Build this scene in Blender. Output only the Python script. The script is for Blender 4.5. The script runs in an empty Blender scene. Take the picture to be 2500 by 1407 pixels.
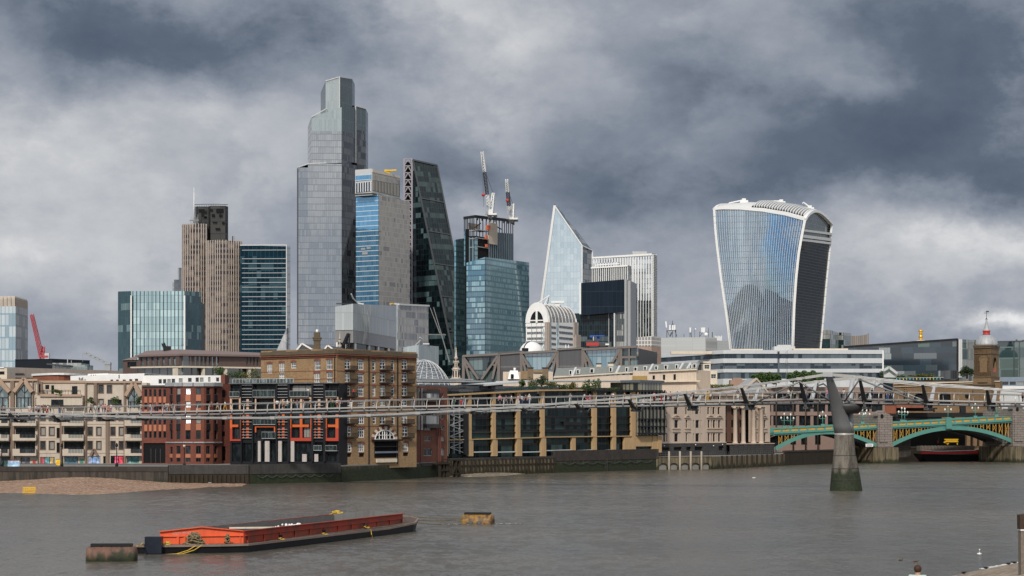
import bpy,math,random
from mathutils import Vector
rnd=random.Random(7)
R=math.radians
sc=bpy.context.scene
COL=sc.collection
# ---------------------------------------------------------------- camera
F,CX,HY,CH=5000.0,1250.0,1042.0,11.4
cam_d=bpy.data.cameras.new('camera'); cam=bpy.data.objects.new('camera',cam_d); COL.objects.link(cam)
cam.location=(0,0,CH); cam.rotation_euler=(R(90),0,0)
cam_d.sensor_width=36; cam_d.lens=36*F/2500
cam_d.shift_y=(HY-703.5)/2500
cam_d.clip_start=0.5; cam_d.clip_end=20000
sc.camera=cam
# ---------------------------------------------------------------- light and exposure
SUN_AZ,SUN_EL=192.0,38.0
sun_d=bpy.data.lights.new('sun','SUN'); sun_d.energy=3.0; sun_d.angle=R(4); sun_d.color=(1,.93,.84)
sun=bpy.data.objects.new('sun',sun_d); COL.objects.link(sun)
sdir=Vector((math.sin(R(SUN_AZ))*math.cos(R(SUN_EL)),math.cos(R(SUN_AZ))*math.cos(R(SUN_EL)),math.sin(R(SUN_EL))))
sun.rotation_euler=sdir.to_track_quat('Z','Y').to_euler()
sun.location=(-300,-300,400)
sc.view_settings.view_transform='Standard'; sc.view_settings.look='None'
sc.view_settings.exposure=0; sc.view_settings.gamma=1
sc.cycles.max_bounces=5; sc.cycles.glossy_bounces=3; sc.cycles.diffuse_bounces=2; sc.cycles.transmission_bounces=2
sc.cycles.caustics_reflective=False; sc.cycles.caustics_refractive=False
class NT:
 """tiny node-tree writer"""
 def __init__(s,tree):s.t=tree; tree.nodes.clear()
 def n(s,typ,props=None,**inp):
  nd=s.t.nodes.new(typ)
  for k,v in(props or{}).items():setattr(nd,k,v)
  for k,v in inp.items():
   key=int(k[1:])if k[0]=='_' and k[1:].isdigit()else k.replace('_',' ')
   s.set(nd.inputs[key],v)
  return nd
 def set(s,sock,v):
  if isinstance(v,bpy.types.NodeSocket):s.t.links.new(v,sock)
  elif isinstance(v,bpy.types.Node):s.t.links.new(v.outputs[0],sock)
  else:sock.default_value=v[:3]if sock.type=='VECTOR' and isinstance(v,tuple)else v
 def m(s,op,a,b=0.0,c=None,clamp=False):
  nd=s.t.nodes.new('ShaderNodeMath'); nd.operation=op; nd.use_clamp=clamp
  s.set(nd.inputs[0],a); s.set(nd.inputs[1],b)
  if c is not None:s.set(nd.inputs[2],c)
  return nd.outputs[0]
 def vm(s,op,a,b=None,scale=None):
  nd=s.t.nodes.new('ShaderNodeVectorMath'); nd.operation=op
  s.set(nd.inputs[0],a)
  if b is not None:s.set(nd.inputs[1],b)
  if scale is not None:s.set(nd.inputs['Scale'],scale)
  return nd.outputs[0]
 def mix(s,f,a,b,blend='MIX'):
  nd=s.t.nodes.new('ShaderNodeMix'); nd.data_type='RGBA'; nd.blend_type=blend; nd.clamp_factor=True
  s.set(nd.inputs[0],f); s.set(nd.inputs[6],c4(a)); s.set(nd.inputs[7],c4(b))
  return nd.outputs[2]
 def mixf(s,f,a,b):
  nd=s.t.nodes.new('ShaderNodeMix'); nd.data_type='FLOAT'
  s.set(nd.inputs[0],f); s.set(nd.inputs[2],a); s.set(nd.inputs[3],b)
  return nd.outputs[0]
 def noise(s,vec,scale,detail=3,rough=.55,dim='3D'):
  return s.n('ShaderNodeTexNoise',{'noise_dimensions':dim},Vector=vec,Scale=scale,Detail=detail,Roughness=rough).outputs[0]
 def ss(s,x,lo,hi):
  nd=s.n('ShaderNodeMapRange',{'interpolation_type':'SMOOTHSTEP'},Value=x)
  nd.inputs[1].default_value=lo; nd.inputs[2].default_value=hi
  return nd.outputs[0]
 def ramp(s,f,stops):
  nd=s.n('ShaderNodeValToRGB',Fac=f); e=nd.color_ramp.elements
  while len(e)<len(stops):e.new(.5)
  for el,(p,c)in zip(e,stops):el.position=p; el.color=c4(c)
  return nd.outputs[0]
def c4(c):return(*c,1.0)if isinstance(c,tuple)and len(c)==3 else c
# ---------------------------------------------------------------- world: storm sky ahead, brighter broken cloud behind
w=bpy.data.worlds.new('World'); sc.world=w; w.use_nodes=True
g=NT(w.node_tree)
dirv=g.n('ShaderNodeTexCoord').outputs['Generated']
sx=g.n('ShaderNodeSeparateXYZ',Vector=dirv); dx,dy,dz=sx.outputs
az=g.m('MULTIPLY',g.m('ARCTAN2',dx,dy),57.2958)
el=g.m('MULTIPLY',g.m('ARCSINE',dz),57.2958)
sky=g.n('ShaderNodeTexSky',{'sky_type':'NISHITA','sun_disc':False,'sun_elevation':R(SUN_EL),'sun_rotation':R(SUN_AZ),'air_density':1.0,'dust_density':1.0})
blue=g.vm('SCALE',sky.outputs[0],scale=0.1)
# clouds live on a flattened direction so they stretch along the horizon
cv=g.n('ShaderNodeCombineXYZ',X=az,Y=g.m('MULTIPLY',el,1.5),Z=0.0).outputs[0]
w1=g.n('ShaderNodeTexNoise',{'noise_dimensions':'3D'},Vector=cv,Scale=.13,Detail=3,Roughness=.5).outputs[1]
w2=g.n('ShaderNodeTexNoise',{'noise_dimensions':'3D'},Vector=cv,Scale=.55,Detail=8,Roughness=.66).outputs[1]
wv=g.vm('ADD',g.vm('SCALE',g.vm('SUBTRACT',w1,(.5,.5,.5)),scale=6.0),g.vm('SCALE',g.vm('SUBTRACT',w2,(.5,.5,.5)),scale=2.2))
cw=g.vm('ADD',cv,wv)
cs=g.n('ShaderNodeSeparateXYZ',Vector=cw); cwx,cwy=cs.outputs[0],cs.outputs[1]
def blob(px,py,rx,ry,amp):
 a0=math.degrees(math.atan((px-CX)/F)); e0=math.degrees(math.atan((HY-py)/F))*1.5
 ra=rx/F*57.3; re=ry/F*57.3*1.5
 a=g.m('DIVIDE',g.m('SUBTRACT',cwx,a0),ra); e=g.m('DIVIDE',g.m('SUBTRACT',cwy,e0),re)
 q=g.m('ADD',g.m('MULTIPLY',a,a),g.m('MULTIPLY',e,e))
 return g.m('MULTIPLY',g.m('EXPONENT',g.m('MULTIPLY',q,-1.0)),amp)
v=0.535
for b in[(420,85,430,110,-.38),(90,30,220,80,-.10),(150,420,330,160,.21),(450,290,260,70,.10),(120,660,330,110,.24),(1080,70,230,110,.22),(1250,220,150,160,.14),(930,60,60,60,.1),(1150,400,260,110,-.14),(1300,380,90,60,.12),(1700,180,230,90,-.20),(1480,60,260,70,.06),(2300,130,300,200,-.34),(2150,330,420,110,-.26),(1750,430,500,90,-.20),(2050,200,160,70,.12),(2380,440,260,60,-.20),(2300,605,230,55,.27),(2500,590,140,60,.22),(2120,690,330,60,.14),(2480,820,120,30,.45),(1560,720,260,90,.08),(1150,560,90,60,.12),(1480,520,300,60,-.12),(560,460,230,220,.09),(2250,760,300,40,.06)]:
 v=g.m('ADD',v,blob(*b))
fb=g.noise(cv,.30,8,.62); fb2=g.noise(cv,1.1,6,.65)
v=g.m('ADD',v,g.m('MULTIPLY',g.m('SUBTRACT',fb,.5),.40))
v=g.m('ADD',v,g.m('MULTIPLY',g.m('SUBTRACT',fb2,.5),.13))
edge=g.ss(g.noise(g.vm('ADD',cv,g.vm('SCALE',wv,scale=.45)),.20,7,.58),.44,.56)
v=g.m('ADD',v,g.m('MULTIPLY',g.m('SUBTRACT',edge,.5),.075))
storm=g.ramp(v,[(0.0,(.07,.095,.14)),(.25,(.118,.150,.203)),(.45,(.247,.281,.341)),(.6,(.365,.391,.443)),(.8,(.56,.575,.60)),(1.0,(.86,.86,.86))])
# behind the camera: brighter, with blue gaps
bv=g.n('ShaderNodeCombineXYZ',X=az,Y=g.m('MULTIPLY',el,2.2),Z=3.0).outputs[0]
bk=g.noise(bv,.07,4,.5)
ga=g.m('DIVIDE',g.m('ADD',az,120.0),19.0)
gap=g.m('MULTIPLY',g.m('EXPONENT',g.m('MULTIPLY',g.m('MULTIPLY',ga,ga),-1.0)),g.ss(el,30.0,8.0))
cover=g.ss(g.m('SUBTRACT',g.m('ADD',bk,.22),g.m('MULTIPLY',gap,.38)),.36,.60)
bright=g.mix(g.ss(g.noise(bv,.11,4,.5),.3,.7),(.52,.58,.66),(.94,.955,.97))
back=g.mix(cover,g.vm('MULTIPLY',blue,(.62,.95,1.35)),bright)
fr=g.ss(dy,-.25,.55)
colr=g.mix(fr,back,storm)
bg=g.n('ShaderNodeBackground',Color=colr,Strength=1.0)
g.n('ShaderNodeOutputWorld',Surface=bg)
# ---------------------------------------------------------------- placing: photo pixel + distance -> world point
def P(px,py,D):return Vector(((px-CX)*D/F,D,CH+(HY-py)*D/F))
def G(px,D,z=0.0):return Vector(((px-CX)*D/F,D,z))
def Zy(py,D):return CH+(HY-py)*D/F
def Dw(py):return F*CH/(py-HY)
# ---------------------------------------------------------------- mesh builder
class MB:
 def __init__(s):s.v=[]; s.f=[]; s.mi=[]; s.cur=0; s.sm=[]; s.smooth=False; s.g=[]
 def add(s,vs,fs):
  b=len(s.v); s.v+=[Vector(q)for q in vs]
  f0=len(s.f)
  for f in fs:s.f.append(tuple(b+i for i in f)); s.mi.append(s.cur); s.sm.append(s.smooth)
  s.g.append((b,len(s.v),f0,len(s.f)))
 def parts(s,name,mat,parent):
  r=[]
  for(v0,v1,f0,f1)in s.g:
   q=MB(); q.v=s.v[v0:v1]; q.f=[tuple(i-v0 for i in f)for f in s.f[f0:f1]]; q.mi=s.mi[f0:f1]; q.sm=s.sm[f0:f1]; r.append(q.build(name,mat,parent))
  return r
 def quad(s,a,b,c,d):s.add([a,b,c,d],[(0,1,2,3)])
 def poly(s,pts):s.add(pts,[tuple(range(len(pts)))])
 def hexa(s,p):
  s.add(p,[(3,2,1,0),(4,5,6,7),(0,1,5,4),(1,2,6,5),(2,3,7,6),(3,0,4,7)])
 def box(s,x0,x1,y0,y1,z0,z1):
  s.hexa([(x0,y0,z0),(x1,y0,z0),(x1,y1,z0),(x0,y1,z0),(x0,y0,z1),(x1,y0,z1),(x1,y1,z1),(x0,y1,z1)])
 def prism(s,pl,z0,z1,cap=True):
  n=len(pl)
  za=z0 if isinstance(z0,(list,tuple))else[z0]*n
  zb=z1 if isinstance(z1,(list,tuple))else[z1]*n
  vs=[(p[0],p[1],za[i])for i,p in enumerate(pl)]+[(p[0],p[1],zb[i])for i,p in enumerate(pl)]
  fs=[(i,(i+1)%n,n+(i+1)%n,n+i)for i in range(n)]
  if cap:fs+=[tuple(range(n))[::-1],tuple(range(n,2*n))]
  s.add(vs,fs)
 def beam(s,a,b,w,h=None,up=(0,0,1)):
  a,b=Vector(a),Vector(b); h=w if h is None else h
  d=(b-a);
  if d.length<1e-6:return
  d.normalize(); up=Vector(up)
  if abs(d.dot(up))>.98:up=Vector((0,1,0))
  x=d.cross(up).normalized()*w/2; y=x.cross(d).normalized()*h/2
  s.add([a-x-y,a+x-y,a+x+y,a-x+y,b-x-y,b+x-y,b+x+y,b-x+y],[(3,2,1,0),(4,5,6,7),(0,1,5,4),(1,2,6,5),(2,3,7,6),(3,0,4,7)])
 def tube(s,pts,r,n=6,cap=True):
  pts=[Vector(p)for p in pts]; m=len(pts); rs=r if isinstance(r,(list,tuple))else[r]*m
  vs=[]
  for i,p in enumerate(pts):
   d=(pts[min(i+1,m-1)]-pts[max(i-1,0)]).normalized()
   up=Vector((0,0,1))if abs(d.z)<.95 else Vector((0,1,0))
   x=d.cross(up).normalized(); y=x.cross(d)
   for k in range(n):
    a=2*math.pi*k/n; vs.append(p+(x*math.cos(a)+y*math.sin(a))*rs[i])
  fs=[(i*n+k,i*n+(k+1)%n,(i+1)*n+(k+1)%n,(i+1)*n+k)for i in range(m-1)for k in range(n)]
  if cap:fs+=[tuple(range(n))[::-1],tuple((m-1)*n+k for k in range(n))]
  o=s.smooth; s.smooth=n>5; s.add(vs,fs); s.smooth=o
 def lathe(s,c,prof,n=16,sq=False,rot=0,smooth=True):
  c=Vector(c); vs=[]
  for r,z in prof:
   for k in range(n):
    a=rot+2*math.pi*(k+.5)/n; vs.append(c+Vector((math.cos(a)*r,math.sin(a)*r,z)))
  m=len(prof)
  fs=[(i*n+k,i*n+(k+1)%n,(i+1)*n+(k+1)%n,(i+1)*n+k)for i in range(m-1)for k in range(n)]
  fs+=[tuple(range(n))[::-1],tuple((m-1)*n+k for k in range(n))]
  o=s.smooth; s.smooth=smooth; s.add(vs,fs); s.smooth=o
 def ball(s,c,r,nu=8,nv=6,sc3=(1,1,1)):
  c=Vector(c); vs=[]; o=s.smooth; s.smooth=True
  for i in range(nv+1):
   t=math.pi*i/nv
   for k in range(nu):
    a=2*math.pi*k/nu
    vs.append(c+Vector((math.sin(t)*math.cos(a)*r*sc3[0],math.sin(t)*math.sin(a)*r*sc3[1],-math.cos(t)*r*sc3[2])))
  s.add(vs,[(i*nu+k,i*nu+(k+1)%nu,(i+1)*nu+(k+1)%nu,(i+1)*nu+k)for i in range(nv)for k in range(nu)])
  s.smooth=o
 def build(s,name,mats,parent=None):
  me=bpy.data.meshes.new(name)
  off=OFF.get(parent.name,Vector((0,0,0)))if parent else Vector((0,0,0))
  me.from_pydata([p-off for p in s.v],[],s.f)
  for m in(mats if isinstance(mats,(list,tuple))else[mats]):me.materials.append(m)
  uv=me.uv_layers.new(name='UVMap').data
  me.update()
  for p in me.polygons:
   p.material_index=s.mi[p.index]; p.use_smooth=s.sm[p.index]
   nn=p.normal
   if abs(nn.z)>.9:t=Vector((1,0,0)); b=Vector((0,1,0))
   else:t=Vector((-nn.y,nn.x,0)).normalized(); b=nn.cross(t)
   for li in p.loop_indices:
    co=me.vertices[me.loops[li].vertex_index].co+off
    uv[li].uv=(co.dot(t),co.z if abs(nn.z)<.5 else co.dot(b))
  o=bpy.data.objects.new(name,me); COL.objects.link(o)
  if parent:o.parent=parent; OFF[o.name]=off
  return o
OFF={}
LAND=3.4
def tag(o,label=None,cat=None,group=None,kind=None):
 if label:o['label']=label
 if cat:o['category']=cat
 if group:o['group']=group
 if kind:o['kind']=kind
 return o
def thing(name,label,cat,loc=(0,0,0),group=None):
 o=bpy.data.objects.new(name,None); COL.objects.link(o); o.location=loc; o.empty_display_size=.5
 OFF[o.name]=Vector(loc); return tag(o,label,cat,group)
def struct(o):o['kind']='structure'; return o
def copy_tree(o,loc=None,rz=None,label=None,parent=None):
 c=o.copy(); COL.objects.link(c)
 if parent is not None:c.parent=parent
 if loc is not None:c.location=loc
 if rz is not None:c.rotation_euler=(0,0,rz)
 if label:c['label']=label
 for ch in[q for q in COL.objects if q.parent==o]:copy_tree(ch,parent=c)
 return c
class Facade:
 """vertical wall plane through two ground points given as (photo px, distance)"""
 def __init__(s,x0,D0,x1,D1):
  s.a=G(x0,D0); b=G(x1,D1); s.t=(b-s.a); s.L=s.t.length; s.t.normalize(); s.n=Vector((s.t.y,-s.t.x,0))
 def u(s,px):
  k=(px-CX)/F; return(k*s.a.y-s.a.x)/(s.t.x-k*s.t.y)
 def D(s,px):return s.a.y+s.u(px)*s.t.y
 def z(s,px,py):return Zy(py,s.D(px))
 def co(s,u,z,off=0.0):return Vector((s.a.x+s.t.x*u+s.n.x*off,s.a.y+s.t.y*u+s.n.y*off,z))
 def pt(s,px,py,off=0.0):return s.co(s.u(px),s.z(px,py),off)
 def rect(s,r):
  x0,y0,x1,y1=r; xm=(x0+x1)/2
  return(s.u(x0),s.u(x1),s.z(xm,y1),s.z(xm,y0))
 def bx(s,mb,u0,u1,z0,z1,o0,o1):
  p=lambda u,z,o:s.co(u,z,o)
  mb.hexa([p(u0,z0,o1),p(u1,z0,o1),p(u1,z0,o0),p(u0,z0,o0),p(u0,z1,o1),p(u1,z1,o1),p(u1,z1,o0),p(u0,z1,o0)])
 def box(s,mb,x0,y0,x1,y1,o0,o1):
  u0,u1,z0,z1=s.rect((x0,y0,x1,y1)); s.bx(mb,u0,u1,z0,z1,o0,o1)
 def band(s,mb,x0,x1,ya0,ya1,yb0,yb1,o0,o1):
  u0,u1=s.u(x0),s.u(x1)
  z=[s.z(x0,ya1),s.z(x1,yb1),s.z(x0,ya0),s.z(x1,yb0)]
  p=s.co
  mb.hexa([p(u0,z[0],o1),p(u1,z[1],o1),p(u1,z[1],o0),p(u0,z[0],o0),p(u0,z[2],o1),p(u1,z[3],o1),p(u1,z[3],o0),p(u0,z[2],o0)])
 def wall(s,mb,u0,u1,z0,z1,holes=(),dep=.25,off=0.0):
  us=sorted({round(q,3)for q in[u0,u1]+[h[0]for h in holes]+[h[1]for h in holes]if u0<=q<=u1})
  zs=sorted({round(q,3)for q in[z0,z1]+[h[2]for h in holes]+[h[3]for h in holes]if z0<=q<=z1})
  for j in range(len(zs)-1):
   zc=(zs[j]+zs[j+1])/2; run=None
   for i in range(len(us)):
    solid=False
    if i<len(us)-1:
     uc=(us[i]+us[i+1])/2
     solid=not any(h[0]<uc<h[1]and h[2]<zc<h[3]for h in holes)
    if solid and run is None:run=us[i]
    if not solid and run is not None:
     mb.quad(s.co(run,zs[j],off),s.co(us[i],zs[j],off),s.co(us[i],zs[j+1],off),s.co(run,zs[j+1],off)); run=None
  for h in holes:
   a,b,c,d=h; i,o=off-dep,off
   mb.quad(s.co(a,c,o),s.co(a,c,i),s.co(a,d,i),s.co(a,d,o))
   mb.quad(s.co(b,c,i),s.co(b,c,o),s.co(b,d,o),s.co(b,d,i))
   mb.quad(s.co(a,c,i),s.co(a,c,o),s.co(b,c,o),s.co(b,c,i))
   mb.quad(s.co(a,d,o),s.co(a,d,i),s.co(b,d,i),s.co(b,d,o))
 def body(s,mb,u0,u1,z0,z1,dep,off=0.0):
  p=s.co; i,o=off-dep,off
  mb.quad(p(u0,z0,i),p(u0,z0,o),p(u0,z1,o),p(u0,z1,i))
  mb.quad(p(u1,z0,o),p(u1,z0,i),p(u1,z1,i),p(u1,z1,o))
  mb.quad(p(u1,z0,i),p(u0,z0,i),p(u0,z1,i),p(u1,z1,i))
  mb.quad(p(u0,z1,o),p(u1,z1,o),p(u1,z1,i),p(u0,z1,i))
 def window(s,root,r,fm,gm,dep=.22,fw=.07,vb=(.5,),hb=(.5,),off=0.0,px=True,name='window',arch=0):
  u0,u1,z0,z1=s.rect(r)if px else r
  f=MB(); o0,o1=off-dep,off-dep+.09
  e=.004
  for a,b,c,d in[(u0+e,u0+fw,z0+e,z1-e),(u1-fw,u1-e,z0+e,z1-e),(u0+fw,u1-fw,z0+e,z0+fw),(u0+fw,u1-fw,z1-fw,z1-e)]:s.bx(f,a,b,c,d,o0,o1)
  zt=z1-fw; zb=z0+fw
  for q in vb:c=u0+(u1-u0)*q; s.bx(f,c-fw*.4,c+fw*.4,zb,zt,o0,o1-.02)
  for q in hb:c=z0+(z1-z0)*q; s.bx(f,u0+fw,u1-fw,c-fw*.4,c+fw*.4,o0,o1-.035)
  w_=f.build(name,fm,root)
  q=MB(); q.quad(s.co(u0,z0,o0+.03),s.co(u1,z0,o0+.03),s.co(u1,z1,o0+.03),s.co(u0,z1,o0+.03)); q.build('pane',gm,w_)
  return w_
  # ---------------------------------------------------------------- materials
def newmat(name):
 m=bpy.data.materials.new(name); m.use_nodes=True; return m,NT(m.node_tree)
def bsdf(g,**k):
 b=g.n('ShaderNodeBsdfPrincipled',**k); g.n('ShaderNodeOutputMaterial',Surface=b); return b
def solid(name,col,rough=.7,metal=0.0,var=.25,scale=.6,streak=.0,spec=None,col2=None,ior=0):
 ior=ior or(1.5 if max(col)>.1 else 1.28)
 """painted or natural surface: mottled, with optional run-off streaks"""
 m,g=newmat(name); oc=g.n('ShaderNodeTexCoord').outputs['Object']
 n1=g.noise(oc,scale,5,.6); n2=g.noise(oc,scale*7,3,.6)
 k=g.m('ADD',g.m('MULTIPLY',g.m('SUBTRACT',n1,.5),var*2),g.m('MULTIPLY',g.m('SUBTRACT',n2,.5),var))
 k=g.m('ADD',k,1.0)
 c=g.mix(g.ss(n1,.42,.62),col,col2)if col2 else c4(col)
 c=g.vm('SCALE',c,scale=k)
 if streak:
  mp=g.vm('MULTIPLY',oc,(2.6,2.6,.12)); st=g.noise(mp,1.0,4,.6)
  c=g.mix(g.m('MULTIPLY',g.ss(st,.5,.75),streak),c,tuple(x*.25 for x in col))
 bsdf(g,Base_Color=c,Roughness=g.m('ADD',rough-.08,g.m('MULTIPLY',n2,.16)),Metallic=metal,IOR=ior); return m
def brick(name,c1,c2,mort,streak=.25,sc_=1.0,stain=(.03,.025,.02)):
 m,g=newmat(name); uv=g.n('ShaderNodeTexCoord').outputs['UV']; oc=g.n('ShaderNodeTexCoord').outputs['Object']
 b=g.n('ShaderNodeTexBrick',{'offset':.5},Vector=uv,Color1=c4(c1),Color2=c4(c2),Mortar=c4(mort),Scale=1.0/sc_,Mortar_Size=.012,Bias=0.0,Brick_Width=.45,Row_Height=.15)
 n1=g.noise(oc,.35,6,.65); n2=g.noise(uv,2.2,3,.7)
 c=g.vm('SCALE',b.outputs[0],scale=g.m('ADD',.55,g.m('ADD',g.m('MULTIPLY',n1,.55),g.m('MULTIPLY',n2,.4))))
 st=g.noise(g.vm('MULTIPLY',oc,(1.6,1.6,.10)),1.0,4,.6)
 c=g.mix(g.m('MULTIPLY',g.ss(st,.5,.78),streak),c,stain)
 bsdf(g,Base_Color=c,Roughness=.85); return m
def glazing(name,pw,fh,mw=.1,sh=.6,glass=(.02,.03,.04),glass2=None,span=(.1,.1,.1),mull=(.1,.1,.1),ior=2.4,jit=.02,blind=(.35,.34,.32),bp=.12,wob=.02,rough=.03,tint=(1,1,1),u0=0.0,run=.25,mull_rough=.4,mmetal=0.0,sub=0,ph=0.0):
 """curtain wall: panes between mullions and floor bands, every pane set a little out of true"""
 m,g=newmat(name); uv=g.n('ShaderNodeTexCoord').outputs['UV']
 s=g.n('ShaderNodeSeparateXYZ',Vector=uv); u=g.m('DIVIDE',g.m('ADD',s.outputs[0],500.0+u0),pw); vv=g.m('DIVIDE',g.m('ADD',s.outputs[1],100.0*fh+ph),fh)
 fu,fv=g.m('FRACT',u),g.m('FRACT',vv); iu,iv=g.m('FLOOR',u),g.m('FLOOR',vv)
 cell=g.n('ShaderNodeCombineXYZ',X=iu,Y=iv,Z=0.0).outputs[0]
 wn=g.n('ShaderNodeTexWhiteNoise',{'noise_dimensions':'2D'},Vector=cell); rv,rc=wn.outputs[0],wn.outputs[1]
 runn=g.noise(g.n('ShaderNodeCombineXYZ',X=g.m('MULTIPLY',iu,run*.35),Y=g.m('MULTIPLY',iv,7.31),Z=0.0).outputs[0],1.0,1,.5)
 mm=g.m('LESS_THAN',fu,mw/pw); sp=g.m('LESS_THAN',fv,sh/fh)
 gl2=glass2 or tuple(min(1,x*2.2+.004)for x in glass)
 c=g.mix(g.m('POWER',rv,1.6),glass,gl2)
 bl=g.m('MULTIPLY',g.m('GREATER_THAN',g.m('ADD',runn,g.m('MULTIPLY',g.m('SUBTRACT',rv,.5),.18)),.62-bp),g.m('GREATER_THAN',bp,.001))
 c=g.mix(g.m('MULTIPLY',bl,g.m('ADD',.45,g.m('MULTIPLY',rv,.5))),c,blind)
 c=g.mix(sp,c,span); c=g.mix(mm,c,mull)
 solidm=g.m('MAXIMUM',mm,g.m('MULTIPLY',sp,.55))
 nrm=g.n('ShaderNodeNewGeometry').outputs['Normal']
 wob_n=g.n('ShaderNodeTexNoise',Vector=uv,Scale=.06,Detail=2).outputs[1]
 nn=g.vm('ADD',nrm,g.vm('ADD',g.vm('SCALE',g.vm('SUBTRACT',rc,(.5,.5,.5)),scale=jit*.22),g.vm('SCALE',g.vm('SUBTRACT',wob_n,(.5,.5,.5)),scale=wob*.5)))
 bsdf(g,Base_Color=c,Roughness=g.mixf(solidm,rough,mull_rough),IOR=g.mixf(solidm,ior,1.5),Normal=g.vm('NORMALIZE',nn),Specular_Tint=c4(tint),Metallic=g.m('MULTIPLY',mm,mmetal)); return m
def pane(name,col=(.012,.015,.017),ior=1.9,curtain=.0):
 m,g=newmat(name); oc=g.n('ShaderNodeTexCoord').outputs['Object']
 n1=g.noise(g.vm('MULTIPLY',oc,(1.3,1.3,.5)),1.0,2,.5)
 c=g.mix(g.ss(n1,.45,.65),col,tuple(x*3 for x in col))
 if curtain:
  oi=g.n('ShaderNodeObjectInfo').outputs['Random']
  c=g.mix(g.m('MULTIPLY',g.m('GREATER_THAN',oi,1-curtain),.8),c,(.32,.31,.28))
 bsdf(g,Base_Color=c,Roughness=.04,IOR=ior); return m
M={}
M['white']=solid('white_paint',(.74,.73,.71),.5,var=.12)
M['white_steel']=solid('white_steel',(.72,.72,.71),.35,var=.1)
M['cream']=solid('cream_stone',(.62,.54,.43),.85,var=.2,streak=.25)
M['grey']=solid('grey_metal',(.30,.31,.32),.5,var=.15)
M['ltgrey']=solid('pale_cladding',(.50,.51,.51),.55,var=.12,streak=.1)
M['dkgrey']=solid('dark_grey_metal',(.075,.08,.085),.5,var=.2)
M['black']=solid('black_metal',(.018,.018,.02),.45,var=.3)
M['roof']=solid('flat_roof',(.16,.155,.15),.9,var=.3)
M['void']=solid('dark_interior',(.010,.010,.011),.9,var=.4)
M['pane']=pane('window_pane',ior=1.6,curtain=.36)
M['pane_dk']=pane('dark_pane',(.006,.008,.009),1.25)
M['gold']=solid('gilded_metal',(.75,.42,.06),.3,.6,var=.2)
M['red']=solid('red_paint',(.42,.035,.03),.5,var=.2)
M['steel']=solid('brushed_steel',(.52,.53,.54),.32,.75,var=.15,scale=.3)
M['lead']=solid('lead_sheet',(.36,.37,.38),.55,.15,var=.25,streak=.3)
M['yellow']=solid('yellow_paint',(.70,.42,.02),.5,var=.25)
def leafmat(name,c1,c2):
 m,g=newmat(name); ri=g.n('ShaderNodeNewGeometry').outputs['Random Per Island']
 c=g.mix(ri,c1,c2); bsdf(g,Base_Color=c,Roughness=.6,Subsurface_Weight=0.0); return m
M['leaf']=leafmat('green_leaves',(.020,.045,.010),(.065,.115,.022))
M['leaf_dk']=leafmat('dark_leaves',(.012,.028,.008),(.035,.065,.016))
M['leaf_yl']=leafmat('yellow_green_leaves',(.055,.075,.012),(.14,.13,.025))
M['bark']=solid('bark',(.09,.065,.045),.9,var=.4)
def foliage(mb,c,r,n,leaf=.35,rg=rnd):
 c=Vector(c); lobes=[(Vector((rg.uniform(-.6,.6)*r[0],rg.uniform(-.6,.6)*r[1],rg.uniform(-.5,.6)*r[2])),rg.uniform(.35,.62))for _ in range(7)]
 for i in range(n):
  lc,lr=rg.choice(lobes)
  d=Vector((rg.gauss(0,1),rg.gauss(0,1),rg.gauss(0,1))).normalized()*(rg.random()**.4)
  p=c+lc+Vector((d.x*r[0],d.y*r[1],d.z*r[2]))*lr
  nrm=Vector((rg.gauss(0,1),rg.gauss(0,1),rg.gauss(.5,1))).normalized()
  x=nrm.orthogonal().normalized()*leaf*rg.uniform(.5,1); y=nrm.cross(x).normalized()*leaf*rg.uniform(.4,.8)
  mb.quad(p-x,p-y,p+x,p+y)
def plant(name,label,cat,c,r,n,leaf,mat,group=None,trunk=True):
 c=Vector(c); t=thing(name,label,cat,(c.x,c.y,c.z-r[2]),group)
 mb=MB(); foliage(mb,c,r,n,leaf); mb.build('crown' if trunk else 'foliage',mat,t)
 if trunk:
  b=MB(); base=Vector((c.x,c.y,c.z-r[2]*1.25)); b.tube([base,c-Vector((0,0,r[2]*.4)),c+Vector((.1*r[0],0,r[2]*.2))],[.12*r[0],.09*r[0],.03*r[0]],6)
  for k in range(4):a=k*1.7; b.tube([c-Vector((0,0,r[2]*.4)),c+Vector((math.cos(a)*r[0]*.5,math.sin(a)*r[1]*.5,r[2]*.3))],[.05*r[0],.015*r[0]],5)
  b.build('trunk',M['bark'],t)
 return t
def corner3(l,c,r,Dc,ang):
 wl,wr=(c-l)*Dc/F,(r-c)*Dc/F
 return[(l,Dc+wl*math.tan(R(ang))),(c,Dc),(r,Dc+wr/math.tan(R(ang)))]
def blockpoly(c3):
 a,b,c=[G(*q)for q in c3]; d=a+c-b
 return[b,c,d,a]
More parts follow.
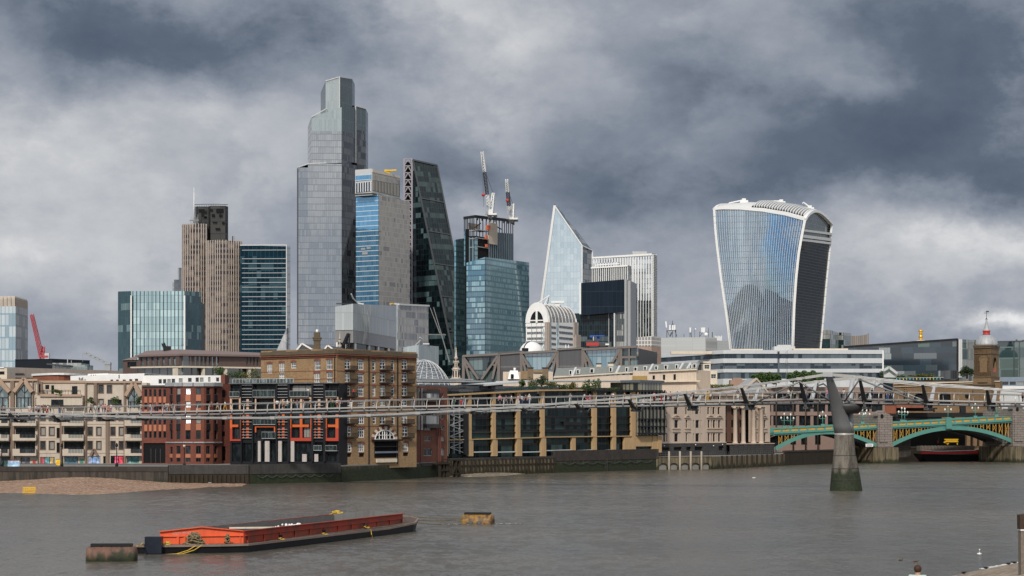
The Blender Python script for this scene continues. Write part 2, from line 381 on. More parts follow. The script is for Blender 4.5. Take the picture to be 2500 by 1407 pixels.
 # ================================================================ setting: water, land, river walls, beaches
def watermat():
 m,g=newmat('river_water'); oc=g.n('ShaderNodeTexCoord').outputs['Object']
 def nv(sx,sy,d):return g.vm('SUBTRACT',g.n('ShaderNodeTexNoise',Vector=g.vm('MULTIPLY',oc,(sx,sy,1)),Scale=1.0,Detail=d,Roughness=.6).outputs[1],(.5,.5,.5))
 big=g.noise(g.vm('MULTIPLY',oc,(.010,.022,1)),1.0,4,.6)
 sl=g.vm('ADD',g.vm('SCALE',nv(.55,.30,4),scale=.70),g.vm('ADD',g.vm('SCALE',nv(.12,.09,2),scale=.16),g.vm('SCALE',nv(2.4,1.2,2),scale=.62)))
 sl=g.vm('SCALE',sl,scale=g.m('ADD',.12,g.m('MULTIPLY',big,1.9)))
 nn=g.vm('NORMALIZE',g.vm('ADD',g.vm('MULTIPLY',sl,(1,1,0)),(0,0,1)))
 c=g.mix(g.ss(big,.35,.65),(.080,.073,.058),(.110,.098,.077))
 bsdf(g,Base_Color=c,Roughness=.25,IOR=1.33,Normal=nn); return m
wm=MB(); wm.quad((-6000,-400,0),(6000,-400,0),(6000,9000,0),(-6000,9000,0))
o=struct(wm.build('water',watermat()))
gm_=MB(); gm_.quad((-9000,-9000,-4),(9000,-9000,-4),(9000,12000,-4),(-9000,12000,-4))
struct(gm_.build('ground',solid('river_bed',(.10,.09,.075),.9)))
# river wall line of the north bank: (px, distance)
BANK=[(-260,402),(0,407),(412,406),(607,408),(828,421),(1020,452),(1090,470),(1352,506),(1600,542),(1730,549),(1912,600),(2135,663),(2500,735),(2900,820)]
pl=[tuple(G(*b)[:2])for b in BANK]+[(9000,800),(9000,12000),(-9000,12000),(-9000,402)]
m=MB(); m.prism(pl,-3.9,LAND); struct(m.build('embankment',solid('paving',(.20,.19,.175),.9,var=.3)))
def mossy(name,c_top,c_low,moss,zm,vert=.5,planks=0.0):
 m,g=newmat(name); oc=g.n('ShaderNodeTexCoord').outputs['Object']; gp=g.n('ShaderNodeNewGeometry').outputs['Position']
 z=g.n('ShaderNodeSeparateXYZ',Vector=gp).outputs[2]
 n1=g.noise(oc,.22,6,.65); st=g.noise(g.vm('MULTIPLY',oc,(1.4,1.4,.12)),1.0,5,.65); n3=g.noise(oc,2.5,4,.6)
 lvl=g.m('ADD',z,g.m('ADD',g.m('MULTIPLY',g.m('SUBTRACT',n1,.5),-3.2),g.m('MULTIPLY',g.m('SUBTRACT',st,.5),-2.6)))
 c=g.mix(g.ss(st,.38,.66),c_top,c_low)
 c=g.mix(g.ss(lvl,zm+.5,zm-.5),c,g.mix(g.ss(n3,.35,.65),moss,tuple(q*.25 for q in moss)))
 c=g.vm('SCALE',c,scale=g.m('ADD',.55,g.m('MULTIPLY',n3,.9)))
 bsdf(g,Base_Color=c,Roughness=.8); return m
M['wall_stone']=mossy('stained_river_wall',(.060,.048,.036),(.016,.014,.011),(.022,.028,.010),.8)
M['wall_moss']=mossy('mossy_river_wall',(.06,.05,.034),(.018,.018,.010),(.022,.032,.007),2.6)
M['wall_yellow']=mossy('ochre_river_wall',(.17,.135,.082),(.05,.042,.025),(.030,.036,.010),1.0)
M['parapet']=solid('weathered_concrete',(.055,.052,.05),.85,var=.5,streak=.5)
M['parapet_br']=solid('brown_concrete',(.05,.042,.038),.85,var=.5,streak=.4)
M['timber']=solid('wet_timber',(.035,.028,.02),.8,var=.5,streak=.4)
def bankline(x0,x1,n=1):
 """wall stations between two photo columns along BANK"""
 xs=[x0]+[b[0]for b in BANK if x0<b[0]<x1]+[x1]; out=[]
 for x in xs:
  for(a,da),(b,db)in zip(BANK,BANK[1:]):
   if a<=x<=b:f=Facade(a,da,b,db); out.append((x,f.D(x))); break
 return out
def rwall(label,x0,x1,ztop,mat,par=None,parh=1.0,off=.4,name='river_wall'):
 st=bankline(x0,x1); t=thing(name,label,'river wall',G(st[0][0],st[0][1],0))
 m=MB()
 for(a,da),(b,db)in zip(st,st[1:]):f=Facade(a,da,b,db); f.bx(m,0,f.L,-3.5,ztop,.02,off)
 m.build('wall',mat,t)
 if par:
  m=MB()
  for(a,da),(b,db)in zip(st,st[1:]):f=Facade(a,da,b,db); f.bx(m,0,f.L,ztop,ztop+parh,-.25,off+.12)
  m.build('parapet',par,t)
 return t
rwall('stained stone river wall above the pebble beach at the left',-200,411,2.5,M['wall_stone'],M['parapet_br'],1.0)
t=rwall('dark sheet piled river wall below the red brick block',411,608,2.0,M['timber'],M['parapet'],1.75,.5)
m=MB()
for(a,da),(b,db)in zip(bankline(411,608),bankline(411,608)[1:]):
 f=Facade(a,da,b,db); n=int(f.L/.9)
 for k in range(n):f.bx(m,k*.9,k*.9+.45,-3.5,1.9,.52,.85)
m.build('sheet_piles',M['timber'],t)
rwall('moss covered river wall under the black and orange flats',608,828,1.95,M['wall_moss'],M['parapet'],1.9,.6)
rwall('mossy river wall below the tall brick warehouse',828,1022,3.2,M['wall_moss'],None,off=.5)
rwall('short mossy river wall by the timber jetty',1022,1090,2.6,M['wall_moss'],M['parapet_br'],.7,.5)
t=rwall('timber faced river wall with vertical fender posts',1090,1352,3.6,M['wall_yellow'],M['parapet'],.55,.4)
m=MB(); s_=bankline(1092,1352)
for(a,da),(b,db)in zip(s_,s_[1:]):
 f=Facade(a,da,b,db); n=max(1,int(f.L/1.55))
 for k in range(n):u=(k+.5)*f.L/n; f.bx(m,u-.13,u+.13,-1.0,3.6+.3*(k%2),.42,.72)
 f.bx(m,0,f.L,2.2,2.5,.42,.62)
m.build('fender_posts',M['timber'],t)
rwall('mossy river wall with a brown parapet before the glass office',1352,1606,2.9,M['wall_moss'],M['parapet_br'],2.6,.4)
# arches wall
t=thing('river_wall','ochre river wall with five low dark arches','river wall',G(1606,543,0)); f=Facade(1600,542,1735,549.2)
m=MB(); ar=[(1606,1627),(1632,1653),(1659,1680),(1685,1706),(1711,1731)]; hol=[]
for a,b in ar:hol.append((f.u(a),f.u(b),-1.0,1.75))
f.wall(m,f.u(1600),f.u(1735),-3.5,3.3,hol,1.8,.5)
for a,b in ar:
 u0,u1=f.u(a),f.u(b); r=(u1-u0)/2
 for k in range(6):
  a0,a1=math.pi*k/6,math.pi*(k+1)/6
  p=lambda aa,rr:f.co((u0+u1)/2-math.cos(aa)*r,1.0+math.sin(aa)*.75,.5)
  m.quad(p(a0,r),p(a1,r),f.co((u0+u1)/2-math.cos(a1)*r,1.76,.5),f.co((u0+u1)/2-math.cos(a0)*r,1.76,.5))
f.bx(m,f.u(1600),f.u(1735),3.3,3.45,-.5,.62); m.build('wall',M['wall_yellow'],t)
m=MB(); f.bx(m,f.u(1600),f.u(1735),-3.5,2.2,-1.6,-1.31); m.build('recess',M['void'],t)
m=MB()
for x in(1629.5,1656,1682.5,1708.5):p=f.co(f.u(x),0,.85); m.tube([(p.x,p.y,-3.5),(p.x,p.y,f.z(x,1102))],.27,8)
m.parts('mooring_post',solid('bleached_timber',(.33,.29,.23),.85,var=.35,streak=.5),t)
t=rwall('ochre river wall with dark timber fenders below the column fronted building',1735,1912,3.3,M['wall_yellow'],None,off=.5)
m=MB(); s_=bankline(1735,1912); f=Facade(1735,s_[0][1],1912,600)
for k in range(13):x=1748+k*12.3; u=f.u(x); f.bx(m,u-.16,u+.16,-2,3.5,1.5,2.0)
m.build('fender_posts',M['timber'],t)
rwall('dark timber clad river wall behind the concrete bridge pier',1912,2140,3.9,M['timber'],M['parapet_br'],.5,.5)
rwall('shadowed river wall behind the green arched bridge',2140,2880,4.3,M['timber'],M['parapet'],.5,.4)
# railings along the stone building front
t=thing('railing','thin iron railing along the quay before the stone building','railing',G(1740,552,LAND)); m=MB()
for(a,da),(b,db)in zip(bankline(1612,1905),bankline(1612,1905)[1:]):
 f=Facade(a,da+1.5,b,db+1.5); n=int(f.L/1.6)
 for q in(4.0,4.5):m.beam(f.co(0,q,0),f.co(f.L,q,0),.05)
 for k in range(n+1):m.beam(f.co(k*f.L/n,LAND,0),f.co(k*f.L/n,4.55,0),.06)
m.build('rails',M['dkgrey'],t)
# pebble beach at the left, gravel spit, near beach
def pebbles(name,c1,c2,c3,s=3.0):
 m,g=newmat(name); oc=g.n('ShaderNodeTexCoord').outputs['Object']
 vor=g.n('ShaderNodeTexVoronoi',Vector=oc,Scale=s); rc=g.n('ShaderNodeSeparateColor',Color=vor.outputs[1]).outputs[0]
 n1=g.noise(oc,.12,5,.6); n2=g.noise(oc,1.3,3,.6)
 c=g.ramp(rc,[(0,tuple(q*.45 for q in c1)),(.4,c1),(.75,c2),(.93,c3),(1,(.55,.5,.44))])
 c=g.vm('SCALE',c,scale=g.m('ADD',.45,g.m('ADD',g.m('MULTIPLY',n1,.6),g.m('MULTIPLY',n2,.5))))
 bmp=g.n('ShaderNodeBump',Height=vor.outputs[0],Strength=.6,Distance=.15)
 bsdf(g,Base_Color=c,Roughness=.85,Normal=bmp); return m
def terrain(name,rows,mat,jig=.0):
 m=MB(); m.smooth=True; n=len(rows[0])
 m.add([q+Vector((0,0,rnd.uniform(-jig,jig)))for r in rows for q in r],[(i*n+k,i*n+k+1,(i+1)*n+k+1,(i+1)*n+k)for i in range(len(rows)-1)for k in range(n-1)])
 return tag(struct(m.build(name,mat)))
rows=[]
for j in range(9):
 q=j/8; r=[]
 for k in range(60):
  px=-260+880*k/59
  hump=.95*math.exp(-((px-205)/150)**2)+.35*max(0,1-max(0,px-205)/330)
  Dshore=338+max(0,px-180)*.075+3*math.sin(px*.02); Db=408.5 if px<640 else 410
  if px>590:Dshore=min(Db-1,Dshore+(px-590)*1.2)
  D=Dshore+(Db-Dshore)*q; z=-.22+(.35+hump)*q**.8
  if px>590:z-=.01*(px-590)*q
  r.append(G(px,D,z))
 rows.append(r)
terrain('beach',rows,pebbles('red_pebbles',(.25,.135,.082),(.33,.20,.125),(.40,.31,.22),3.0),.03)
rows=[]
for j in range(6):
 q=j/5; rows.append([G(px,D-20*(1-q)*(1-((px-1190)/110)**2),-.15+q*.75*(1-((px-1190)/110)**2))for px,D in[(x,bankline(x,x+1)[0][1]+.2)for x in(1080,1110,1140,1170,1200,1230,1260,1300)]])
terrain('gravel_spit',rows,pebbles('grey_gravel',(.16,.13,.09),(.22,.18,.13),(.28,.25,.19),2.0))
rows=[]
for j in range(14):
 q=j/13; r=[]
 for k in range(30):
 # near shore runs from lower left to the right edge
  px=1900+1000*k/29; Dsh=150+(px-2250)*.09
  D=30+(Dsh+3-30)*q; r.append(G(px,D,(Dsh-D)*.058))
 rows.append(r)
terrain('near_beach',rows,pebbles('tan_pebbles',(.21,.155,.105),(.30,.225,.16),(.46,.38,.30),2.4),.02)
# ladders and chains on the river walls
def ladder(px,D,z1,label):
 t=thing('wall_ladder',label,'ladder',G(px,D,0)); b=G(px,D); m=MB()
 for s in(-.28,.28):m.beam((b.x+s,b.y,-1),(b.x+s,b.y,z1),.08)
 for k in range(int((z1+1)/.35)):m.beam((b.x-.28,b.y,-.8+.35*k),(b.x+.28,b.y,-.8+.35*k),.06)
 m.build('rungs',M['parapet'],t)
ladder(288,406,2.9,'pale ladder on the left river wall below a quay lamp'); ladder(905,433.3,3.0,'ladder on the mossy wall under the brick warehouse'); ladder(1480,522.5,3.4,'ladder on the mossy wall before the glass office')
def chain(x0,x1,z,label):
 st=bankline(x0,x1); a,b=G(*st[0],z),G(*st[-1],z); t=thing('wall_chain',label,'chain',a); m=MB(); n=8
 for k in range(n):
  p,q=a.lerp(b,k/n),a.lerp(b,(k+1)/n); m.tube([p.lerp(q,j/6)+Vector((0,-1.1,-.5*math.sin(math.pi*j/6)))for j in range(7)],.06,5)
 m.build('links',M['dkgrey'],t)
chain(630,815,1.7,'looped chain along the mossy wall under the black flats'); chain(1375,1590,2.5,'looped chain along the mossy wall before the glass office')
# ================================================================ the towers of the skyline
def tblock(root,c3,yt,mat,z0=LAND,name='facade',roofm=None,side=None):
 pl=blockpoly(c3); za,zb,zc=[Zy(y,c[1])for y,c in zip(yt,c3)]
 top=[zb,zc,za+zc-zb,za]; m=MB()
 m.prism(pl,z0,top,cap=False); o=m.build(name,mat,root)
 r=MB(); r.poly([(p[0],p[1],z)for p,z in zip(pl,top)]); r.build('roof',roofm or M['roof'],root)
 return pl,top
def lattice(mb,a,b,w,n,bar,w1=None):
 a,b=Vector(a),Vector(b); d=(b-a).normalized(); w1=w if w1 is None else w1
 up=Vector((0,0,1))if abs(d.z)<.9 else Vector((1,0,0))
 x=d.cross(up).normalized(); y=x.cross(d).normalized()
 cr=[]
 for i in range(n+1):
  f=i/n; ww=(w+(w1-w)*f)/2; p=a.lerp(b,f)
  cr.append([p+x*ww+y*ww,p-x*ww+y*ww,p-x*ww-y*ww,p+x*ww-y*ww])
 for k in range(4):
  mb.beam(cr[0][k],cr[-1][k],bar*1.3)
  for i in range(n):
   mb.beam(cr[i][k],cr[i+1][(k+1)%4],bar*.8);
   if i:mb.beam(cr[i][k],cr[i][(k+1)%4],bar*.7)
def tower(name,label,px,D):return thing(name,label,'office tower',G(px,D,LAND))
# --- 1 far left: blue glass tower with a cream scalloped crown
t=tower('glass_tower','pale blue glass tower with a cream scalloped crown at the far left',20,1300)
gm=glazing('glass_blue_pale',2.6,7.5,.35,1.0,(.10,.20,.26),(.24,.36,.42),(.20,.30,.36),(.20,.26,.30),3.2,.03,bp=.1,blind=(.4,.46,.48))
gm2=glazing('glass_grey_slats',1.3,7.5,.5,1.2,(.035,.045,.05),None,(.10,.11,.12),(.16,.165,.17),1.7,.02)
c3=corner3(-60,38,68,1300,12); pl=blockpoly(c3)
zt=Zy(748,1300)
m=MB(); m.quad((*pl[3][:2],LAND),(*pl[0][:2],LAND),(*pl[0][:2],zt),(*pl[3][:2],zt)); m.build('front_facade',gm,t)
m=MB()
for i in(0,1,2):a,b=pl[i],pl[(i+1)%4]; m.quad((*a[:2],LAND),(*b[:2],LAND),(*b[:2],zt),(*a[:2],zt))
m.build('side_facade',gm2,t)
cr=solid('cream_crown',(.42,.36,.30),.8,streak=.2); m=MB()
cen=(pl[0]+pl[2])/2
for i in range(4):
 a,b=pl[i],pl[(i+1)%4]; n=max(3,int((b-a).length/2.6))
 for k in range(n):
  q0,q1=a.lerp(b,k/n),a.lerp(b,(k+.86)/n)
  prev=[(q0,zt),(q1,zt)]
  for h,s in((4.6,0),(5.9,.02),(6.6,.06)):
   e0,e1=q0.lerp(cen,s),q1.lerp(cen,s)
   m.quad((*prev[0][0][:2],prev[0][1]),(*prev[1][0][:2],prev[1][1]),(*e1[:2],zt+h),(*e0[:2],zt+h)); prev=[(e0,zt+h),(e1,zt+h)]
m.build('crown',cr,t)
m=MB(); m.prism([tuple(p.lerp(cen,.025)[:2])for p in pl],zt-1,zt+5.6); m.build('roof_drum',solid('crown_recess',(.16,.13,.11),.9),t)
# --- 2 teal glass block
t=tower('glass_office_block','teal glass block with white edge fins mirroring bright cloud',390,1100)
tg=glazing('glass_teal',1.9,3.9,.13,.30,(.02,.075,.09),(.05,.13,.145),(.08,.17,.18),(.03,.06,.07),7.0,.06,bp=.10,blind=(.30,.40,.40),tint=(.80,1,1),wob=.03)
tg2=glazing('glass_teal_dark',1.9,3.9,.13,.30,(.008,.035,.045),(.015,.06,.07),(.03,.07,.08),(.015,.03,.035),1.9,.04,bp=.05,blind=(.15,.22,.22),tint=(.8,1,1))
def seg(c0,c1,y0,y1,mat,nm,zb=LAND):
 a,b=G(*c0),G(*c1); m=MB(); m.quad((a.x,a.y,zb),(b.x,b.y,zb),(b.x,b.y,Zy(y1,c1[1])),(a.x,a.y,Zy(y0,c0[1]))); return m.build(nm,mat,t)
pts=[(288,1112),(320,1102),(450,1100),(491,1116)]
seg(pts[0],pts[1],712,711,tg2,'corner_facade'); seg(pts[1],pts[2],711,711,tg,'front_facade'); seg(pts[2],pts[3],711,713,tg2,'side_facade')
a,b=G(491,1116),G(288,1112); m=MB(); zt=Zy(713,1112)
m.prism([tuple(G(q[0],q[1]+1.2)[:2])for q in pts]+[(b.x+42,1146),(b.x,1142)],LAND,zt-5); m.build('core',M['dkgrey'],t)
m=MB()
for px,D in((320.5,1100.5),(451,1099)):p=G(px,D); m.box(p.x-.35,p.x+.35,p.y-.7,p.y+.3,LAND,Zy(722,D))
m.parts('edge_fin',M['white_steel'],t)
m=MB(); f=Facade(320,1102,450,1100)
for k in range(14):px=320+130*(k+.5)/14; f.box(m,px-.35,711,px+.35,905,0,.5)
m.build('mullions',solid('bronze_mullion',(.10,.07,.06),.5,.3),t)
# --- 3 pale block showing behind the ribbed tower
t=tower('glass_tower','small pale glass block peeping out left of the ribbed tower',436,1720)
gp=glazing('glass_pale_far',2.4,4,.3,.8,(.12,.15,.17),(.25,.28,.30),(.3,.32,.34),(.28,.3,.32),2.5,.03)
tblock(t,corner3(421,425,470,1720,20),(684,683,683),gp); tblock(t,corner3(434,437,470,1735,20),(655,654,654),gp,name='upper_facade')
# --- 4 ribbed tower (dark core, two fluted lobes, mast)
t=tower('ribbed_tower','stepped tower with pale vertical ribs, a dark core and a thin mast',517,1500)
rb=glazing('ribbed_glass',50,3.9,.01,1.5,(.022,.016,.014),(.04,.03,.025),(.15,.108,.09),(.1,.1,.1),1.6,.02,bp=.10,blind=(.24,.19,.14),mull_rough=.7)
ribm=solid('pale_ribs',(.45,.395,.355),.5,var=.1)
def lobe(xs,yt,D0,bulge,nm,ytl=None):
 n=len(xs); mid=(xs[0]+xs[-1])/2; half=(xs[-1]-xs[0])/2
 pts=[G(x,D0+bulge*abs((x-mid)/half)**2.2)for x in xs]
 back=[G(xs[-1],D0+bulge+30),G(xs[0],D0+bulge+30)]
 zt=Zy(yt,D0); m=MB(); m.prism([tuple(p[:2])for p in pts+back],LAND,zt); o=m.build(nm,rb,t)
 r=MB()
 for i in range(n-1):
  k=max(1,int(round((pts[i+1]-pts[i]).length/1.95)))
  d=(pts[i+1]-pts[i]).normalized(); nr=Vector((d.y,-d.x,0))
  for j in range(k):
   p=pts[i].lerp(pts[i+1],(j+.5)/k)+nr*.35; q=p+Vector((0,0,1))*(zt+.6-LAND)
   r.beam((p.x,p.y,LAND),(p.x,p.y,zt+.6),.50,.8,up=nr)
 r.build('ribs',ribm,o)
lobe([444,451,462,474,488,499,506],548,1500,5,'left_lobe'); lobe([505,512,524,540,556,573,584,591],588,1492,6,'right_lobe')
m=MB(); f=Facade(474,1512,557,1512)
m.prism([tuple(G(x,d)[:2])for x,d in((474,1520),(479,1513),(509,1513),(514,1508),(550,1508),(557,1516),(557,1550),(474,1550))],LAND,Zy(504,1512))
dkc=glazing('dark_core_cladding',9.5,9,.5,1.0,(.020,.021,.019),(.045,.043,.034),(.022,.022,.022),(.016,.016,.016),1.55,.02,bp=0.0)
m.build('core',dkc,t)
m=MB(); f=Facade(474,1507,557,1507)
for x0,y0,x1,y1 in((485,511,500,520),(511,511,519,516),(528,510,545,520),(492,524,499,530),(517,523,524,530),(535,524,543,530),(519,542,530,545),(526,557,537,562),(542,542,548,548)):f.box(m,x0,y0,x1,y1,0,.4)
m.parts('core_openings',M['void'],t)
m=MB()
for k in range(15):
 x=476+79*k/14; p=G(x,1512+10*abs(k-7)/7); m.beam((p.x,p.y,Zy(504,1512)),(p.x,p.y,Zy(499.5,1512)),.22)
m.tube([P(475,500,1514),P(500,499,1510),P(530,499,1509),P(556,500,1514)],.25,5); m.build('roof_rail',M['dkgrey'],t)
m=MB(); m.tube([P(473.5,545,1506),P(473.5,500,1506),P(473.5,458,1506)],[.5,.4,.15],6); m.build('mast',M['white_steel'],t)
m=MB()
for k in range(9):p=P(464+k*2.4,547,1504); m.beam(p,p+Vector((0,0,3+(k%3)*2.0)),.25); m.beam(p+Vector((-.6,0,2.4)),p+Vector((.6,0,2.9)),.5)
for x in(567,569):p=P(x,588,1500); m.box(p.x-.6,p.x+.6,p.y,p.y+2,p.z,p.z+3.4)
m.build('roof_plant',M['grey'],t)
# --- 5 navy glass tower with white floor lines
t=tower('glass_tower','dark navy glass tower with thin white lines at every floor',650,1460)
nv=glazing('glass_navy',3.0,5.1,.18,.01,(.003,.014,.024),(.007,.028,.042),(.1,.1,.1),(.02,.05,.07),1.25,.02,bp=.04,blind=(.04,.08,.10),tint=(.5,.85,1))
pl,top=tblock(t,corner3(586,700,709,1455,3),(599,602,602),nv)
m=MB(); f=Facade(586,1455+33*math.tan(R(3)),700,1455)
ys=[611,632]+[632+11.6*k for k in range(1,20)]
for y in ys:f.bx(m,f.u(591),f.u(699),f.z(645,y)-.25,f.z(645,y)+.25,0,.45)
m.build('floor_lines',M['grey'],t)
m=MB(); f.box(m,586,597.5,700,600,-.5,.5); f.box(m,698.6,598,700.6,862,-.4,.6); m.build('edge_trim',M['ltgrey'],t)
m=MB(); sl=glazing('glass_atrium',1.5,5.1,.2,.6,(.10,.11,.13),(.2,.21,.23),(.3,.31,.33),(.35,.36,.38),3,.03)
m.add([f.pt(672,864,.6),f.pt(701,864,.6),f.pt(701,800,.6),f.pt(672,864,-6),f.pt(701,864,-6),f.pt(701,800,-6)],[(0,1,2),(1,4,5,2),(0,2,5,3)]); m.build('sloping_atrium',sl,t)
# --- 6 the tallest tower: stepped pale glass
t=tower('tallest_tower','tallest tower, pale silver glass stepping up to a narrow top',800,1610)
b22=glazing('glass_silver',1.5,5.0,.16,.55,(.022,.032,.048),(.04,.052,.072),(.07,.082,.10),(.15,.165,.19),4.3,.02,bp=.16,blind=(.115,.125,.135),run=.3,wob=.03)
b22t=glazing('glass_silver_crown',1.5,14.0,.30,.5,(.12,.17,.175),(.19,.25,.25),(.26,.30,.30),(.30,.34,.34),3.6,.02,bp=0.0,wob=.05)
b22d=glazing('glass_silver_shaded',1.5,5.0,.24,.55,(.016,.020,.026),(.032,.038,.046),(.05,.055,.065),(.075,.082,.095),1.75,.03,bp=.16,blind=(.11,.115,.12))  # same silver glass, darkened in colour for facets turned from the light
b22f=glazing('glass_crown_shaded',1.5,14.0,.5,.5,(.035,.06,.065),(.06,.09,.095),(.10,.14,.145),(.09,.12,.125),2.0,.02,bp=0.0)  # crown glass likewise, shade of its turned facets put into the colour
def b22block(cs,yt,yc,nm):
 zs=[Zy(y,d)for(x,d),y in zip(cs,yt)]; q=[G(*c)for c in cs]
 back=[q[-1]+Vector((0,26,0)),q[0]+Vector((0,30,0))]
 for i in range(len(q)-1):
  side=nm_side[i]; m=MB(); zc=Zy(yc,cs[i][1])
  if zc>zs[i]-1:zc=min(zs[i],zs[i+1])
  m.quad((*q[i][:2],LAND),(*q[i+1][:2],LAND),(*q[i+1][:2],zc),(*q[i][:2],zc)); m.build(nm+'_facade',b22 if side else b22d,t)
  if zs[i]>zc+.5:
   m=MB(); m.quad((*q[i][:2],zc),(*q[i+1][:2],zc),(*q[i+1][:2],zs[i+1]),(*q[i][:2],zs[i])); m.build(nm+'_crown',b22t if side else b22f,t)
 pl=[tuple(p[:2])for p in q+back]; n=len(pl); zz=zs+[zs[-1],zs[0]]
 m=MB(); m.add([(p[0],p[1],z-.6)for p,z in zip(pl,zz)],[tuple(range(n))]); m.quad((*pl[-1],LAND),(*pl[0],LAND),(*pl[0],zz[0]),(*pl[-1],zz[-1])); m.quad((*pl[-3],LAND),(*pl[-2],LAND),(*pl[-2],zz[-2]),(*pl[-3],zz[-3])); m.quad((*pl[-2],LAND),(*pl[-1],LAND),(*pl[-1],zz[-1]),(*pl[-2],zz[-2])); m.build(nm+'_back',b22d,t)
nm_side=[1,1,0]; b22block([(725,1597.6),(752,1598.6),(834,1600),(871,1622)],(409,400,396,396),300,'lower')
nm_side=[0,1,0]; b22block([(751.5,1640),(760.5,1601.8),(834,1603),(866,1624)],(310,286,262,262),320,'middle')
nm_side=[0,1,0,]; b22block([(783,1645),(795,1603.9),(829,1604.5),(860,1626)],(226,198,188,193),312,'upper')
nm_side=[1,0]; b22block([(859,1634),(868.5,1628),(893,1640)],(257,259,266),316,'right')
m=MB()
for(x0,y0,d0,x1,y1,d1)in((725,409,1597.2,752,400,1598.2),(752,400,1598.2,797,398,1599),(795,198,1603.5,829,188,1604),(829,188,1604,860,193,1625.6),(760.5,286,1601.4,798,265,1602),(868.5,259,1627.6,893,266,1639.6),(829,188,1604,829,400,1604),(868.5,259,1627.5,868.5,420,1627.5)):m.beam(P(x0,y0,d0),P(x1,y1,d1),.7)
m.build('edge_trim',M['ltgrey'],t)
m=MB(); m.beam(P(726.5,412,1597.2),P(726.5,840,1597.2),.8); m.build('corner_mullion',M['dkgrey'],t)
# --- 7 two-tone tower with a shifted crown and yellow cleaning crane
t=tower('two_tone_tower','blue and beige glass tower with white floor bands and an offset crown',925,1570)
bl=glazing('glass_blue_bands',2.1,3.85,.12,.50,(.05,.16,.27),(.10,.23,.36),(.62,.64,.66),(.14,.24,.33),3.4,.03,bp=0.0,blind=(.5,.5,.5),tint=(.85,.95,1))
be=glazing('glass_beige',2.1,3.85,.14,.42,(.085,.075,.062),(.15,.13,.105),(.34,.32,.29),(.24,.22,.19),2.6,.03,bp=.25,blind=(.30,.27,.22),run=.2)
tblock(t,corner3(869,924,1000,1570,32),(483,473,494),bl)
c3=corner3(869,924,1000,1570,32)
def face(c0,c1,y0,y1,yb,mat,nm,off=.3):
 f=Facade(*c0,*c1); m=MB(); m.quad(f.pt(c0[0],yb,off),f.pt(c1[0],yb,off),f.pt(c1[0],y1,off),f.pt(c0[0],y0,off)); return m.build(nm,mat,t)
face(c3[1],c3[2],473,494,900,be,'beige_facade')
cw=glazing('crown_slots_white',2.3,60,.95,1,(.012,.014,.016),None,(.5,.5,.5),(.60,.61,.62),1.5,.0,bp=0.0)
cb=glazing('crown_slots_beige',2.1,60,.95,1,(.02,.018,.015),None,(.4,.38,.34),(.44,.41,.36),1.5,.0,bp=0.0)
c2=corner3(867,908,976.5,1566,32)
pl,top=tblock(t,c2,(415,412,431),M['ltgrey'],z0=Zy(478,1570),name='crown_wall')
f1,f2=Facade(*c2[0],*c2[1]),Facade(*c2[1],*c2[2])
def slab(f,x0,x1,ya0,ya1,yb0,yb1,mat,nm,o1=.5):
 m=MB(); f.band(m,x0,x1,ya0,ya1,yb0,yb1,.02,o1); return m.build(nm,mat,t)
slab(f1,869,907,430,443,426,439,bl,'crown_glass'); slab(f1,869.5,907,448,471,444,467,cw,'crown_louvre'); slab(f2,909,975,441,465,452,481,cb,'crown_louvre'); slab(f2,909,976,424,440,437,451,be,'crown_glass')
slab(f2,909,976,413,421,430,436,solid('beige_panel',(.48,.44,.38),.7),'parapet')
m=MB(); f1.band(m,867,908,473.5,476,471,473.5,-.4,.7); f2.band(m,908,976,471,474,486,488.5,-.4,.7); m.build('shadow_joint',M['dkgrey'],t)
m=MB(); f=Facade(*c3[0],*c3[1]); f.box(m,882,606,892,610.5,.05,.4); f.box(m,896,604,905,608,.05,.4); f.box(m,885,616,898,622,.05,.4); m.parts('open_panels',M['grey'],t)
y=thing('cleaning_crane','yellow cleaning crane on the roof of the two tone tower','crane',P(948,424,1590))
m=MB(); p=P(948,424,1590); m.box(p.x-1.6,p.x+1.6,p.y-1,p.y+1,p.z-2,p.z+2.2); m.box(p.x-1,p.x+1,p.y-.8,p.y+.8,p.z+2.2,p.z+2.9); m.build('cab',M['yellow'],y)
m=MB(); m.beam(P(939,417.5,1590),P(968.5,415.5,1586),1.0,1.2); m.box(P(939,0,1590).x,P(946,0,1590).x,1589,1591.6,P(0,420,1590).z,P(0,414.5,1590).z); m.build('jib',M['yellow'],y)
# --- 8 dark wedge tower with a steel ladder frame
t=tower('wedge_tower','dark wedge shaped glass tower leaning back, steel ladder frame on its left',1050,1650)
dk=glazing('glass_wedge',2.3,4.3,.18,.5,(.005,.010,.012),(.013,.024,.026),(.013,.022,.024),(.028,.038,.04),1.42,.05,bp=.08,blind=(.045,.065,.065))
dks=glazing('glass_wedge_side',3.2,4.3,.2,.5,(.003,.007,.009),(.012,.022,.026),(.010,.017,.019),(.014,.020,.022),1.3,.03,bp=.06,blind=(.10,.16,.17))
zb=LAND; DT,DB=1668,1620
T1,T2=P(1008,391,DT),P(1067,404,DT+12)
def down(px0,y0,px1,y1,D0,D1):
 f=(1072-y0)/(y1-y0); q=P(px0+(px1-px0)*f,1072,D1); return Vector((q.x,q.y,zb))
B1,B2=down(1008,391,1106,870,DT,DB),down(1067,404,1108,614,DT+12,DB+12)
V1,V2=Vector((T1.x,DT+3,zb)),Vector((T1.x+20,DT+16,zb))
T1b,T2b=T1+Vector((0,3,0)),T2+Vector((0,3,0))
m=MB(); m.quad(B1,B2,T2,T1); m.build('sloping_facade',dk,t)
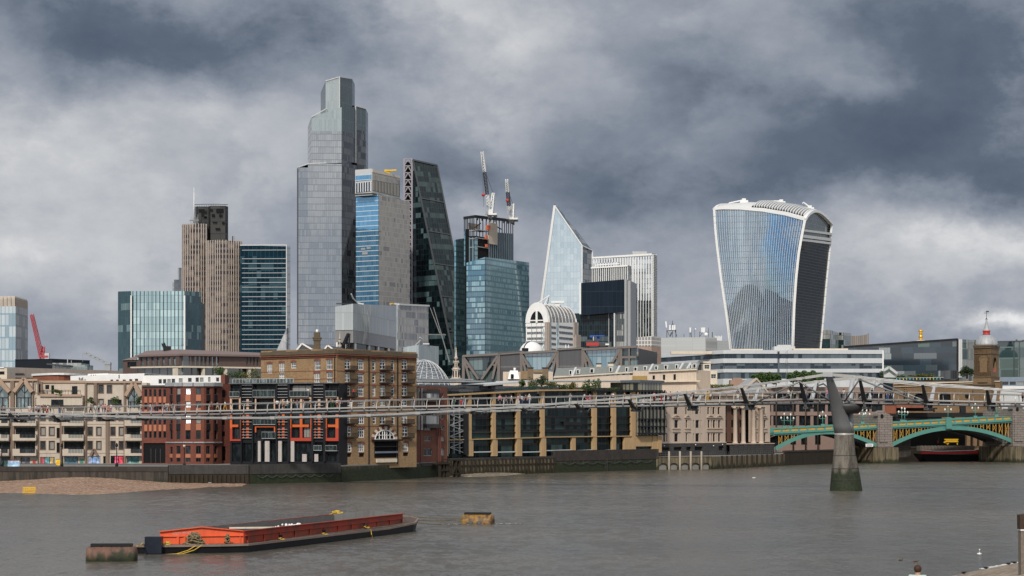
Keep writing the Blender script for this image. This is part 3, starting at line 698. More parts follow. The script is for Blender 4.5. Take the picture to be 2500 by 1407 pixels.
m=MB(); m.quad(V1,B1,T1,T1b); m.quad(B2,Vector((B2.x,T2b.y,zb)),T2b,T2); m.quad(Vector((B2.x,T2b.y,zb)),V1,T1b,T2b); m.quad(T1,T2,T2b,T1b); m.build('side_facade',dks,t)
m=MB(); nr=Vector((0,-1,.05))*.5
for y in(487,569,650,731,816):
 f=(y-391)/(1072-391); m.beam(T1.lerp(B1,f)+nr,T2.lerp(B2,f)+nr,.9)
m.beam(T1+nr,B1+nr,1.0); m.beam(T2+nr,B2+nr,1.0); m.beam(T1+nr,T2+nr,1.2); m.build('mega_frame',M['dkgrey'],t)
m=MB(); pv=lambda f,y:Vector((0,0,0))
def onside(px,py):
 k=(px-CX)/F; a=V1; d=B1-V1; u=(k*a.y-a.x)/(d.x-k*d.y); D=a.y+u*d.y; return Vector((k*D,D-.8,Zy(py,D)))
for(x0,y0,x1,y1)in((1015,425,1018,470),(1012,488,1040,567),(1013,500,1062,690),(1013,650,1075,815),(1012,735,1040,860),(1055,735,1098,885),(1040,560,1070,690),(1022,575,1048,690)):m.beam(onside(x0,y0),onside(x1,y1),.8)
for y in(572,646,732,816):m.beam(onside(1009,y),onside(1012+(y-430)*.2,y+2),.7)
m.build('side_bracing',M['grey'],t)
m=MB(); pf=solid('ladder_steel',(.30,.28,.31),.5,.2); xl,xr=P(987,0,DT+4).x,P(1006,0,DT+4).x; z0,z1=LAND,Zy(389,DT+4)
for x in(xl,xr):
 for yy in(DT+2,DT+13):m.beam((x,yy,z0),(x,yy,z1),1.3)
nlev=40; dz_=(z1-z0)/nlev
for i in range(nlev):
 za,zb2=z0+i*dz_,z0+(i+1)*dz_; xm=(xl+xr)/2
 m.beam((xl,DT+2,za),(xm,DT+2,zb2),.75); m.beam((xr,DT+2,za),(xm,DT+2,zb2),.75)
 m.beam((xl,DT+2,zb2),(xr,DT+2,zb2),.7); m.beam((xl,DT+2,za),(xl,DT+13,zb2),.6); m.beam((xr,DT+2,za),(xr,DT+13,zb2),.6)
m.build('ladder_frame',pf,t)
m=MB(); m.box(xl+1,xr-1,DT+6,DT+14,LAND,z1-2); m.build('lift_core',M['void'],t)
# --- 9 tower under construction, two tower cranes
t=tower('unfinished_tower','blue glass tower still being built, bare steel frame at its top',1190,1540)
lg=glazing('glass_steel_blue',1.55,4.0,.10,.9,(.015,.055,.085),(.035,.085,.12),(.035,.065,.09),(.03,.06,.085),2.9,.02,bp=.12,blind=(.22,.34,.37),run=.08,tint=(.8,.95,1),wob=.03)
lg2=glazing('glass_aqua',1.55,4.0,.12,1.3,(.035,.10,.13),(.07,.15,.185),(.055,.115,.15),(.05,.10,.125),2.9,.02,bp=.2,blind=(.17,.28,.31),run=.05,tint=(.82,.97,1))
fin=glazing('striped_fins',3.0,60,1.45,.4,(.006,.008,.010),None,(.2,.25,.28),(.13,.19,.22),1.5,.0,bp=0.0)
c3=corner3(1139,1184,1291,1530,25); tblock(t,c3,(642,628,641),lg); face(c3[1],c3[2],628,641,900,lg2,'aqua_facade')
c4_=corner3(1109,1113,1150,1556,25); tblock(t,c4_,(588,585,580),lg2,name='left_facade')
m=MB(); f=Facade(1136,1552,1146,1548); f.box(m,1139.5,560,1145.5,900,0,1.5); m.build('dark_slot',M['void'],t)
c5=corner3(1133,1158,1253.5,1546,28); fl,frr=Facade(*c5[0],*c5[1]),Facade(*c5[1],*c5[2])
m=MB(); pl5=blockpoly(c5); cen5=(pl5[0]+pl5[2])/2
zt5=Zy(575,1546); m.prism([tuple(p.lerp(cen5,.12)[:2])for p in pl5],LAND,zt5); m.build('core_floors',M['void'],t)
def pan(f,x0,x1,ya,yb,ybot0,ybot1,mat,nm,off=0.0):m=MB(); m.quad(f.pt(x0,ybot0,off),f.pt(x1,ybot1,off),f.pt(x1,yb,off),f.pt(x0,ya,off)); return m.build(nm,mat,t)
pan(frr,1192,1253.5,566,571,650,650,fin,'striped_facade'); pan(fl,1133,1142,565,563,650,650,lg2,'corner_glass'); pan(fl,1142,1158,580,580,650,650,fin,'striped_facade',.1); pan(frr,1158,1166,584,584,640,640,lg2,'glass_strip',.1)
m=MB(); frr.box(m,1190,545,1212,597,.2,1.0); m.build('lift_core',solid('raw_concrete',(.50,.42,.34),.85,var=.2),t)
m=MB(); frr.box(m,1166,545,1190,562,-8,-7.4); m.build('core_wall',solid('raw_concrete_dark',(.36,.30,.25),.85),t)
m=MB()
for y in(562,582,603):frr.box(m,1162,y,1192,y+2,-7,.4); fl.box(m,1146,y,1158,y+2,-6,.4)
frr.box(m,1163,604,1191,630,-3,-2.6); m.build('floor_slabs',M['grey'],t)
m=MB()
for f,xs in((fl,(1133,1137,1141,1147,1152)),(frr,(1158,1165,1172,1180,1188,1196,1206,1213,1220,1227,1233,1238,1243,1248,1253))):
 for x in xs:m.beam(f.pt(x,590,-.4),f.pt(x,533+max(0,x-1158)*.09,-.4),.7)
m.beam(frr.pt(1205,548,-.4),frr.pt(1225,560,-.4),.6); m.beam(frr.pt(1160,556,-.4),frr.pt(1175,545,-.4),.6)
m.build('steel_frame',M['black'],t)
m=MB(); e=[fl.pt(1133,533,.6),frr.pt(1158,529,.6),frr.pt(1253,540,.6)]
m.beam(e[0],e[1],1.2,2.0); m.beam(e[1],e[2],1.2,2.2)
for k in range(9):q=e[1].lerp(e[2],(k+.5)/9); m.beam(q,q+Vector((0,20,0)),.8,1.4)
m.beam(e[2],e[2]+Vector((0,22,0)),1,2); m.build('roof_steel',M['black'],t)
m=MB(); hz=solid('orange_hoist',(.62,.13,.05),.6); frr.box(m,1183,551,1191,562,1.1,2.4); frr.box(m,1181,575,1185,584,.8,2.2); frr.box(m,1182,597,1186,604,.8,2.0); m.parts('hoist_cage',hz,t)
def luffer(px,ybase,D,tip,foot,apex,lab,mast_y,drop):
 c=thing('tower_crane',lab,'crane',P(px,ybase,D)); W,K=M['white_steel'],M['dkgrey']
 m=MB(); lattice(m,P(px,ybase,D),P(px,mast_y,D),2.6,3,.45); m.build('mast',K,c)
 a,b=P(*foot,D-2),P(*tip,D-14); q1,q2=a.lerp(b,.22),a.lerp(b,.64)
 m=MB(); lattice(m,a,q1,2.2,4,.5); lattice(m,q2,b,2.0,6,.5,1.6); m.parts('jib_end',W,c)
 m=MB(); lattice(m,q1,q2,2.0,7,.42); m.build('jib',K,c)
 m=MB(); lattice(m,P(px+1,mast_y,D),P(*apex,D+1),2.6,4,.5,1.4); m.beam(P(apex[0]+4,apex[1]+1,D+3),P(px+9,mast_y-6,D+6),.5); m.beam(P(apex[0],apex[1],D),P(apex[0]+4,apex[1]+1,D+3),.8)
 p=P(px,mast_y,D); m.box(p.x-2.2,p.x+5.0,p.y-2,p.y+6,p.z-.5,p.z+.8); m.box(p.x-1.4,p.x+1.6,p.y-1.6,p.y+1.2,p.z+.8,p.z+3.8); m.build('slewing_frame',W,c)
 m=MB(); m.box(p.x-3.6,p.x-1.5,p.y-3.0,p.y-.8,p.z-.3,p.z+2.2); m.box(p.x+2.4,p.x+5.4,p.y+3,p.y+7,p.z-1.4,p.z+2); m.build('cab',M['grey'],c)
 m=MB(); m.tube([P(*apex,D),b.lerp(a,.3)],.16,4); hk=P(drop[0],drop[1],D-14); m.tube([b,hk,hk+Vector((.4,0,-9))],.12,4); m.build('cables',K,c)
 m=MB(); m.ball(hk,1.3,8,6); m.build('hook_block',M['red'],c)
luffer(1196.5,535,1552,(1177,371),(1193,505),(1204,472),'white and black luffing crane, taller of the two on the unfinished tower',524,(1180,476))
luffer(1248,545,1566,(1237,439),(1244,520),(1252,498),'white luffing crane, shorter of the two on the unfinished tower',535,(1239,490))
# --- 10 pointed tower
t=tower('pointed_tower','pointed glass tower with one slanting edge coming to a sharp tip',1380,1600)
sg=glazing('glass_scalpel',2.6,4.7,.10,.45,(.27,.36,.41),(.38,.46,.50),(.36,.43,.47),(.24,.31,.35),6.0,.05,bp=.0,tint=(.92,.98,1),wob=.04)
sgd=glazing('glass_scalpel_side',1.5,4.2,.2,.4,(.02,.05,.075),(.05,.10,.14),(.05,.09,.12),(.07,.11,.14),2.2,.04)
f=Facade(1277,1601,1421,1594); fr_=Facade(1421,1594,1446,1612)
zb_=LAND; pbl=f.co(f.u(1277),zb_); pbr=f.co(f.u(1421),zb_); pt_,pr_=f.pt(1354,502),f.pt(1421,600)
m=MB(); m.add([pbl,pbr,pr_,pt_],[(0,1,2,3)]); m.build('front_facade',sg,t)
q1,q2=fr_.pt(1446,612),fr_.co(fr_.u(1446),zb_); bk0=pbl+Vector((6,42,0)); bt=pt_+Vector((2,3,0))
m=MB(); m.add([pbr,q2,q1,pr_],[(0,1,2,3)]); m.build('side_facade',sgd,t)
m=MB(); m.add([pr_,q1,bt,pt_],[(0,1,2,3)]); m.add([bk0,pbl,pt_,bt],[(0,1,2,3)]); m.add([q2,bk0,bt,q1],[(0,1,2,3)]); m.build('sloping_back',sgd,t)
m=MB(); o=Vector((0,-.5,0))
m.beam(pbl+o,pt_+o,1.8,1.0); m.beam(pt_+o,pr_+o,1.0,.8); m.beam(pr_+o,pbr+o,.8,.6); m.beam(q1+o,q2+o,.9); m.beam(pr_+o,q1+o,.9); m.build('edge_trim',M['white_steel'],t)
m=MB(); m.add([P(1413,596,1598),P(1440,611,1606),P(1421,607,1593)],[(0,2,1)]); m.build('roof_fold',M['dkgrey'],t)
m=MB(); m.tube([pt_+Vector((0,.2,-.4)),pt_+Vector((.3,.2,1.4))],.3,5); m.build('tip_light',M['dkgrey'],t)
# --- 11 white striped towers
ws=glazing('white_stripes',2.0,3.7,.95,.5,(.03,.06,.085),(.09,.15,.20),(.08,.10,.12),(.72,.72,.72),3.2,.03,bp=.1,blind=(.4,.45,.5),mull_rough=.35)
wsd=glazing('white_stripes_low',2.0,3.7,.62,.8,(.012,.02,.024),(.03,.045,.05),(.05,.06,.07),(.22,.235,.25),1.6,.03,bp=.08,blind=(.1,.12,.12))
t=tower('striped_tower','tall office tower striped with white vertical fins, right of the pointed tower',1540,1540)
c3=corner3(1446,1592,1602,1536,14); tblock(t,c3,(629,619.5,620),wsd,name='lower_facade')
f=Facade(*c3[0],*c3[1]); m=MB(); m.quad(f.pt(1446,730,.3),f.pt(1592,735,.3),f.pt(1592,622,.3),f.pt(1446,631,.3)); m.build('upper_facade',ws,t)
m=MB(); f.band(m,1446,1592,628,632,619,624,-.4,.9); m.build('parapet',M['white'],t)
f2=Facade(*c3[1],*c3[2]); m=MB()
for k in range(9):f2.box(m,1592.4+k*1.05,621,1592.9+k*1.05,860,0,.9)
for k in range(58):y=623+k*4.1; f2.box(m,1592.3,y,1601.5,y+1.3,.1,1.2)
m.build('side_fins',M['white_steel'],t)
m=MB()
for k in range(22):x=1449+142*k/21.0; f.bx(m,f.u(x)-.2,f.u(x)+.2,LAND,f.z(x,631),.3,.8)
m.build('front_fins',M['white_steel'],t)
m=MB(); p=P(1563,618,1560); m.box(p.x-6,p.x+5,p.y,p.y+4,p.z-2,p.z+1.2); m.build('roof_plant',M['ltgrey'],t)
t=tower('striped_block','lower white striped block stepping up in front of the striped tower',1490,1500)
c3=corner3(1443,1533,1541,1500,12); tblock(t,c3,(654,648,650),wsd); f=Facade(*c3[0],*c3[1])
m=MB()
for k in range(18):x=1446+86*k/17.0; f.bx(m,f.u(x)-.24,f.u(x)+.24,LAND,f.z(x,651),.05,.7)
m.build('front_fins',M['white'],t)
m=MB(); f.band(m,1443,1533,653,656.5,647,651,-.4,1.1); f.band(m,1450,1510,645,648,641,644,-6,-5); m.build('parapet',M['white'],t)
c6=corner3(1449,1508,1514,1512,12); tblock(t,c6,(644,640,641),ws,name='set_back')
# --- 12 dark office block with tilted shields
t=tower('dark_glass_block','dark navy glass block with a tall white fin and grey column',1480,1420)
dn=glazing('glass_dark_navy',3.0,10.5,.06,.12,(.003,.009,.018),(.006,.014,.026),(.05,.06,.075),(.012,.018,.026),1.28,.01,bp=.0)
dl=glazing('glass_dark_lower',1.7,3.9,.16,.7,(.003,.008,.012),(.014,.026,.032),(.010,.020,.026),(.02,.032,.04),1.3,.03,bp=.05,blind=(.1,.13,.14))
dv=glazing('glass_grey_strips',1.15,3.9,.22,.4,(.02,.03,.034),(.05,.06,.064),(.07,.08,.08),(.12,.13,.13),1.7,.03)
f=Facade(1418,1424,1526,1418); ub=f.u(1400); m=MB(); f.wall(m,ub,f.u(1528),LAND,f.z(1470,764),(),.2,-3.0); f.body(m,ub,f.u(1528),LAND,f.z(1470,764),40,-3.0); m.build('lower_facade',dl,t)
m=MB(); f.band(m,1421,1525,692,771,683,762,-3,3.0); f.body(m,f.u(1421),f.u(1525),f.z(1470,772),f.z(1470,690),40,-2.0); m.build('upper_shield',dn,t)
m=MB(); f.box(m,1416.5,691,1420.5,768,-2,3.6); m.build('white_fin',M['white_steel'],t)
m=MB(); f.box(m,1526,683,1531.5,850,-30,3.4); f.box(m,1532.5,686,1540,850,-30,1.5); m.build('grey_column',M['grey'],t)
m=MB(); f.box(m,1499.5,760,1503,850,-1,2.4); m.build('slim_column',M['ltgrey'],t)
m=MB(); f.box(m,1503.5,760,1525.5,850,-1,1.2); m.build('striped_bay',dv,t)
m=MB(); f.box(m,1484.5,764,1486.5,850,-2.5,-1.5); m.build('mullion_post',M['grey'],t)
# --- 13 top-heavy tower flaring upwards
t=tower('flared_tower','top heavy glass tower flaring outwards to a curved white roof',1880,1480)
lx=lambda z:pw([(510,1743),(560,1746),(600,1750),(680,1760),(780,1775),(845,1783),(1080,1812)],z)
cx_=lambda z:pw([(510,1966),(540,1964),(580,1956),(620,1949),(680,1943),(750,1938.5),(845,1936),(1080,1934)],z)
rx=lambda z:pw([(510,2033),(548,2030),(620,2024),(700,2016),(780,2009),(845,2003),(1080,1985)],z)
def pw(tab,y):
 if y<=tab[0][0]:return tab[0][1]
 for(a,b),(c,d)in zip(tab,tab[1:]):
  if y<=c:return b+(d-b)*(y-a)/(c-a)
 return tab[-1][1]
DL,DC,DR=1500.0,1478.0,1532.0
def edgept(fx,D,y):return P(fx(y),y,D)
def ftop(s):return pw([(0,512),(.1,509.5),(.3,509),(.55,513.5),(.8,524),(1,538)],s)
NS,NT_=40,34
def front(s,y,off=0.0):
 a,b=edgept(lx,DL,y),edgept(cx_,DC,y); q=a.lerp(b,s); q.y+=7*math.sin(math.pi*s)-off+7.0*max(0,(y-560)/515)**2*(1 if y>560 else 0); return q
def yrow(s,k):yt=ftop(s); return yt+(1075-yt)*k/NT_
wg=glazing('glass_flared',50,4.35,.01,.42,(.025,.07,.13),(.05,.12,.20),(.05,.08,.11),(.1,.1,.1),4.2,.0,bp=0.0,blind=(.3,.34,.36),tint=(.88,.96,1),wob=.0)
m=MB(); m.smooth=True
vs=[front(s/NS,yrow(s/NS,k))for k in range(NT_+1)for s in range(NS+1)]
m.add(vs,[((k+1)*(NS+1)+s,(k+1)*(NS+1)+s+1,k*(NS+1)+s+1,k*(NS+1)+s)for k in range(NT_)for s in range(NS)]); m.build('front_facade',wg,t)
sh=glazing('glass_dark_shield',1.6,2.1,.16,.5,(.008,.010,.011),(.018,.021,.023),(.030,.033,.035),(.022,.026,.028),1.25,.0,bp=.0)
def sidep(s,y):return edgept(cx_,DC,y).lerp(edgept(rx,DR,y),s)
ys=[588+(1075-588)*k/20 for k in range(21)]
m=MB(); m.add([sidep(s/6,y+9*s/6)for y in ys for s in range(7)],[((k+1)*7+s,(k+1)*7+s+1,k*7+s+1,k*7+s)for k in range(20)for s in range(6)]); m.build('side_facade',sh,t)
# roof: arches over from front head to back head
def backtop(s):return front(s,ftop(s))+(edgept(rx,DR,548)-edgept(cx_,DC,538))
def roofp(s,r,lift=0.0):
 a,b=front(s,ftop(s)),backtop(s); hh=(7.6 if s>.5 else 5.0+5.2*s); q=a.lerp(b,r); q.z+=hh*math.sin(math.pi*min(1,r**.8))+lift; return q
NR=12; m=MB(); m.smooth=True
m.add([roofp(s/NS,r/NR)for r in range(NR+1)for s in range(NS+1)],[(r*(NS+1)+s,r*(NS+1)+s+1,(r+1)*(NS+1)+s+1,(r+1)*(NS+1)+s)for r in range(NR)for s in range(NS)])
m.build('roof',solid('white_roof',(.62,.62,.61),.45,var=.08),t)
m=MB()
for k in range(20):
 s=.42+.54*k/19.0
 pts=[roofp(s,r/10*.55+.06,.35)for r in range(11)]
 for a,b in zip(pts,pts[1:]):m.beam(a,b,1.6,.25)
m.build('roof_slots',M['void'],t)
m=MB()
for k in range(20):
 s=.435+.54*k/19.0
 pts=[roofp(s,r/10*.55+.06,.9)for r in range(11)]
 for a,b in zip(pts,pts[1:]):m.beam(a,b,.8,1.3)
m.build('roof_louvres',M['white_steel'],t)
m=MB(); n_f=37
for k in range(1,n_f):
 s=k/n_f; pts=[front(s,yrow(s,q),.5)for q in range(NT_+1)]
 for a,b in zip(pts,pts[1:]):m.beam(a,b,.20,.42)
m.build('fins',M['white_steel'],t)
m=MB()
def strip(pts,w_,h_):
 for a,b in zip(pts,pts[1:]):m.beam(a,b+(b-a)*.03,w_,h_)
strip([front(0,yrow(0,q),.6)for q in range(NT_+1)],1.7,1.4); strip([front(1,yrow(1,q),.8)for q in range(NT_+1)],1.8,1.5)
strip([edgept(rx,DR,548+(1075-548)*q/24)for q in range(25)],1.6,1.8)
strip([roofp(1,r/14,.2)for r in range(15)],2.6,1.8); strip([roofp(0,r/8,.2)for r in range(5)],2.0,1.5); strip([front(s/20,ftop(s/20),.7)+Vector((0,0,.6))for s in range(21)],1.2,2.0)
m.build('white_rim',M['white_steel'],t)
gg=glazing('glass_sky_garden',2.2,3.4,.25,.3,(.03,.05,.05),(.09,.12,.12),(.2,.22,.22),(.28,.30,.30),2.6,.03,bp=.0)
m=MB(); ar=[roofp(1,r/12)for r in range(13)]; ar=[q+Vector((-1.2,1.2,-.6))for q in ar]
bot=[sidep(r/12,588+9*r/12)+Vector((-1.2,1.2,0))for r in range(13)]
for i in range(12):m.quad(bot[i],bot[i+1],ar[i+1],ar[i])
m.build('sky_garden_glass',gg,t)
m=MB()
for y0,hh in((563,.8),(577,1.1),(586,.8)):
 for i in range(6):m.beam(sidep(i/6,y0+9*i/6)+Vector((.5,-.8,0)),sidep((i+1)/6,y0+9*(i+1)/6)+Vector((.5,-.8,0)),1.0,hh*2)
m.build('terrace_bands',M['ltgrey'],t)
m=MB(); m.quad(edgept(rx,DR,1075),edgept(lx,DL,1075)+Vector((20,54,0)),backtop(0),backtop(1)); m.quad(edgept(lx,DL,1075)+Vector((20,54,0)),edgept(lx,DL,1075),front(0,512),backtop(0)); m.build('rear_facade',sh,t)
for nm_,s,tip,lab in(('a',.20,(1780,496),'small white cleaning crane on the left of the curved white roof'),('b',.62,(1867,492),'small white cleaning crane in the middle of the curved white roof'),('c',.93,(1961,494),'white cleaning crane with raised arm on the right of the curved white roof')):
 p=roofp(s,.42); c=thing('cleaning_crane',lab,'crane',p,'cleaning cranes on the curved roof')
 m=MB(); m.box(p.x-3,p.x+3,p.y-1.5,p.y+1.5,p.z-1,p.z+1.8); m.box(p.x-1.4,p.x+1.4,p.y-1,p.y+1,p.z+1.8,p.z+3.2); m.build('carriage',M['white_steel'],c)
 q=P(tip[0],tip[1],p.y); m=MB(); m.beam(p+Vector((0,0,2.2)),q,.9); m.beam(q,q+Vector((-.6,0,-1.0)),.7); m.build('jib',M['white_steel'],c)
 # --- 14 small glass blocks right of the flared tower, golden urn of the column
g1=glazing('glass_green_dark',2,4,.12,.3,(.008,.02,.022),None,(.03,.05,.05),(.02,.03,.03),1.6,.02)
g2=glazing('glass_green_pale',3,4,.15,.3,(.10,.14,.14),(.16,.2,.2),(.22,.26,.26),(.2,.24,.24),3.2,.02)
t=tower('glass_block','small dark and pale green glass block touching the flared tower',2025,1700); c3=corner3(2001,2026,2046,1700,20); tblock(t,c3,(806,806,814),g1); face(c3[1],c3[2],806,813,900,g2,'pale_facade')
t=tower('glass_block','small pale green glass block next to the brown curved block',2062,1720); c3=corner3(2047,2059,2077,1720,20); tblock(t,c3,(812,812,814),g1); face(c3[1],c3[2],812,814,900,g2,'pale_facade')
t=thing('stone_block','brown ribbed block with an upswept roofline right of the flared tower','building',G(2098,1680,LAND))
sb=glazing('ribbed_stone',1.6,30,.4,.5,(.20,.175,.155),(.26,.23,.2),(.25,.22,.19),(.13,.115,.10),1.5,0,bp=0)
m=MB(); xs=[2076,2086,2097,2108,2115,2121]; ys_=[820,820.5,820,818.5,817,814]
m.prism([tuple(G(x,1680)[:2])for x in xs]+[tuple(G(x,1705)[:2])for x in xs[::-1]],LAND,[Zy(y,1680)for y in ys_+ys_[::-1]]); m.build('wall',sb,t)
t=thing('monument','gilded urn on top of a stone column behind the mosaic glass building','monument',G(2248,1400,LAND)); b=G(2248,1400)
m=MB(); m.lathe(b,[(3.0,LAND),(2.4,20),(2.1,Zy(836,1400)),(2.9,Zy(834,1400)),(2.9,Zy(831,1400))],14); m.build('column',M['cream'],t)
m=MB(); u=lambda y:Zy(y,1400); m.lathe(b,[(1.1,u(831)),(1.4,u(828)),(.9,u(826)),(1.5,u(823)),(1.6,u(821)),(.8,u(819)),(.9,u(816.5)),(1.5,u(814)),(.8,u(812.5)),(1.7,u(809.5)),(1.5,u(807)),(.5,u(805)),(.05,u(804))],14); m.build('urn',M['gold'],t)
# --- 15 red crane, black block and glass pavilion, grey cradle at the left
c=thing('tower_crane','red luffing tower crane behind the black rooftop block','crane',P(104,895,960)); rc=solid('red_crane_paint',(.55,.06,.07),.5)
m=MB(); lattice(m,P(103,900,960),P(103,870,960),2.0,4,.22); m.build('mast',rc,c)
m=MB(); lattice(m,P(101,868,959),P(77.5,768,950),1.6,14,.17,1.2); m.build('jib',rc,c)
m=MB(); lattice(m,P(103,868,960),P(106,846,960),1.8,3,.24,.9); p=P(103,872,960); m.box(p.x-1.4,p.x+3,p.y-1.4,p.y+1.5,p.z,p.z+.7); m.build('slewing_frame',rc,c)
m=MB(); m.box(p.x+1.3,p.x+3.4,p.y-1,p.y+1.2,p.z-.9,p.z+1.8); m.build('counterweight',M['ltgrey'],c)
t=thing('rooftop_block','matt black rooftop plant block below the red crane','building',G(82,900,LAND)); f=Facade(37,905,128,895); m=MB(); f.wall(m,0,f.L,LAND,f.z(80,878)); f.body(m,0,f.L,LAND,f.z(80,878),25); m.build('wall',solid('black_cladding',(.012,.015,.02),.6),t)
m=MB(); f.bx(m,0,f.L,f.z(80,878)-.05,f.z(80,877),-25.2,.2); m.build('parapet',M['black'],t)
t=thing('glass_pavilion','low green glass rooftop pavilion with thin masts','building',G(170,850,LAND)); f=Facade(128,850,213,850); m=MB(); f.wall(m,0,f.u(198),LAND,f.z(160,886.5)); f.body(m,0,f.u(198),LAND,f.z(160,886.5),16); f.wall(m,f.u(198.3),f.L,LAND,f.z(205,891)); f.body(m,f.u(198.3),f.L,LAND,f.z(205,891),12)
m.build('glass_walls',glazing('glass_pavilion_green',1.5,6,.15,.3,(.05,.08,.08),(.1,.14,.14),(.2,.24,.24),(.22,.28,.28),2.4,.03),t)
m=MB(); f.band(m,126,178,889,892,893,896,.2,9); m.build('canopy',M['dkgrey'],t)
m=MB(); m.tube([f.pt(165,900),f.pt(165,878)],.18,5); m.tube([f.pt(174,896),f.pt(174,880)],.12,5); m.build('mast',M['ltgrey'],t)
t=thing('roof_cradle_crane','grey twin arm window cleaning crane standing on a flat roof','crane',P(265,905,700))
m=MB(); p=P(264,905,700); m.box(p.x-.9,p.x+.9,p.y-1,p.y+1,p.z-.3,p.z+2.8); m.box(p.x-1.3,p.x+1.0,p.y-1.2,p.y+1.2,p.z+2.0,p.z+2.5); m.build('base',M['grey'],t)
m=MB(); m.beam(P(260,889,700),P(202,862,698),.35); m.beam(P(268,888,702),P(210,860,700),.35)
for k in range(6):q=k/5.5; m.beam(P(260-58*q,889-27*q,700),P(268-58*q,888-28*q,702),.22)
m.tube([P(202,862,698),P(202,884,698)],.05,4); m.build('arms',M['grey'],t)
# ================================================================ blocks between the towers and the river row
def bldg(name,label,px,D,cat='building'):return thing(name,label,cat,G(px,D,LAND))
def wallb(root,f,x0,x1,ytop,mat,holes=(),deep=14,dep=.3,zb=LAND,name='wall',roofm=None,ytr=None,off=0.0):
 """front wall with openings (px rects), sides, back and roof"""
 u0,u1=f.u(x0),f.u(x1); zt=f.z((x0+x1)/2,ytop); m=MB()
 hs=[f.rect(h)for h in holes]; f.wall(m,u0,u1,zb,zt,hs,dep,off); p=f.co; i,o=off-deep,off
 m.quad(p(u0,zb,i),p(u0,zb,o),p(u0,zt,o),p(u0,zt,i)); m.quad(p(u1,zb,o),p(u1,zb,i),p(u1,zt,i),p(u1,zt,o)); m.quad(p(u1,zb,i),p(u0,zb,i),p(u0,zt,i),p(u1,zt,i))
 w_=m.build(name,mat,root); r=MB(); r.quad(p(u0,zt,o),p(u1,zt,o),p(u1,zt,i),p(u0,zt,i)); r.build('roof',roofm or M['roof'],root)
 return w_
def backing(root,f,holes,mat=None,dep=.3,name='window',off=0.0):
 for h in holes:
  m=MB(); a,b,c,d=f.rect(h); m.quad(f.co(a,c,off-dep+.03),f.co(b,c,off-dep+.03),f.co(b,d,off-dep+.03),f.co(a,d,off-dep+.03)); m.build(name,mat or M['pane'],root)
  # long brown concrete building at the left
t=bldg('long_low_building','long low building with a brown concrete roof band behind the beige flats',150,600)
f=Facade(-80,570,330,590); m=MB(); f.band(m,-80,330,893.5,921,907,926,-1,0); m.build('roof_band',solid('brown_concrete_band',(.22,.185,.16),.9,streak=.3),t)
m=MB(); f.wall(m,0,f.L,LAND,f.z(150,920),(),.3,-1.0); f.body(m,0,f.L,LAND,f.z(150,919),22,-1.0); m.build('wall',glazing('strip_windows',3,4,.3,1.2,(.02,.025,.028),None,(.3,.26,.22),(.25,.22,.2),1.8,.02),t)
m=MB(); f.box(m,8,925,60,930,-.8,.4); f.box(m,19,911,58,913,.05,.5); m.build('terrace_rail',M['dkgrey'],t)
t=bldg('stair_head','cream stair head with a dark window at the left edge',5,480); f=Facade(-30,480,17,480); h=[(-12,907,11,915)]
wallb(t,f,-30,17,899,M['cream'],h,8); backing(t,f,h,M['pane_dk'])
m=MB(); f.box(m,-30,896.5,10,899.2,-6,.25); m.build('coping',M['white'],t)
t=bldg('brick_drum','curved red brick drum under a white roof rim',145,470)
rbk=brick('orange_red_brick',(.26,.075,.035),(.20,.055,.028),(.18,.1,.07),.2)
pts=[G(80+126*k/10,480-9*math.sin(math.pi*k/10))for k in range(11)]
m=MB(); m.prism([tuple(p[:2])for p in pts],LAND,Zy(914,465)); m.build('wall',rbk,t)
m=MB(); c=(pts[0]+pts[-1])/2; m.prism([tuple((c+(p-c)*1.05)[:2])for p in pts],Zy(914,465),Zy(909,465)); m.build('roof_rim',M['white'],t)
t=bldg('white_roof_storey','long white metal roof storey with small dark vents behind the beige flats',260,440)
f=Facade(172,468,352,462); m=MB(); f.band(m,172,352,918,937,913,937,-8,0); f.band(m,212,262,913,918.2,911.5,916,-6,-.4); f.band(m,262,352,914,918.5,912,917,-7,-.2); m.build('cladding',M['white'],t)
m=MB()
for x,y,w_,h in((193,922,2,6),(197,924,2.5,4.5),(201,922,2,6),(207,926,1.5,2),(222,915.5,1.6,1.6),(228,915.5,1.6,1.6),(233,915,1.6,1.6),(270,927,6,4),(284,927,6,4),(290,915,2,9),(300,927,7,4),(316,926,7,5),(330,925,7,6)):f.box(m,x,y,x+w_,y+h,.01,.08)
m.build('vents',M['pane'],t)
# bronze roofed office
t=bldg('bronze_roofed_office','office block with a pinkish bronze roof and tall slot windows',440,530)
bz=solid('bronze_cladding',(.115,.075,.065),.5,.25,var=.2,streak=.2); bzr=solid('bronze_roof',(.21,.15,.135),.6,.1,var=.12)
fl,frr=Facade(338,546,437,528),Facade(437,528,637,545)
hl=[(343+13.2*k,873,350+13.2*k,893)for k in range(7)]; hr=[(443+10.6*k,871,449.5+10.6*k,893.5)for k in range(9)]+[(601+8.5*k,873,605+8.5*k,893)for k in range(4)]
m=MB()
for f,hh,x0,x1,ya,yb in((fl,hl,338,437,870,867),(frr,hr,437,637,867,870)):f.wall(m,f.u(x0),f.u(x1),f.z((x0+x1)/2,894),f.z((x0+x1)/2,868.5),[f.rect(h)for h in hh],.5)
m.build('upper_wall',bz,t)
for f,hh in((fl,hl),(frr,hr)):
 for h in hh:a,b,c,d=f.rect(h); m=MB(); m.quad(f.co(a,c,-.4),f.co(b,c,-.4),f.co(b,d,-.4),f.co(a,d,-.4)); m.build('window',pane('slot_pane',(.10,.14,.15),2.6)if 'slot' not in M else M['slot'],t)
 M['slot']=M.get('slot')or bpy.data.materials['slot_pane']
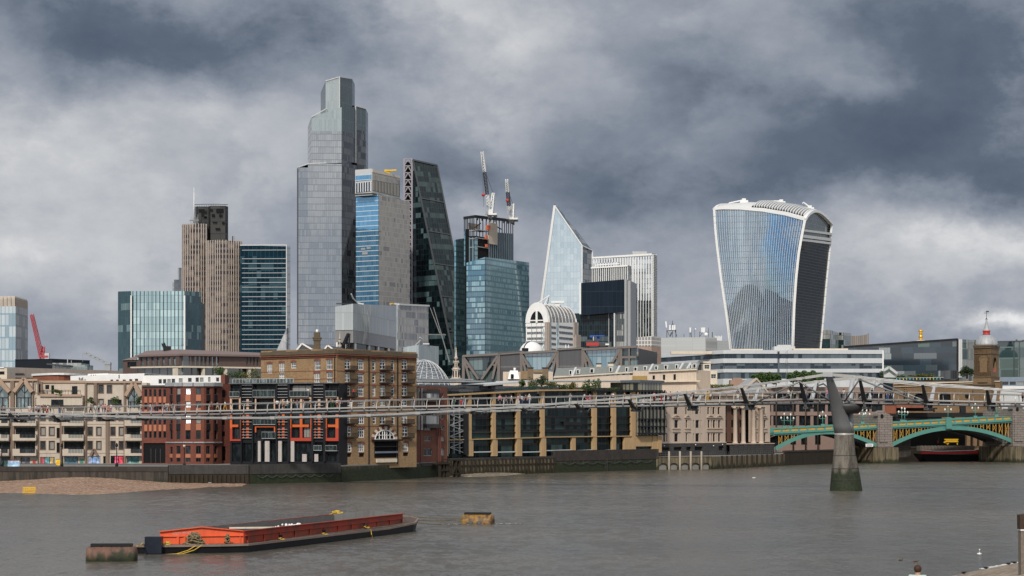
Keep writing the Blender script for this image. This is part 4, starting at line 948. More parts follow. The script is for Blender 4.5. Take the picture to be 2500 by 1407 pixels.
a,b,c=fl.pt(337,869.5,.6),frr.pt(437,866.5,.8),frr.pt(637,869.5,.6); r0,r1,r2=P(357,857,554),P(430,853,548),P(637,861.5,566)
m=MB(); m.quad(a,b,r1,r0); m.quad(b,c,r2,r1); m.quad(r0,r1,r2,r2+Vector((-20,12,0))); m.quad(r0+Vector((-2,12,-3)),a,r0,r0+Vector((0,6,0)))
m.beam(a,b,.6,.5); m.beam(b,c,.6,.5); m.build('roof',bzr,t)
m=MB(); fl.band(m,330,437,896,899.5,894,898,0,1.4); frr.band(m,437,637,894,898,897,901,0,1.4)
for x in(434,492,546,603):f=frr if x>437 else fl; f.box(m,x-2.5,898,x+2.5,925,.2,1.2)
m.build('stone_beam',M['cream'],t)
m=MB(); fl.wall(m,fl.u(330),fl.L,LAND,fl.z(390,896),(),.3,-.3); frr.wall(m,0,frr.u(637),LAND,frr.z(530,896),(),.3,-.3); q=[fl.co(fl.u(330),0,-.3),fl.co(fl.L,0,-.3),frr.co(frr.u(637),0,-.3)]
m.prism([tuple(p[:2])for p in(fl.co(0,0,-1.2),fl.co(fl.L,0,-1.2),frr.co(frr.L,0,-1.2),frr.co(frr.L,0,-14),fl.co(0,0,-14))],LAND,Zy(872,540)); m.build('lower_glazing',glazing('bronze_glass',4.2,6,.5,.8,(.03,.035,.035),None,(.09,.07,.06),(.11,.085,.075),2.0,.02),t)
f=Facade(300,552,338,549); h=[(311,884,333,897)]; wallb(t,f,300,338,879,bz,h,8,name='side_wing'); backing(t,f,h,M['pane_dk'])
m=MB(); m.quad(f.pt(300,880,.5),f.pt(338,878,.5),P(338,868,556),P(318,874,558)); m.build('wing_roof',bzr,t)
s_=thing('roof_derrick','small black derrick standing on the bronze roof','crane',P(403,853,548)); m=MB(); p=P(404,853,548); lattice(m,p,P(398,838,548),.7,5,.14); m.box(p.x-.5,p.x+1.3,p.y-.5,p.y+.5,p.z-.4,p.z+.8); m.build('derrick',M['black'],s_)
# pale box with grey louvred lower half
t=bldg('glass_box_building','pale box building, white glass above grey louvres, below the two tone tower',900,1000)
wg1=glazing('white_channel_glass',1.15,13.4,.10,.25,(.30,.33,.33),(.40,.42,.42),(.25,.26,.26),(.22,.24,.24),2.4,.02,bp=0.0,wob=.05)
lv=glazing('grey_louvre_cladding',.55,60,.12,.01,(.20,.19,.185),(.23,.22,.215),(.2,.2,.2),(.16,.155,.15),1.5,0,bp=0)
c3=corner3(818,862,967,1000,14); f1,f2=Facade(*c3[0],*c3[1]),Facade(*c3[1],*c3[2])
tblock(t,c3,(749,742,747),wg1,z0=Zy(806,1000),name='upper_facade'); c3b=[(c[0]+(.4 if i==0 else-.4 if i==2 else 0),c[1]+.4)for i,c in enumerate(c3)]
tblock(t,c3b,(806,805,806),lv,z0=Zy(837,1000),name='louvre_wall'); c3c=[(c[0]+(4 if i==0 else-4 if i==2 else 0),c[1]+3)for i,c in enumerate(c3)]
tblock(t,c3c,(836,836,836),M['pane_dk'],name='ground_floor')
m=MB()
for x in(822,845,870,904,926,951):f=f1 if x<862 else f2; f.box(m,x-1.6,836,x+1.6,862,-1.2,-.3)
m.parts('columns',M['white'],t)
m=MB(); f1.box(m,844,739.5,854,743,-12,-8); f2.band(m,878,922,739.5,742.5,741,744,-12,-9); m.build('roof_plant',M['dkgrey'],t)
m=MB(); m.beam(P(873,740,1015),P(862,729,1010),.5); m.beam(P(862,729,1010),P(857.5,718,1008),.5); m.beam(P(873,740,1015),P(888,743,1015),.7); m.build('roof_arm',M['ltgrey'],t)
t=bldg('office_block','grey gridded office block with pale mullions beside the pale box',1005,1012); c3=corner3(967,972,1046,1008,30)
tblock(t,c3,(745,744,748),glazing('grid_office',1.35,3.6,.22,.7,(.05,.06,.07),(.15,.16,.18),(.24,.22,.20),(.34,.32,.30),2.8,.03,bp=.15,blind=(.3,.29,.27)))
f=Facade(*c3[1],*c3[2]); m=MB(); f.band(m,972,1046,741.5,745.5,745,749,-.5,.7); f.box(m,1003,740,1020,744,-12,-8); m.build('parapet',M['ltgrey'],t)
m=MB(); f.box(m,992,739,995,743,-9,-8); f.box(m,989,741,998,742.4,-9.4,-8); m.build('yellow_cradle',M['yellow'],t)
t=bldg('glass_box','small pale channel glass box behind the brick warehouse',1040,740); c3=corner3(985,1022,1071,740,25); tblock(t,c3,(848,842,846),glazing('pale_channel_glass',1.0,12,.08,.1,(.28,.32,.33),(.36,.40,.40),(.3,.33,.33),(.2,.23,.23),2.2,.02,bp=0))
m=MB(); m.beam(P(1015,843,748),P(1030,828,746),.35); m.beam(P(1030,828,746),P(1025,824,745),.35); m.box(P(1033,0,748).x,P(1048,0,748).x,746,750,P(0,842,748).z,P(0,838.5,748).z); m.build('roof_arm',M['ltgrey'],t)
# ribbed glass vault
t=bldg('glass_vault','dark glass vaulted roof crossed by white ribs beside the warehouse',1050,600); vg=glazing('vault_glass',1.6,1.1,.22,.2,(.03,.04,.05),(.07,.08,.10),(.30,.32,.34),(.12,.13,.14),2.4,.03,bp=0)
cx0,D0=G(1034,610),610; Rx,Rz=11.5,Zy(879,610)-LAND
def vp(a,b):return Vector((cx0.x+Rx*math.sin(a)*math.cos(b)*1.0,612-14*math.cos(a)*math.cos(b),LAND+3+(Rz-3)*math.sin(b)))
m=MB(); n1,n2=20,14; m.smooth=True
m.add([vp(-1.5+3.0*i/n1,1.5708*j/n2)for j in range(n2+1)for i in range(n1+1)],[(j*(n1+1)+i,j*(n1+1)+i+1,(j+1)*(n1+1)+i+1,(j+1)*(n1+1)+i)for j in range(n2)for i in range(n1)]); m.build('vault',vg,t)
m=MB()
for i in range(12):
 a=-1.4+2.8*i/11; pts=[vp(a+.5*(j/14)*(1 if i%2 else 1),1.5708*j/14*.98)*1.0 for j in range(15)]
 for p,q in zip(pts,pts[1:]):m.beam(p+Vector((0,-.12,.1)),q+Vector((0,-.12,.1)),.10)
for j in range(3,14,1):
 pts=[vp(-1.45+2.9*i/12,1.5708*j/14)for i in range(13)]
 for p,q in zip(pts,pts[1:]):m.beam(p+Vector((0,-.12,.1)),q+Vector((0,-.12,.1)),.045)
m.build('ribs',M['white_steel'],t)
# church spires
def spire(px,D,ytop,ybase,wpx,label):
 t=thing('church_spire',label,'church spire',G(px,D,LAND)); b=G(px,D); k=wpx*D/F/2; z=lambda y:Zy(y,D); h=ybase-ytop; m=MB(); st=solid('portland_stone',(.55,.48,.40),.85,var=.3,streak=.4)
 y=lambda q:z(ybase-h*q)
 m.lathe(b,[(k*1.5,LAND),(k*1.5,y(.0)),(k*1.7,y(.01)),(k*1.7,y(.03)),(k*1.05,y(.035)),(k,y(.28)),(k*1.25,y(.29)),(k*1.25,y(.32)),(k*.8,y(.325)),(k*.75,y(.5)),(k*.95,y(.51)),(k*.95,y(.53)),(k*.55,y(.535)),(k*.5,y(.65)),(k*.6,y(.66)),(k*.3,y(.68)),(k*.12,y(.90))],8,smooth=False); m.build('stone_steeple',st,t)
 m=MB()
 for q in range(8):
  a=math.pi/4*q; d=Vector((math.cos(a),math.sin(a),0))
  for s0,s1,rr,ww in((.06,.25,1.0,.32),(.35,.48,.78,.25),(.55,.63,.52,.2)):
   p=b+d*k*rr*.97; m.beam((p.x,p.y,y(s0)),(p.x,p.y,y(s1)),k*ww,k*.22,up=d)
 m.build('louvres',M['void'],t)
 m=MB()
 for q in range(4):
  a=math.pi/4+math.pi/2*q
  for s0,s1,rr in((.03,.12,1.45),(.32,.38,1.05),(.53,.58,.8)):p=b+Vector((math.cos(a),math.sin(a),0))*k*rr; m.tube([(p.x,p.y,y(s0)),(p.x,p.y,y(s1))],[k*.14,k*.03],5)
 m.build('pinnacles',st,t)
 m=MB(); m.lathe(b,[(k*.12,y(.90)),(k*.22,y(.925)),(k*.05,y(.95)),(k*.03,y(1.0))],8); m.build('finial',M['gold'],t)
spire(1113.5,640,846,926,18,'tall stone church spire beside the ribbed glass vault'); spire(829.5,700,808,860,8,'thin stone church spire rising behind the brick warehouse')
t=thing('crane_arm','black folded crane arm beside the thin church spire','crane',P(848,850,660)); m=MB(); lattice(m,P(849,856,660),P(851,815,660),.9,7,.22); lattice(m,P(851,815,660),P(838,844,658),.6,6,.18); m.build('arm',M['black'],t)
# steel trussed office
t=bldg('trussed_office','long office of exposed brown steel trusses and blue glass panels',1340,660)
f=Facade(1133,662,1472,652); f2=Facade(1500,651,1555,655); st=solid('brown_truss_steel',(.17,.145,.13),.6,.2,var=.2)
bg=glazing('truss_blue_glass',1.5,4.2,.10,.35,(.05,.15,.19),(.10,.22,.27),(.10,.13,.15),(.05,.07,.08),3.2,.04,bp=.06,blind=(.2,.3,.32),wob=.12)
dg=glazing('truss_dark_glass',1.5,4.2,.10,.35,(.008,.022,.026),(.02,.05,.055),(.02,.03,.035),(.03,.035,.035),2.0,.03,bp=.08,blind=(.15,.2,.2))
gp2=glazing('truss_grey_panel',1.4,7.6,.08,.5,(.085,.082,.085),(.095,.092,.095),(.15,.145,.145),(.055,.055,.057),1.5,0,bp=0)
fm=Facade(1133,662,1555,649); topy=lambda x:870-(x-1133)*(870-847)/(1555-1133)
def bay(x0,x1,mat,nm,off=0.0,ytop=None,d=2):m=MB(); fm.band(m,x0,x1,(ytop or topy)(x0)+d,935,(ytop or topy)(x1)+d,935,off-3,off); return m.build(nm,mat,t)
bay(1136,1220,dg,'glass_bay'); bay(1220,1274,gp2,'panel_bay',.6,d=-6); bay(1274,1362,bg,'glass_bay'); bay(1362,1424,gp2,'panel_bay',.6,d=-6); bay(1424,1518,bg,'glass_bay'); bay(1518,1555,dg,'corner_bay',.2)
m=MB(); q=[fm.co(0,0,-3),fm.co(fm.L,0,-3),fm.co(fm.L,0,-40),fm.co(0,0,-40)]; m.prism([tuple(p[:2])for p in q],LAND,[Zy(872,660),Zy(850,650),Zy(850,650),Zy(872,660)]); m.build('body',M['dkgrey'],t)
def fb(x0,y0,x1,y1,w_):m.beam(fm.pt(x0,y0,.9),fm.pt(x1,y1,.9),w_,.7)
for x0,x1 in((1133,1219),(1274,1362),(1424,1517)):
 m=MB(); ya,yb=topy(x0),topy(x1); fb(x0-1,ya,x1+1,yb,1.3); fb(x0,ya,x0,935,.9); fb(x1,yb,x1,935,.9); xm=(x0+x1)/2
 fb(x0+1,ya+3,xm-6,926,1.0); fb(x1-1,yb+3,xm+2,926,1.0); fb(x0+2,ya+8,x0+16,926,.8); fb(x1-2,yb+8,x1-15,926,.8); fb(x0+9,ya+27,x0+17,ya+24,.6); fb(x1-9,yb+27,x1-17,yb+24,.6)
 m.build('truss',st,t)
m=MB(); fb(1518,topy(1518),1556,topy(1556),1.0); fb(1537,topy(1537),1537,930,.5); fb(1519,873,1555,872,.5); fb(1519,895,1555,894,.4); m.build('corner_frame',st,t)
m=MB(); fm.band(m,1220,1274,864,867,860,863,-2,1.2); fm.band(m,1362,1424,853,856,849,852,-2,1.2); m.parts('roof_edge',st,t)
t=thing('roof_equipment','red and blue rooftop machinery on the trussed office','roof plant',P(1460,848,675)); f=Facade(1430,676,1500,676)
m=MB(); f.box(m,1431,837.5,1461,845.5,0,3); m.build('red_tank',M['red'],t); m=MB(); f.box(m,1431,829,1462,837,-4,-1); f.box(m,1461,838,1486,846,-2,1); m.parts('dark_unit',M['dkgrey'],t)
m=MB(); f.box(m,1441,819,1476,821.5,-3,0); f.box(m,1441,821.5,1446,824,-3,0); f.box(m,1458,821,1464,829,-3,-1); m.build('blue_gantry',solid('blue_paint',(.02,.09,.42),.5),t); m=MB(); f.box(m,1477,840,1486,844,1.2,3); m.tube([f.pt(1449,832),f.pt(1449,822)],.1,5); f.box(m,1380,842,1382,851,0,.6); f.box(m,1387,842,1389,851,0,.6); m.parts('white_unit',M['white'],t)
# barrel vaulted white building
t=bldg('vaulted_building','white and grey banded building under a round glass barrel vault',1345,900)
c3=corner3(1284,1338,1412,900,24); f1,f2=Facade(*c3[0],*c3[1]),Facade(*c3[1],*c3[2]); pk=solid('pink_stone',(.33,.27,.23),.8)
pl,top=tblock(t,c3,(788,788,788),M['white'],name='wall'); zt=top[0]
m=MB()
for k in range(5):
 y=797+13.6*k; f1.box(m,1287,y,1325,y+5.6,.04,.1); f2.box(m,1346,y,1357,y+5.6,.04,.1); f2.box(m,1365,y,1398,y+5.6,.04,.1)
m.build('window_bands',pane('band_pane',(.04,.045,.045),2.0),t)
m=MB()
for x in(1341,1358.5):f2.box(m,x,788,x+5,860,.03,.07)
for x in(1325.5,):f1.box(m,x,788,x+6,860,.03,.07)
m.parts('glass_strips',pane('strip_pane',(.26,.32,.33),2.2),t)
m=MB(); f1.box(m,1331,787,1338,865,.05,.6); f2.box(m,1338,787,1341,865,.05,.6); f2.box(m,1400,787,1408,820,.05,.5); f2.box(m,1401,818,1412.5,865,.05,1.2); m.parts('stone_piers',pk,t)
m=MB()
for k in range(3):x=1298+12*k; f1.box(m,x,788,x+.8,865,.1,.4)
f1.box(m,1284,833,1331,838,.1,.9); m.build('mullions',M['grey'],t)
L1,L2=f1.L,f2.L; hz=Zy(741,905)-zt
def vlt(a,v,k=1.0):u=L1/2-math.cos(a)*L1/2*k; p=f1.co(u,0,-v); return Vector((p.x,p.y,zt+math.sin(a)*hz*k))
vg2=glazing('vault_grid_glass',1.1,1.5,.10,.12,(.09,.085,.08),(.20,.19,.18),(.34,.31,.29),(.45,.43,.41),2.4,.03,bp=.0)
m=MB(); m.smooth=True; na,nv_=16,10
m.add([vlt(math.pi*i/na,.8+(L2-1.6)*j/nv_)for j in range(nv_+1)for i in range(na+1)],[(j*(na+1)+i,(j+1)*(na+1)+i,(j+1)*(na+1)+i+1,j*(na+1)+i+1)for j in range(nv_)for i in range(na)]); m.build('vault',vg2,t)
for j in range(9):
 m=MB(); v=.6+(L2-1.2)*j/8; pts=[vlt(math.pi*i/18,v,1.012)for i in range(19)]
 for a,b in zip(pts,pts[1:]):m.beam(a,b,.7 if j in(0,8)else .18,.4)
 m.build('vault_rib',M['white'],t)
m=MB()
for rr0,rr1,oo in((.60,1.03,.25),):
 n=18
 for i in range(n):
  a0,a1=math.pi*i/n,math.pi*(i+1)/n; q=[vlt(a0,-oo,rr1),vlt(a1,-oo,rr1),vlt(a1,-oo,rr0),vlt(a0,-oo,rr0)]; b4=[p+f1.n*-2.2 for p in q]
  m.add(q+b4,[(3,2,1,0),(0,1,5,4),(2,3,7,6)])
m.build('gable_arch',M['white'],t)
m=MB(); c0=vlt(0,-.1,.6); c1=vlt(math.pi,-.1,.6); n=14; ctr=(c0+c1)/2
for i in range(n):m.add([ctr,vlt(math.pi*i/n,-.1,.6),vlt(math.pi*(i+1)/n,-.1,.6)],[(0,2,1)])
m.build('arch_window',M['pane_dk'],t)
m=MB(); u=L1/2; f1.bx(m,u-.45,u+.45,zt,zt+hz*.6,.15,.5); f1.bx(m,u-L1*.3,u+L1*.3,zt+.8,zt+1.3,.15,.4); f1.bx(m,u-L1*.5,u+L1*.5,zt-1.6,zt-.3,.1,.4); m.build('arch_mullions',M['white'],t)
m=MB(); ap=vlt(math.pi/2,4,1.0); pk2=P(1340,722,903)
for e in(vlt(math.pi*.35,2),vlt(math.pi*.65,2),vlt(math.pi/2,12)):m.beam(e,pk2,.35)
p=vlt(math.pi/2,L2*.7); m.box(p.x-3,p.x+3,p.y-1,p.y+1,p.z+1.2,p.z+2.2); m.box(p.x-1,p.x+1,p.y-.6,p.y+.6,p.z-.2,p.z+1.2); m.build('roof_cradle',M['white_steel'],t)
t=bldg('domed_rotunda','small white panelled dome in front of the vaulted building',1297,850); b=G(1297,850); m=MB(); Rr=29*850/F
zb_=Zy(860,850); m.lathe(b,[(Rr*1.02,LAND),(Rr*1.02,zb_)]+[(Rr*math.cos(a),zb_+(Zy(834.5,850)-zb_)*math.sin(a))for a in[math.pi/2*k/8 for k in range(1,8)]]+[(.3,Zy(834.5,850))],24); m.build('dome',M['white'],t)
m=MB(); m.tube([b+Vector((math.cos(a)*Rr*1.01*math.cos(q),-math.sin(abs(a))*Rr*1.01*math.cos(q),zb_-b.z+(Zy(834.5,850)-zb_)*math.sin(q)))for a in(2.3,)for q in[k*.17 for k in range(9)]],.3,4); m.box(b.x-Rr*.8,b.x-Rr*.25,b.y-Rr*.97,b.y-Rr*.75,zb_+.2,zb_+1.5); m.build('slot_window',M['pane_dk'],t)
# pink stone stair tower + plant roof + white banded office
t=bldg('stone_tower_block','square pink stone tower block with a white gridded top',1580,690); c3=corner3(1554,1591,1614,690,24)
tblock(t,c3,(846,845,848),glazing('pink_tiles',1.2,1.2,.05,.05,(.34,.23,.18),(.40,.28,.225),(.24,.17,.14),(.24,.17,.14),1.45,0,bp=0,rough=.7))
tblock(t,c3,(824,821,823),glazing('white_grid',1.1,1.3,.3,.3,(.24,.22,.20),(.30,.28,.25),(.62,.61,.58),(.62,.61,.58),1.5,0,bp=0,rough=.5),z0=Zy(846.5,690),name='grid_screen')
t=bldg('plant_room','pale grey rooftop plant room carrying aerials',1690,760); f=Facade(1590,764,1722,756); f2=Facade(1722,756,1782,766)
pc=glazing('plant_cladding',6.5,1.0,.06,.06,(.42,.43,.425),(.45,.46,.45),(.33,.34,.335),(.30,.31,.3),1.5,0,bp=0,rough=.5); lv2=glazing('plant_louvre',30,.42,.1,.2,(.20,.20,.195),None,(.33,.33,.32),(.3,.3,.3),1.5,0,bp=0,rough=.6)
m=MB(); m.prism([tuple(q[:2])for q in(f.co(0,0),f.co(f.L,0),f2.co(f2.u(1750),0),f2.co(f2.u(1750),0,-20),f.co(0,0,-20))],LAND,Zy(824.5,760)); m.build('wall',pc,t)
m=MB(); f2.box(m,1723.5,826,1749,856,.02,.12); m.build('louvre',lv2,t); m=MB(); f2.wall(m,f2.u(1750.3),f2.L,LAND,f2.z(1765,832),(),.2,-.6); f2.body(m,f2.u(1750.3),f2.L,LAND,f2.z(1765,832),12,-.6); m.build('side_wall',pc,t)
def aerial(px,D,label,parts):
 t=thing('aerial_mast',label,'aerial',P(px,826,D)); m=MB()
 for(x0,y0,x1,y1,w_)in parts:m.beam(P(x0,y0,D),P(x1,y1,D),w_)
 m.build('frame',M['dkgrey'],t); return t
t=aerial(1638,768,'large aerial cluster of white panels on the plant room roof',[(1628,826,1628,806,.25),(1650,826,1650,805,.25),(1628,808,1650,806,.22),(1642,826,1642,783,.2),(1635,822,1628,806,.18),(1636,822,1640,812,.5),(1648,806,1652,822,.3),(1642,788,1638,800,.12),(1642,788,1646,800,.12)])
m=MB(); m.beam(P(1627,800,767),P(1625.5,785,767),.45); m.beam(P(1635.5,806,767),P(1635.5,794,767),.6); m.beam(P(1642.5,806,766),P(1642.5,794,766),.55); m.beam(P(1647,806,767),P(1647,794,767),.5); m.build('panels',M['white'],t)
t=aerial(1688,768,'slim aerial with a white panel on the plant room roof',[(1684,824,1684,801,.16),(1688,824,1686,806,.3),(1696,824,1696,802,.12),(1670,824,1670,816,.2)]); m=MB(); m.beam(P(1685,812,767),P(1685,800,767),.5); m.ball(P(1698,804,767),.35,6,5); m.build('panels',M['white'],t)
t=aerial(1718,768,'wide aerial frame with a drum on the plant room roof',[(1708,824,1708,810,.18),(1730,824,1730,800,.16),(1708,812,1730,811,.15),(1708,822,1715,812,.2),(1722,822,1726,812,.3),(1739,824,1739,811,.3)]); m=MB()
for x in(1713,1715,1717.5,1720):m.beam(P(x,812,767),P(x,800,767),.35)
m.ball(P(1724,817,766),.8,8,6); m.build('panels',M['white'],t)
t=aerial(1755,772,'row of short white aerial rods at the right of the plant room',[(1748,834,1762,834,.2)]); m=MB()
for k in range(7):m.beam(P(1746+2.6*k,833,772),P(1746+2.6*k,820+(k%3),772),.25)
m.build('rods',M['white'],t)
t=bldg('white_banded_office','long white office with three dark ribbon windows',1880,700); wp=glazing('white_panels',2.4,3.0,.03,.03,(.50,.52,.53),(.54,.56,.57),(.36,.37,.38),(.36,.37,.38),1.6,.0,bp=0,rough=.35)
rw=glazing('ribbon_glass',1.4,2.3,.06,.05,(.008,.018,.03),(.03,.05,.07),(.10,.11,.12),(.06,.07,.08),1.5,.03,bp=.12,blind=(.10,.13,.15))
fa,fb_=Facade(1599,728,1766,700),Facade(1766,700,2156,700)
yA=[(869,857),(881,868),(892,878),(900,893),(913,905),(925,915),(940,930)]
m=MB(); gw=MB(); wl=0
def bandrow(f,mb,x0,x1,ya,yb,da,db,o0,o1):f.band(mb,x0,x1,ya,da,yb,db,o0,o1)
LA=[865,874.5,886,898,911,923,935,948]; LB=[855,864,875.5,886.5,901,909.5,925,948]
for k in range(7):
 mb,o=(m,0.0)if k%2==0 else(gw,-.35)
 fa.band(mb,1599,1766,LA[k],LA[k+1],LB[k],LB[k+1],-2,o); fb_.band(mb,1766,1918,LB[k],LB[k+1],LB[k],LB[k+1],-2,o); fb_.band(mb,1918,1923,LB[k],LB[k+1],LB[k],LB[k+1],-2.6,-.9); fb_.band(mb,1923,2156,LB[k],LB[k+1],LB[k]-.5,LB[k+1]+.5,-2,o)
m.build('panel_bands',wp,t); gw.build('ribbon_windows',rw,t)
m=MB(); m.prism([tuple(q[:2])for q in(fa.co(0,0,-2.2),fa.co(fa.L,0,-2.2),fb_.co(fb_.L,0,-2.2),fb_.co(fb_.L,0,-30),fa.co(0,0,-30))],LAND,Zy(857,705)); m.build('body',M['ltgrey'],t)
m=MB(); fb_.box(m,1898,858,1903,935,-.3,.15); m.build('glass_riser',rw,t); m=MB(); fb_.box(m,2154,856,2157.5,935,-10,.1); m.build('end_fin',M['white'],t)
m=MB(); f=fb_; f.box(m,1790,850,1870,855,-14,-8); f.box(m,1640,857,1740,864,-6,-3); f.box(m,1945,849,2080,855.5,-12,-8); m.parts('roof_ducts',M['cream'],t)
m=MB(); f.box(m,1903,842,1955,855,-20,-14); f.box(m,1912,838,1946,842,-18,-15); m.build('roof_plant',M['ltgrey'],t)
fc=Facade(1713,690,1790,690); t=bldg('cream_bay','cream stepped bay with square windows before the white banded office',1740,690); h=[(1720,891,1732,901),(1720.5,914,1732.5,924),(1736,914,1748,924)]
m=MB(); fc.wall(m,fc.u(1717),fc.u(1735),LAND,fc.z(1726,883),[fc.rect(q)for q in h[:2]],.3); fc.wall(m,fc.u(1735),fc.u(1751),LAND,fc.z(1742,905),[fc.rect(h[2])],.3); fc.body(m,fc.u(1717),fc.u(1735),LAND,fc.z(1726,883),6); fc.body(m,fc.u(1735),fc.u(1751),LAND,fc.z(1742,905),6); fc.wall(m,fc.u(1710),fc.u(1717),LAND,fc.z(1714,925)); m.build('wall',solid('pale_cream',(.66,.58,.46),.8),t)
for q in h:fc.window(t,q,M['white'],M['pane'],.28,.06,(.5,),(.5,))
# mansard roofed terrace
t=bldg('mansard_building','long cream building under a grey slate mansard with dormers',1540,600); slate=solid('slate',(.17,.18,.17),.7,var=.3,scale=1.5,streak=.15); crm=solid('cream_render',(.58,.48,.38),.85,var=.2,streak=.3)
f=Facade(1353,612,1545,600); f2=Facade(1545,600,1700,590); f3=Facade(1700,590,1718,600)
def slope(fx,x0,x1,ya,yb,ta,tb,nm='mansard'):
 m=MB(); p=[fx.pt(x0,ya),fx.pt(x1,yb),fx.pt(x1,tb,-1.6),fx.pt(x0,ta,-1.6)]; m.add(p+[p[3]+fx.n*-10,p[2]+fx.n*-10],[(0,1,2,3),(3,2,5,4)]); return m.build(nm,slate,t)
slope(f,1353,1545,921,909,899,892); slope(f2,1545,1703,908,901,891,885);
m=MB(); f.wall(m,0,f.L,LAND,f.z(1450,917)); f.body(m,0,f.L,LAND,f.z(1450,917),10); hs=[(1593,917,1599,927),(1618,915,1624,928),(1644,914,1650,928)]
f2.wall(m,0,f2.L,LAND,f2.z(1622,905),[f2.rect(h)for h in hs],.2); f2.body(m,0,f2.L,LAND,f2.z(1622,905),10); m.build('wall',crm,t); backing(t,f2,hs,M['pane_dk'],.2)
m=MB(); f2.band(m,1585,1703,906,909,901,904,0,.7); f2.band(m,1610,1712,931,934,929,932,0,1.0); f.band(m,1353,1545,920,923,908,911,0,.5); m.build('cornice',M['cream'],t)
m=MB(); f2.box(m,1545,918,1580,932,.05,.3); m.build('yellow_panel',solid('ochre_brick',(.36,.24,.09),.85,streak=.2),t)
for fx,x,y,w_,h in((f,1389,904,7,11),(f,1407,902,7,11),(f,1440,900,9,11),(f,1487,897,7,11),(f,1526,897,7,11),(f2,1547,896,8,10),(f2,1571,894,7,10),(f2,1598,893,7,10),(f2,1621,891,8,11),(f2,1648,890,7,10),(f2,1683,890,5,10),(f2,1691,888,8,11)):
 m=MB(); fx.box(m,x,y,x+w_,y+h,-1.4,-.1); d_=m.build('dormer',M['white'],t); m=MB(); fx.box(m,x+1.3,y+1.5,x+w_-1.3,y+h-1,-.1,-.05); m.build('pane',M['pane_dk'],d_)
m=MB()
for fx,x,ya,yb in((f,1398,918,897),(f,1505,911,893),(f2,1586,906,889),(f2,1660,902,886),(f2,1678,901,886)):m.beam(fx.pt(x,ya,.15),fx.pt(x+3,yb,-1.5),.7,.3)
m.parts('lead_hips',M['ltgrey'],t)
for lab,x0,y0,x1,y1,D,mt in(('pair of cream chimneys, left one, on the slate roof',1456,887,1468,900,612,M['cream']),('pair of cream chimneys, right one, on the slate roof',1485,885,1498,897,610,M['cream']),('tall brown brick chimney left of the slate roof',1288,897,1302,928,560,None),('brown brick chimney just right of the tall one',1324,897,1339,928,560,None)):
 t=thing('chimney',lab,'chimney',P((x0+x1)/2,y1,D)); f=Facade(x0,D,x1,D); m=MB(); f.box(m,x0,y0+2,x1,y1+12,-1.3,0); m.build('stack',mt or brick('chimney_brick',(.20,.14,.08),(.15,.10,.06),(.15,.12,.09)),t); m=MB(); f.box(m,x0-1,y0,x1+1,y0+2.2,-1.5,.2); m.build('cap',M['parapet'],t)
t=bldg('cream_rooftop_house','small cream rooftop house with one window and brick sides',1260,570); f=Facade(1228,572,1350,572); m=MB(); f.wall(m,0,f.L,LAND,f.z(1280,908)); f.body(m,0,f.L,LAND,f.z(1280,908),6); m.build('wall',crm,t)
m=MB(); p=[f.pt(1240,926,1.0),f.pt(1268,926,1.0),f.pt(1264,905,.2),f.pt(1245,905,.2)]; m.add(p+[q+f.n*-3 for q in p],[(0,1,2,3),(0,3,7,4),(1,5,6,2),(3,2,6,7)]); m.build('white_dormer',M['white'],t); m=MB(); f.box(m,1247,914,1254,925,1.05,1.1); m.build('pane',M['pane_dk'],t)
m=MB(); f.box(m,1271,906,1290,926,.02,.5); f.box(m,1302,904,1324,910,.02,.5); m.parts('brick_side',brick('ochre_side_brick',(.30,.20,.10),(.22,.15,.08),(.2,.16,.12)),t); m=MB(); m.tube([f.pt(1256.5,906,-1),f.pt(1256.5,898,-1)],.35,6); m.build('flue',M['white'],t)
# mosaic glass office and its right neighbours
t=bldg('mosaic_glass_office','dark glass office with a random mosaic of grey and white panels',2230,760); f=Facade(2060,768,2338,752)
mg=glazing('mosaic_glass',5.2,2.15,.12,.10,(.006,.014,.024),(.018,.035,.055),(.02,.03,.04),(.02,.03,.04),1.9,.03,bp=0.0)
def mosaic():
 m,g=newmat('mosaic_panels'); uv=g.n('ShaderNodeTexCoord').outputs['UV']; s=g.n('ShaderNodeSeparateXYZ',Vector=uv); vv=g.m('DIVIDE',g.m('ADD',s.outputs[1],100.0),2.2); iv=g.m('FLOOR',vv)
 u=g.m('DIVIDE',g.m('ADD',g.m('ADD',s.outputs[0],500.0),g.m('MULTIPLY',g.m('FRACT',g.m('MULTIPLY',iv,.37)),6.0)),4.2); iu=g.m('FLOOR',u)
 wn=g.n('ShaderNodeTexWhiteNoise',{'noise_dimensions':'2D'},Vector=g.n('ShaderNodeCombineXYZ',X=iu,Y=iv,Z=0.0)).outputs[0]
 c=g.ramp(wn,[(0,(.006,.015,.024)),(.30,(.012,.028,.042)),(.42,(.05,.065,.075)),(.54,(.11,.13,.14)),(.62,(.02,.04,.055)),(.74,(.26,.29,.29)),(.84,(.08,.13,.10)),(.88,(.02,.035,.05)),(1,(.03,.05,.06))])
 c.node.color_ramp.interpolation='CONSTANT'; ln=g.m('MAXIMUM',g.m('LESS_THAN',g.m('FRACT',g.m('MULTIPLY',u,4.0)),.06),g.m('LESS_THAN',g.m('FRACT',vv),.06)); c=g.mix(g.m('MULTIPLY',ln,.5),c,(.02,.025,.03)); bsdf(g,Base_Color=c,Roughness=.12,IOR=1.9); return m
m=MB(); m.quad(f.pt(2060,950),f.pt(2338,950),f.pt(2338,829.5),f.pt(2060,848)); m.build('front_facade',mosaic(),t)
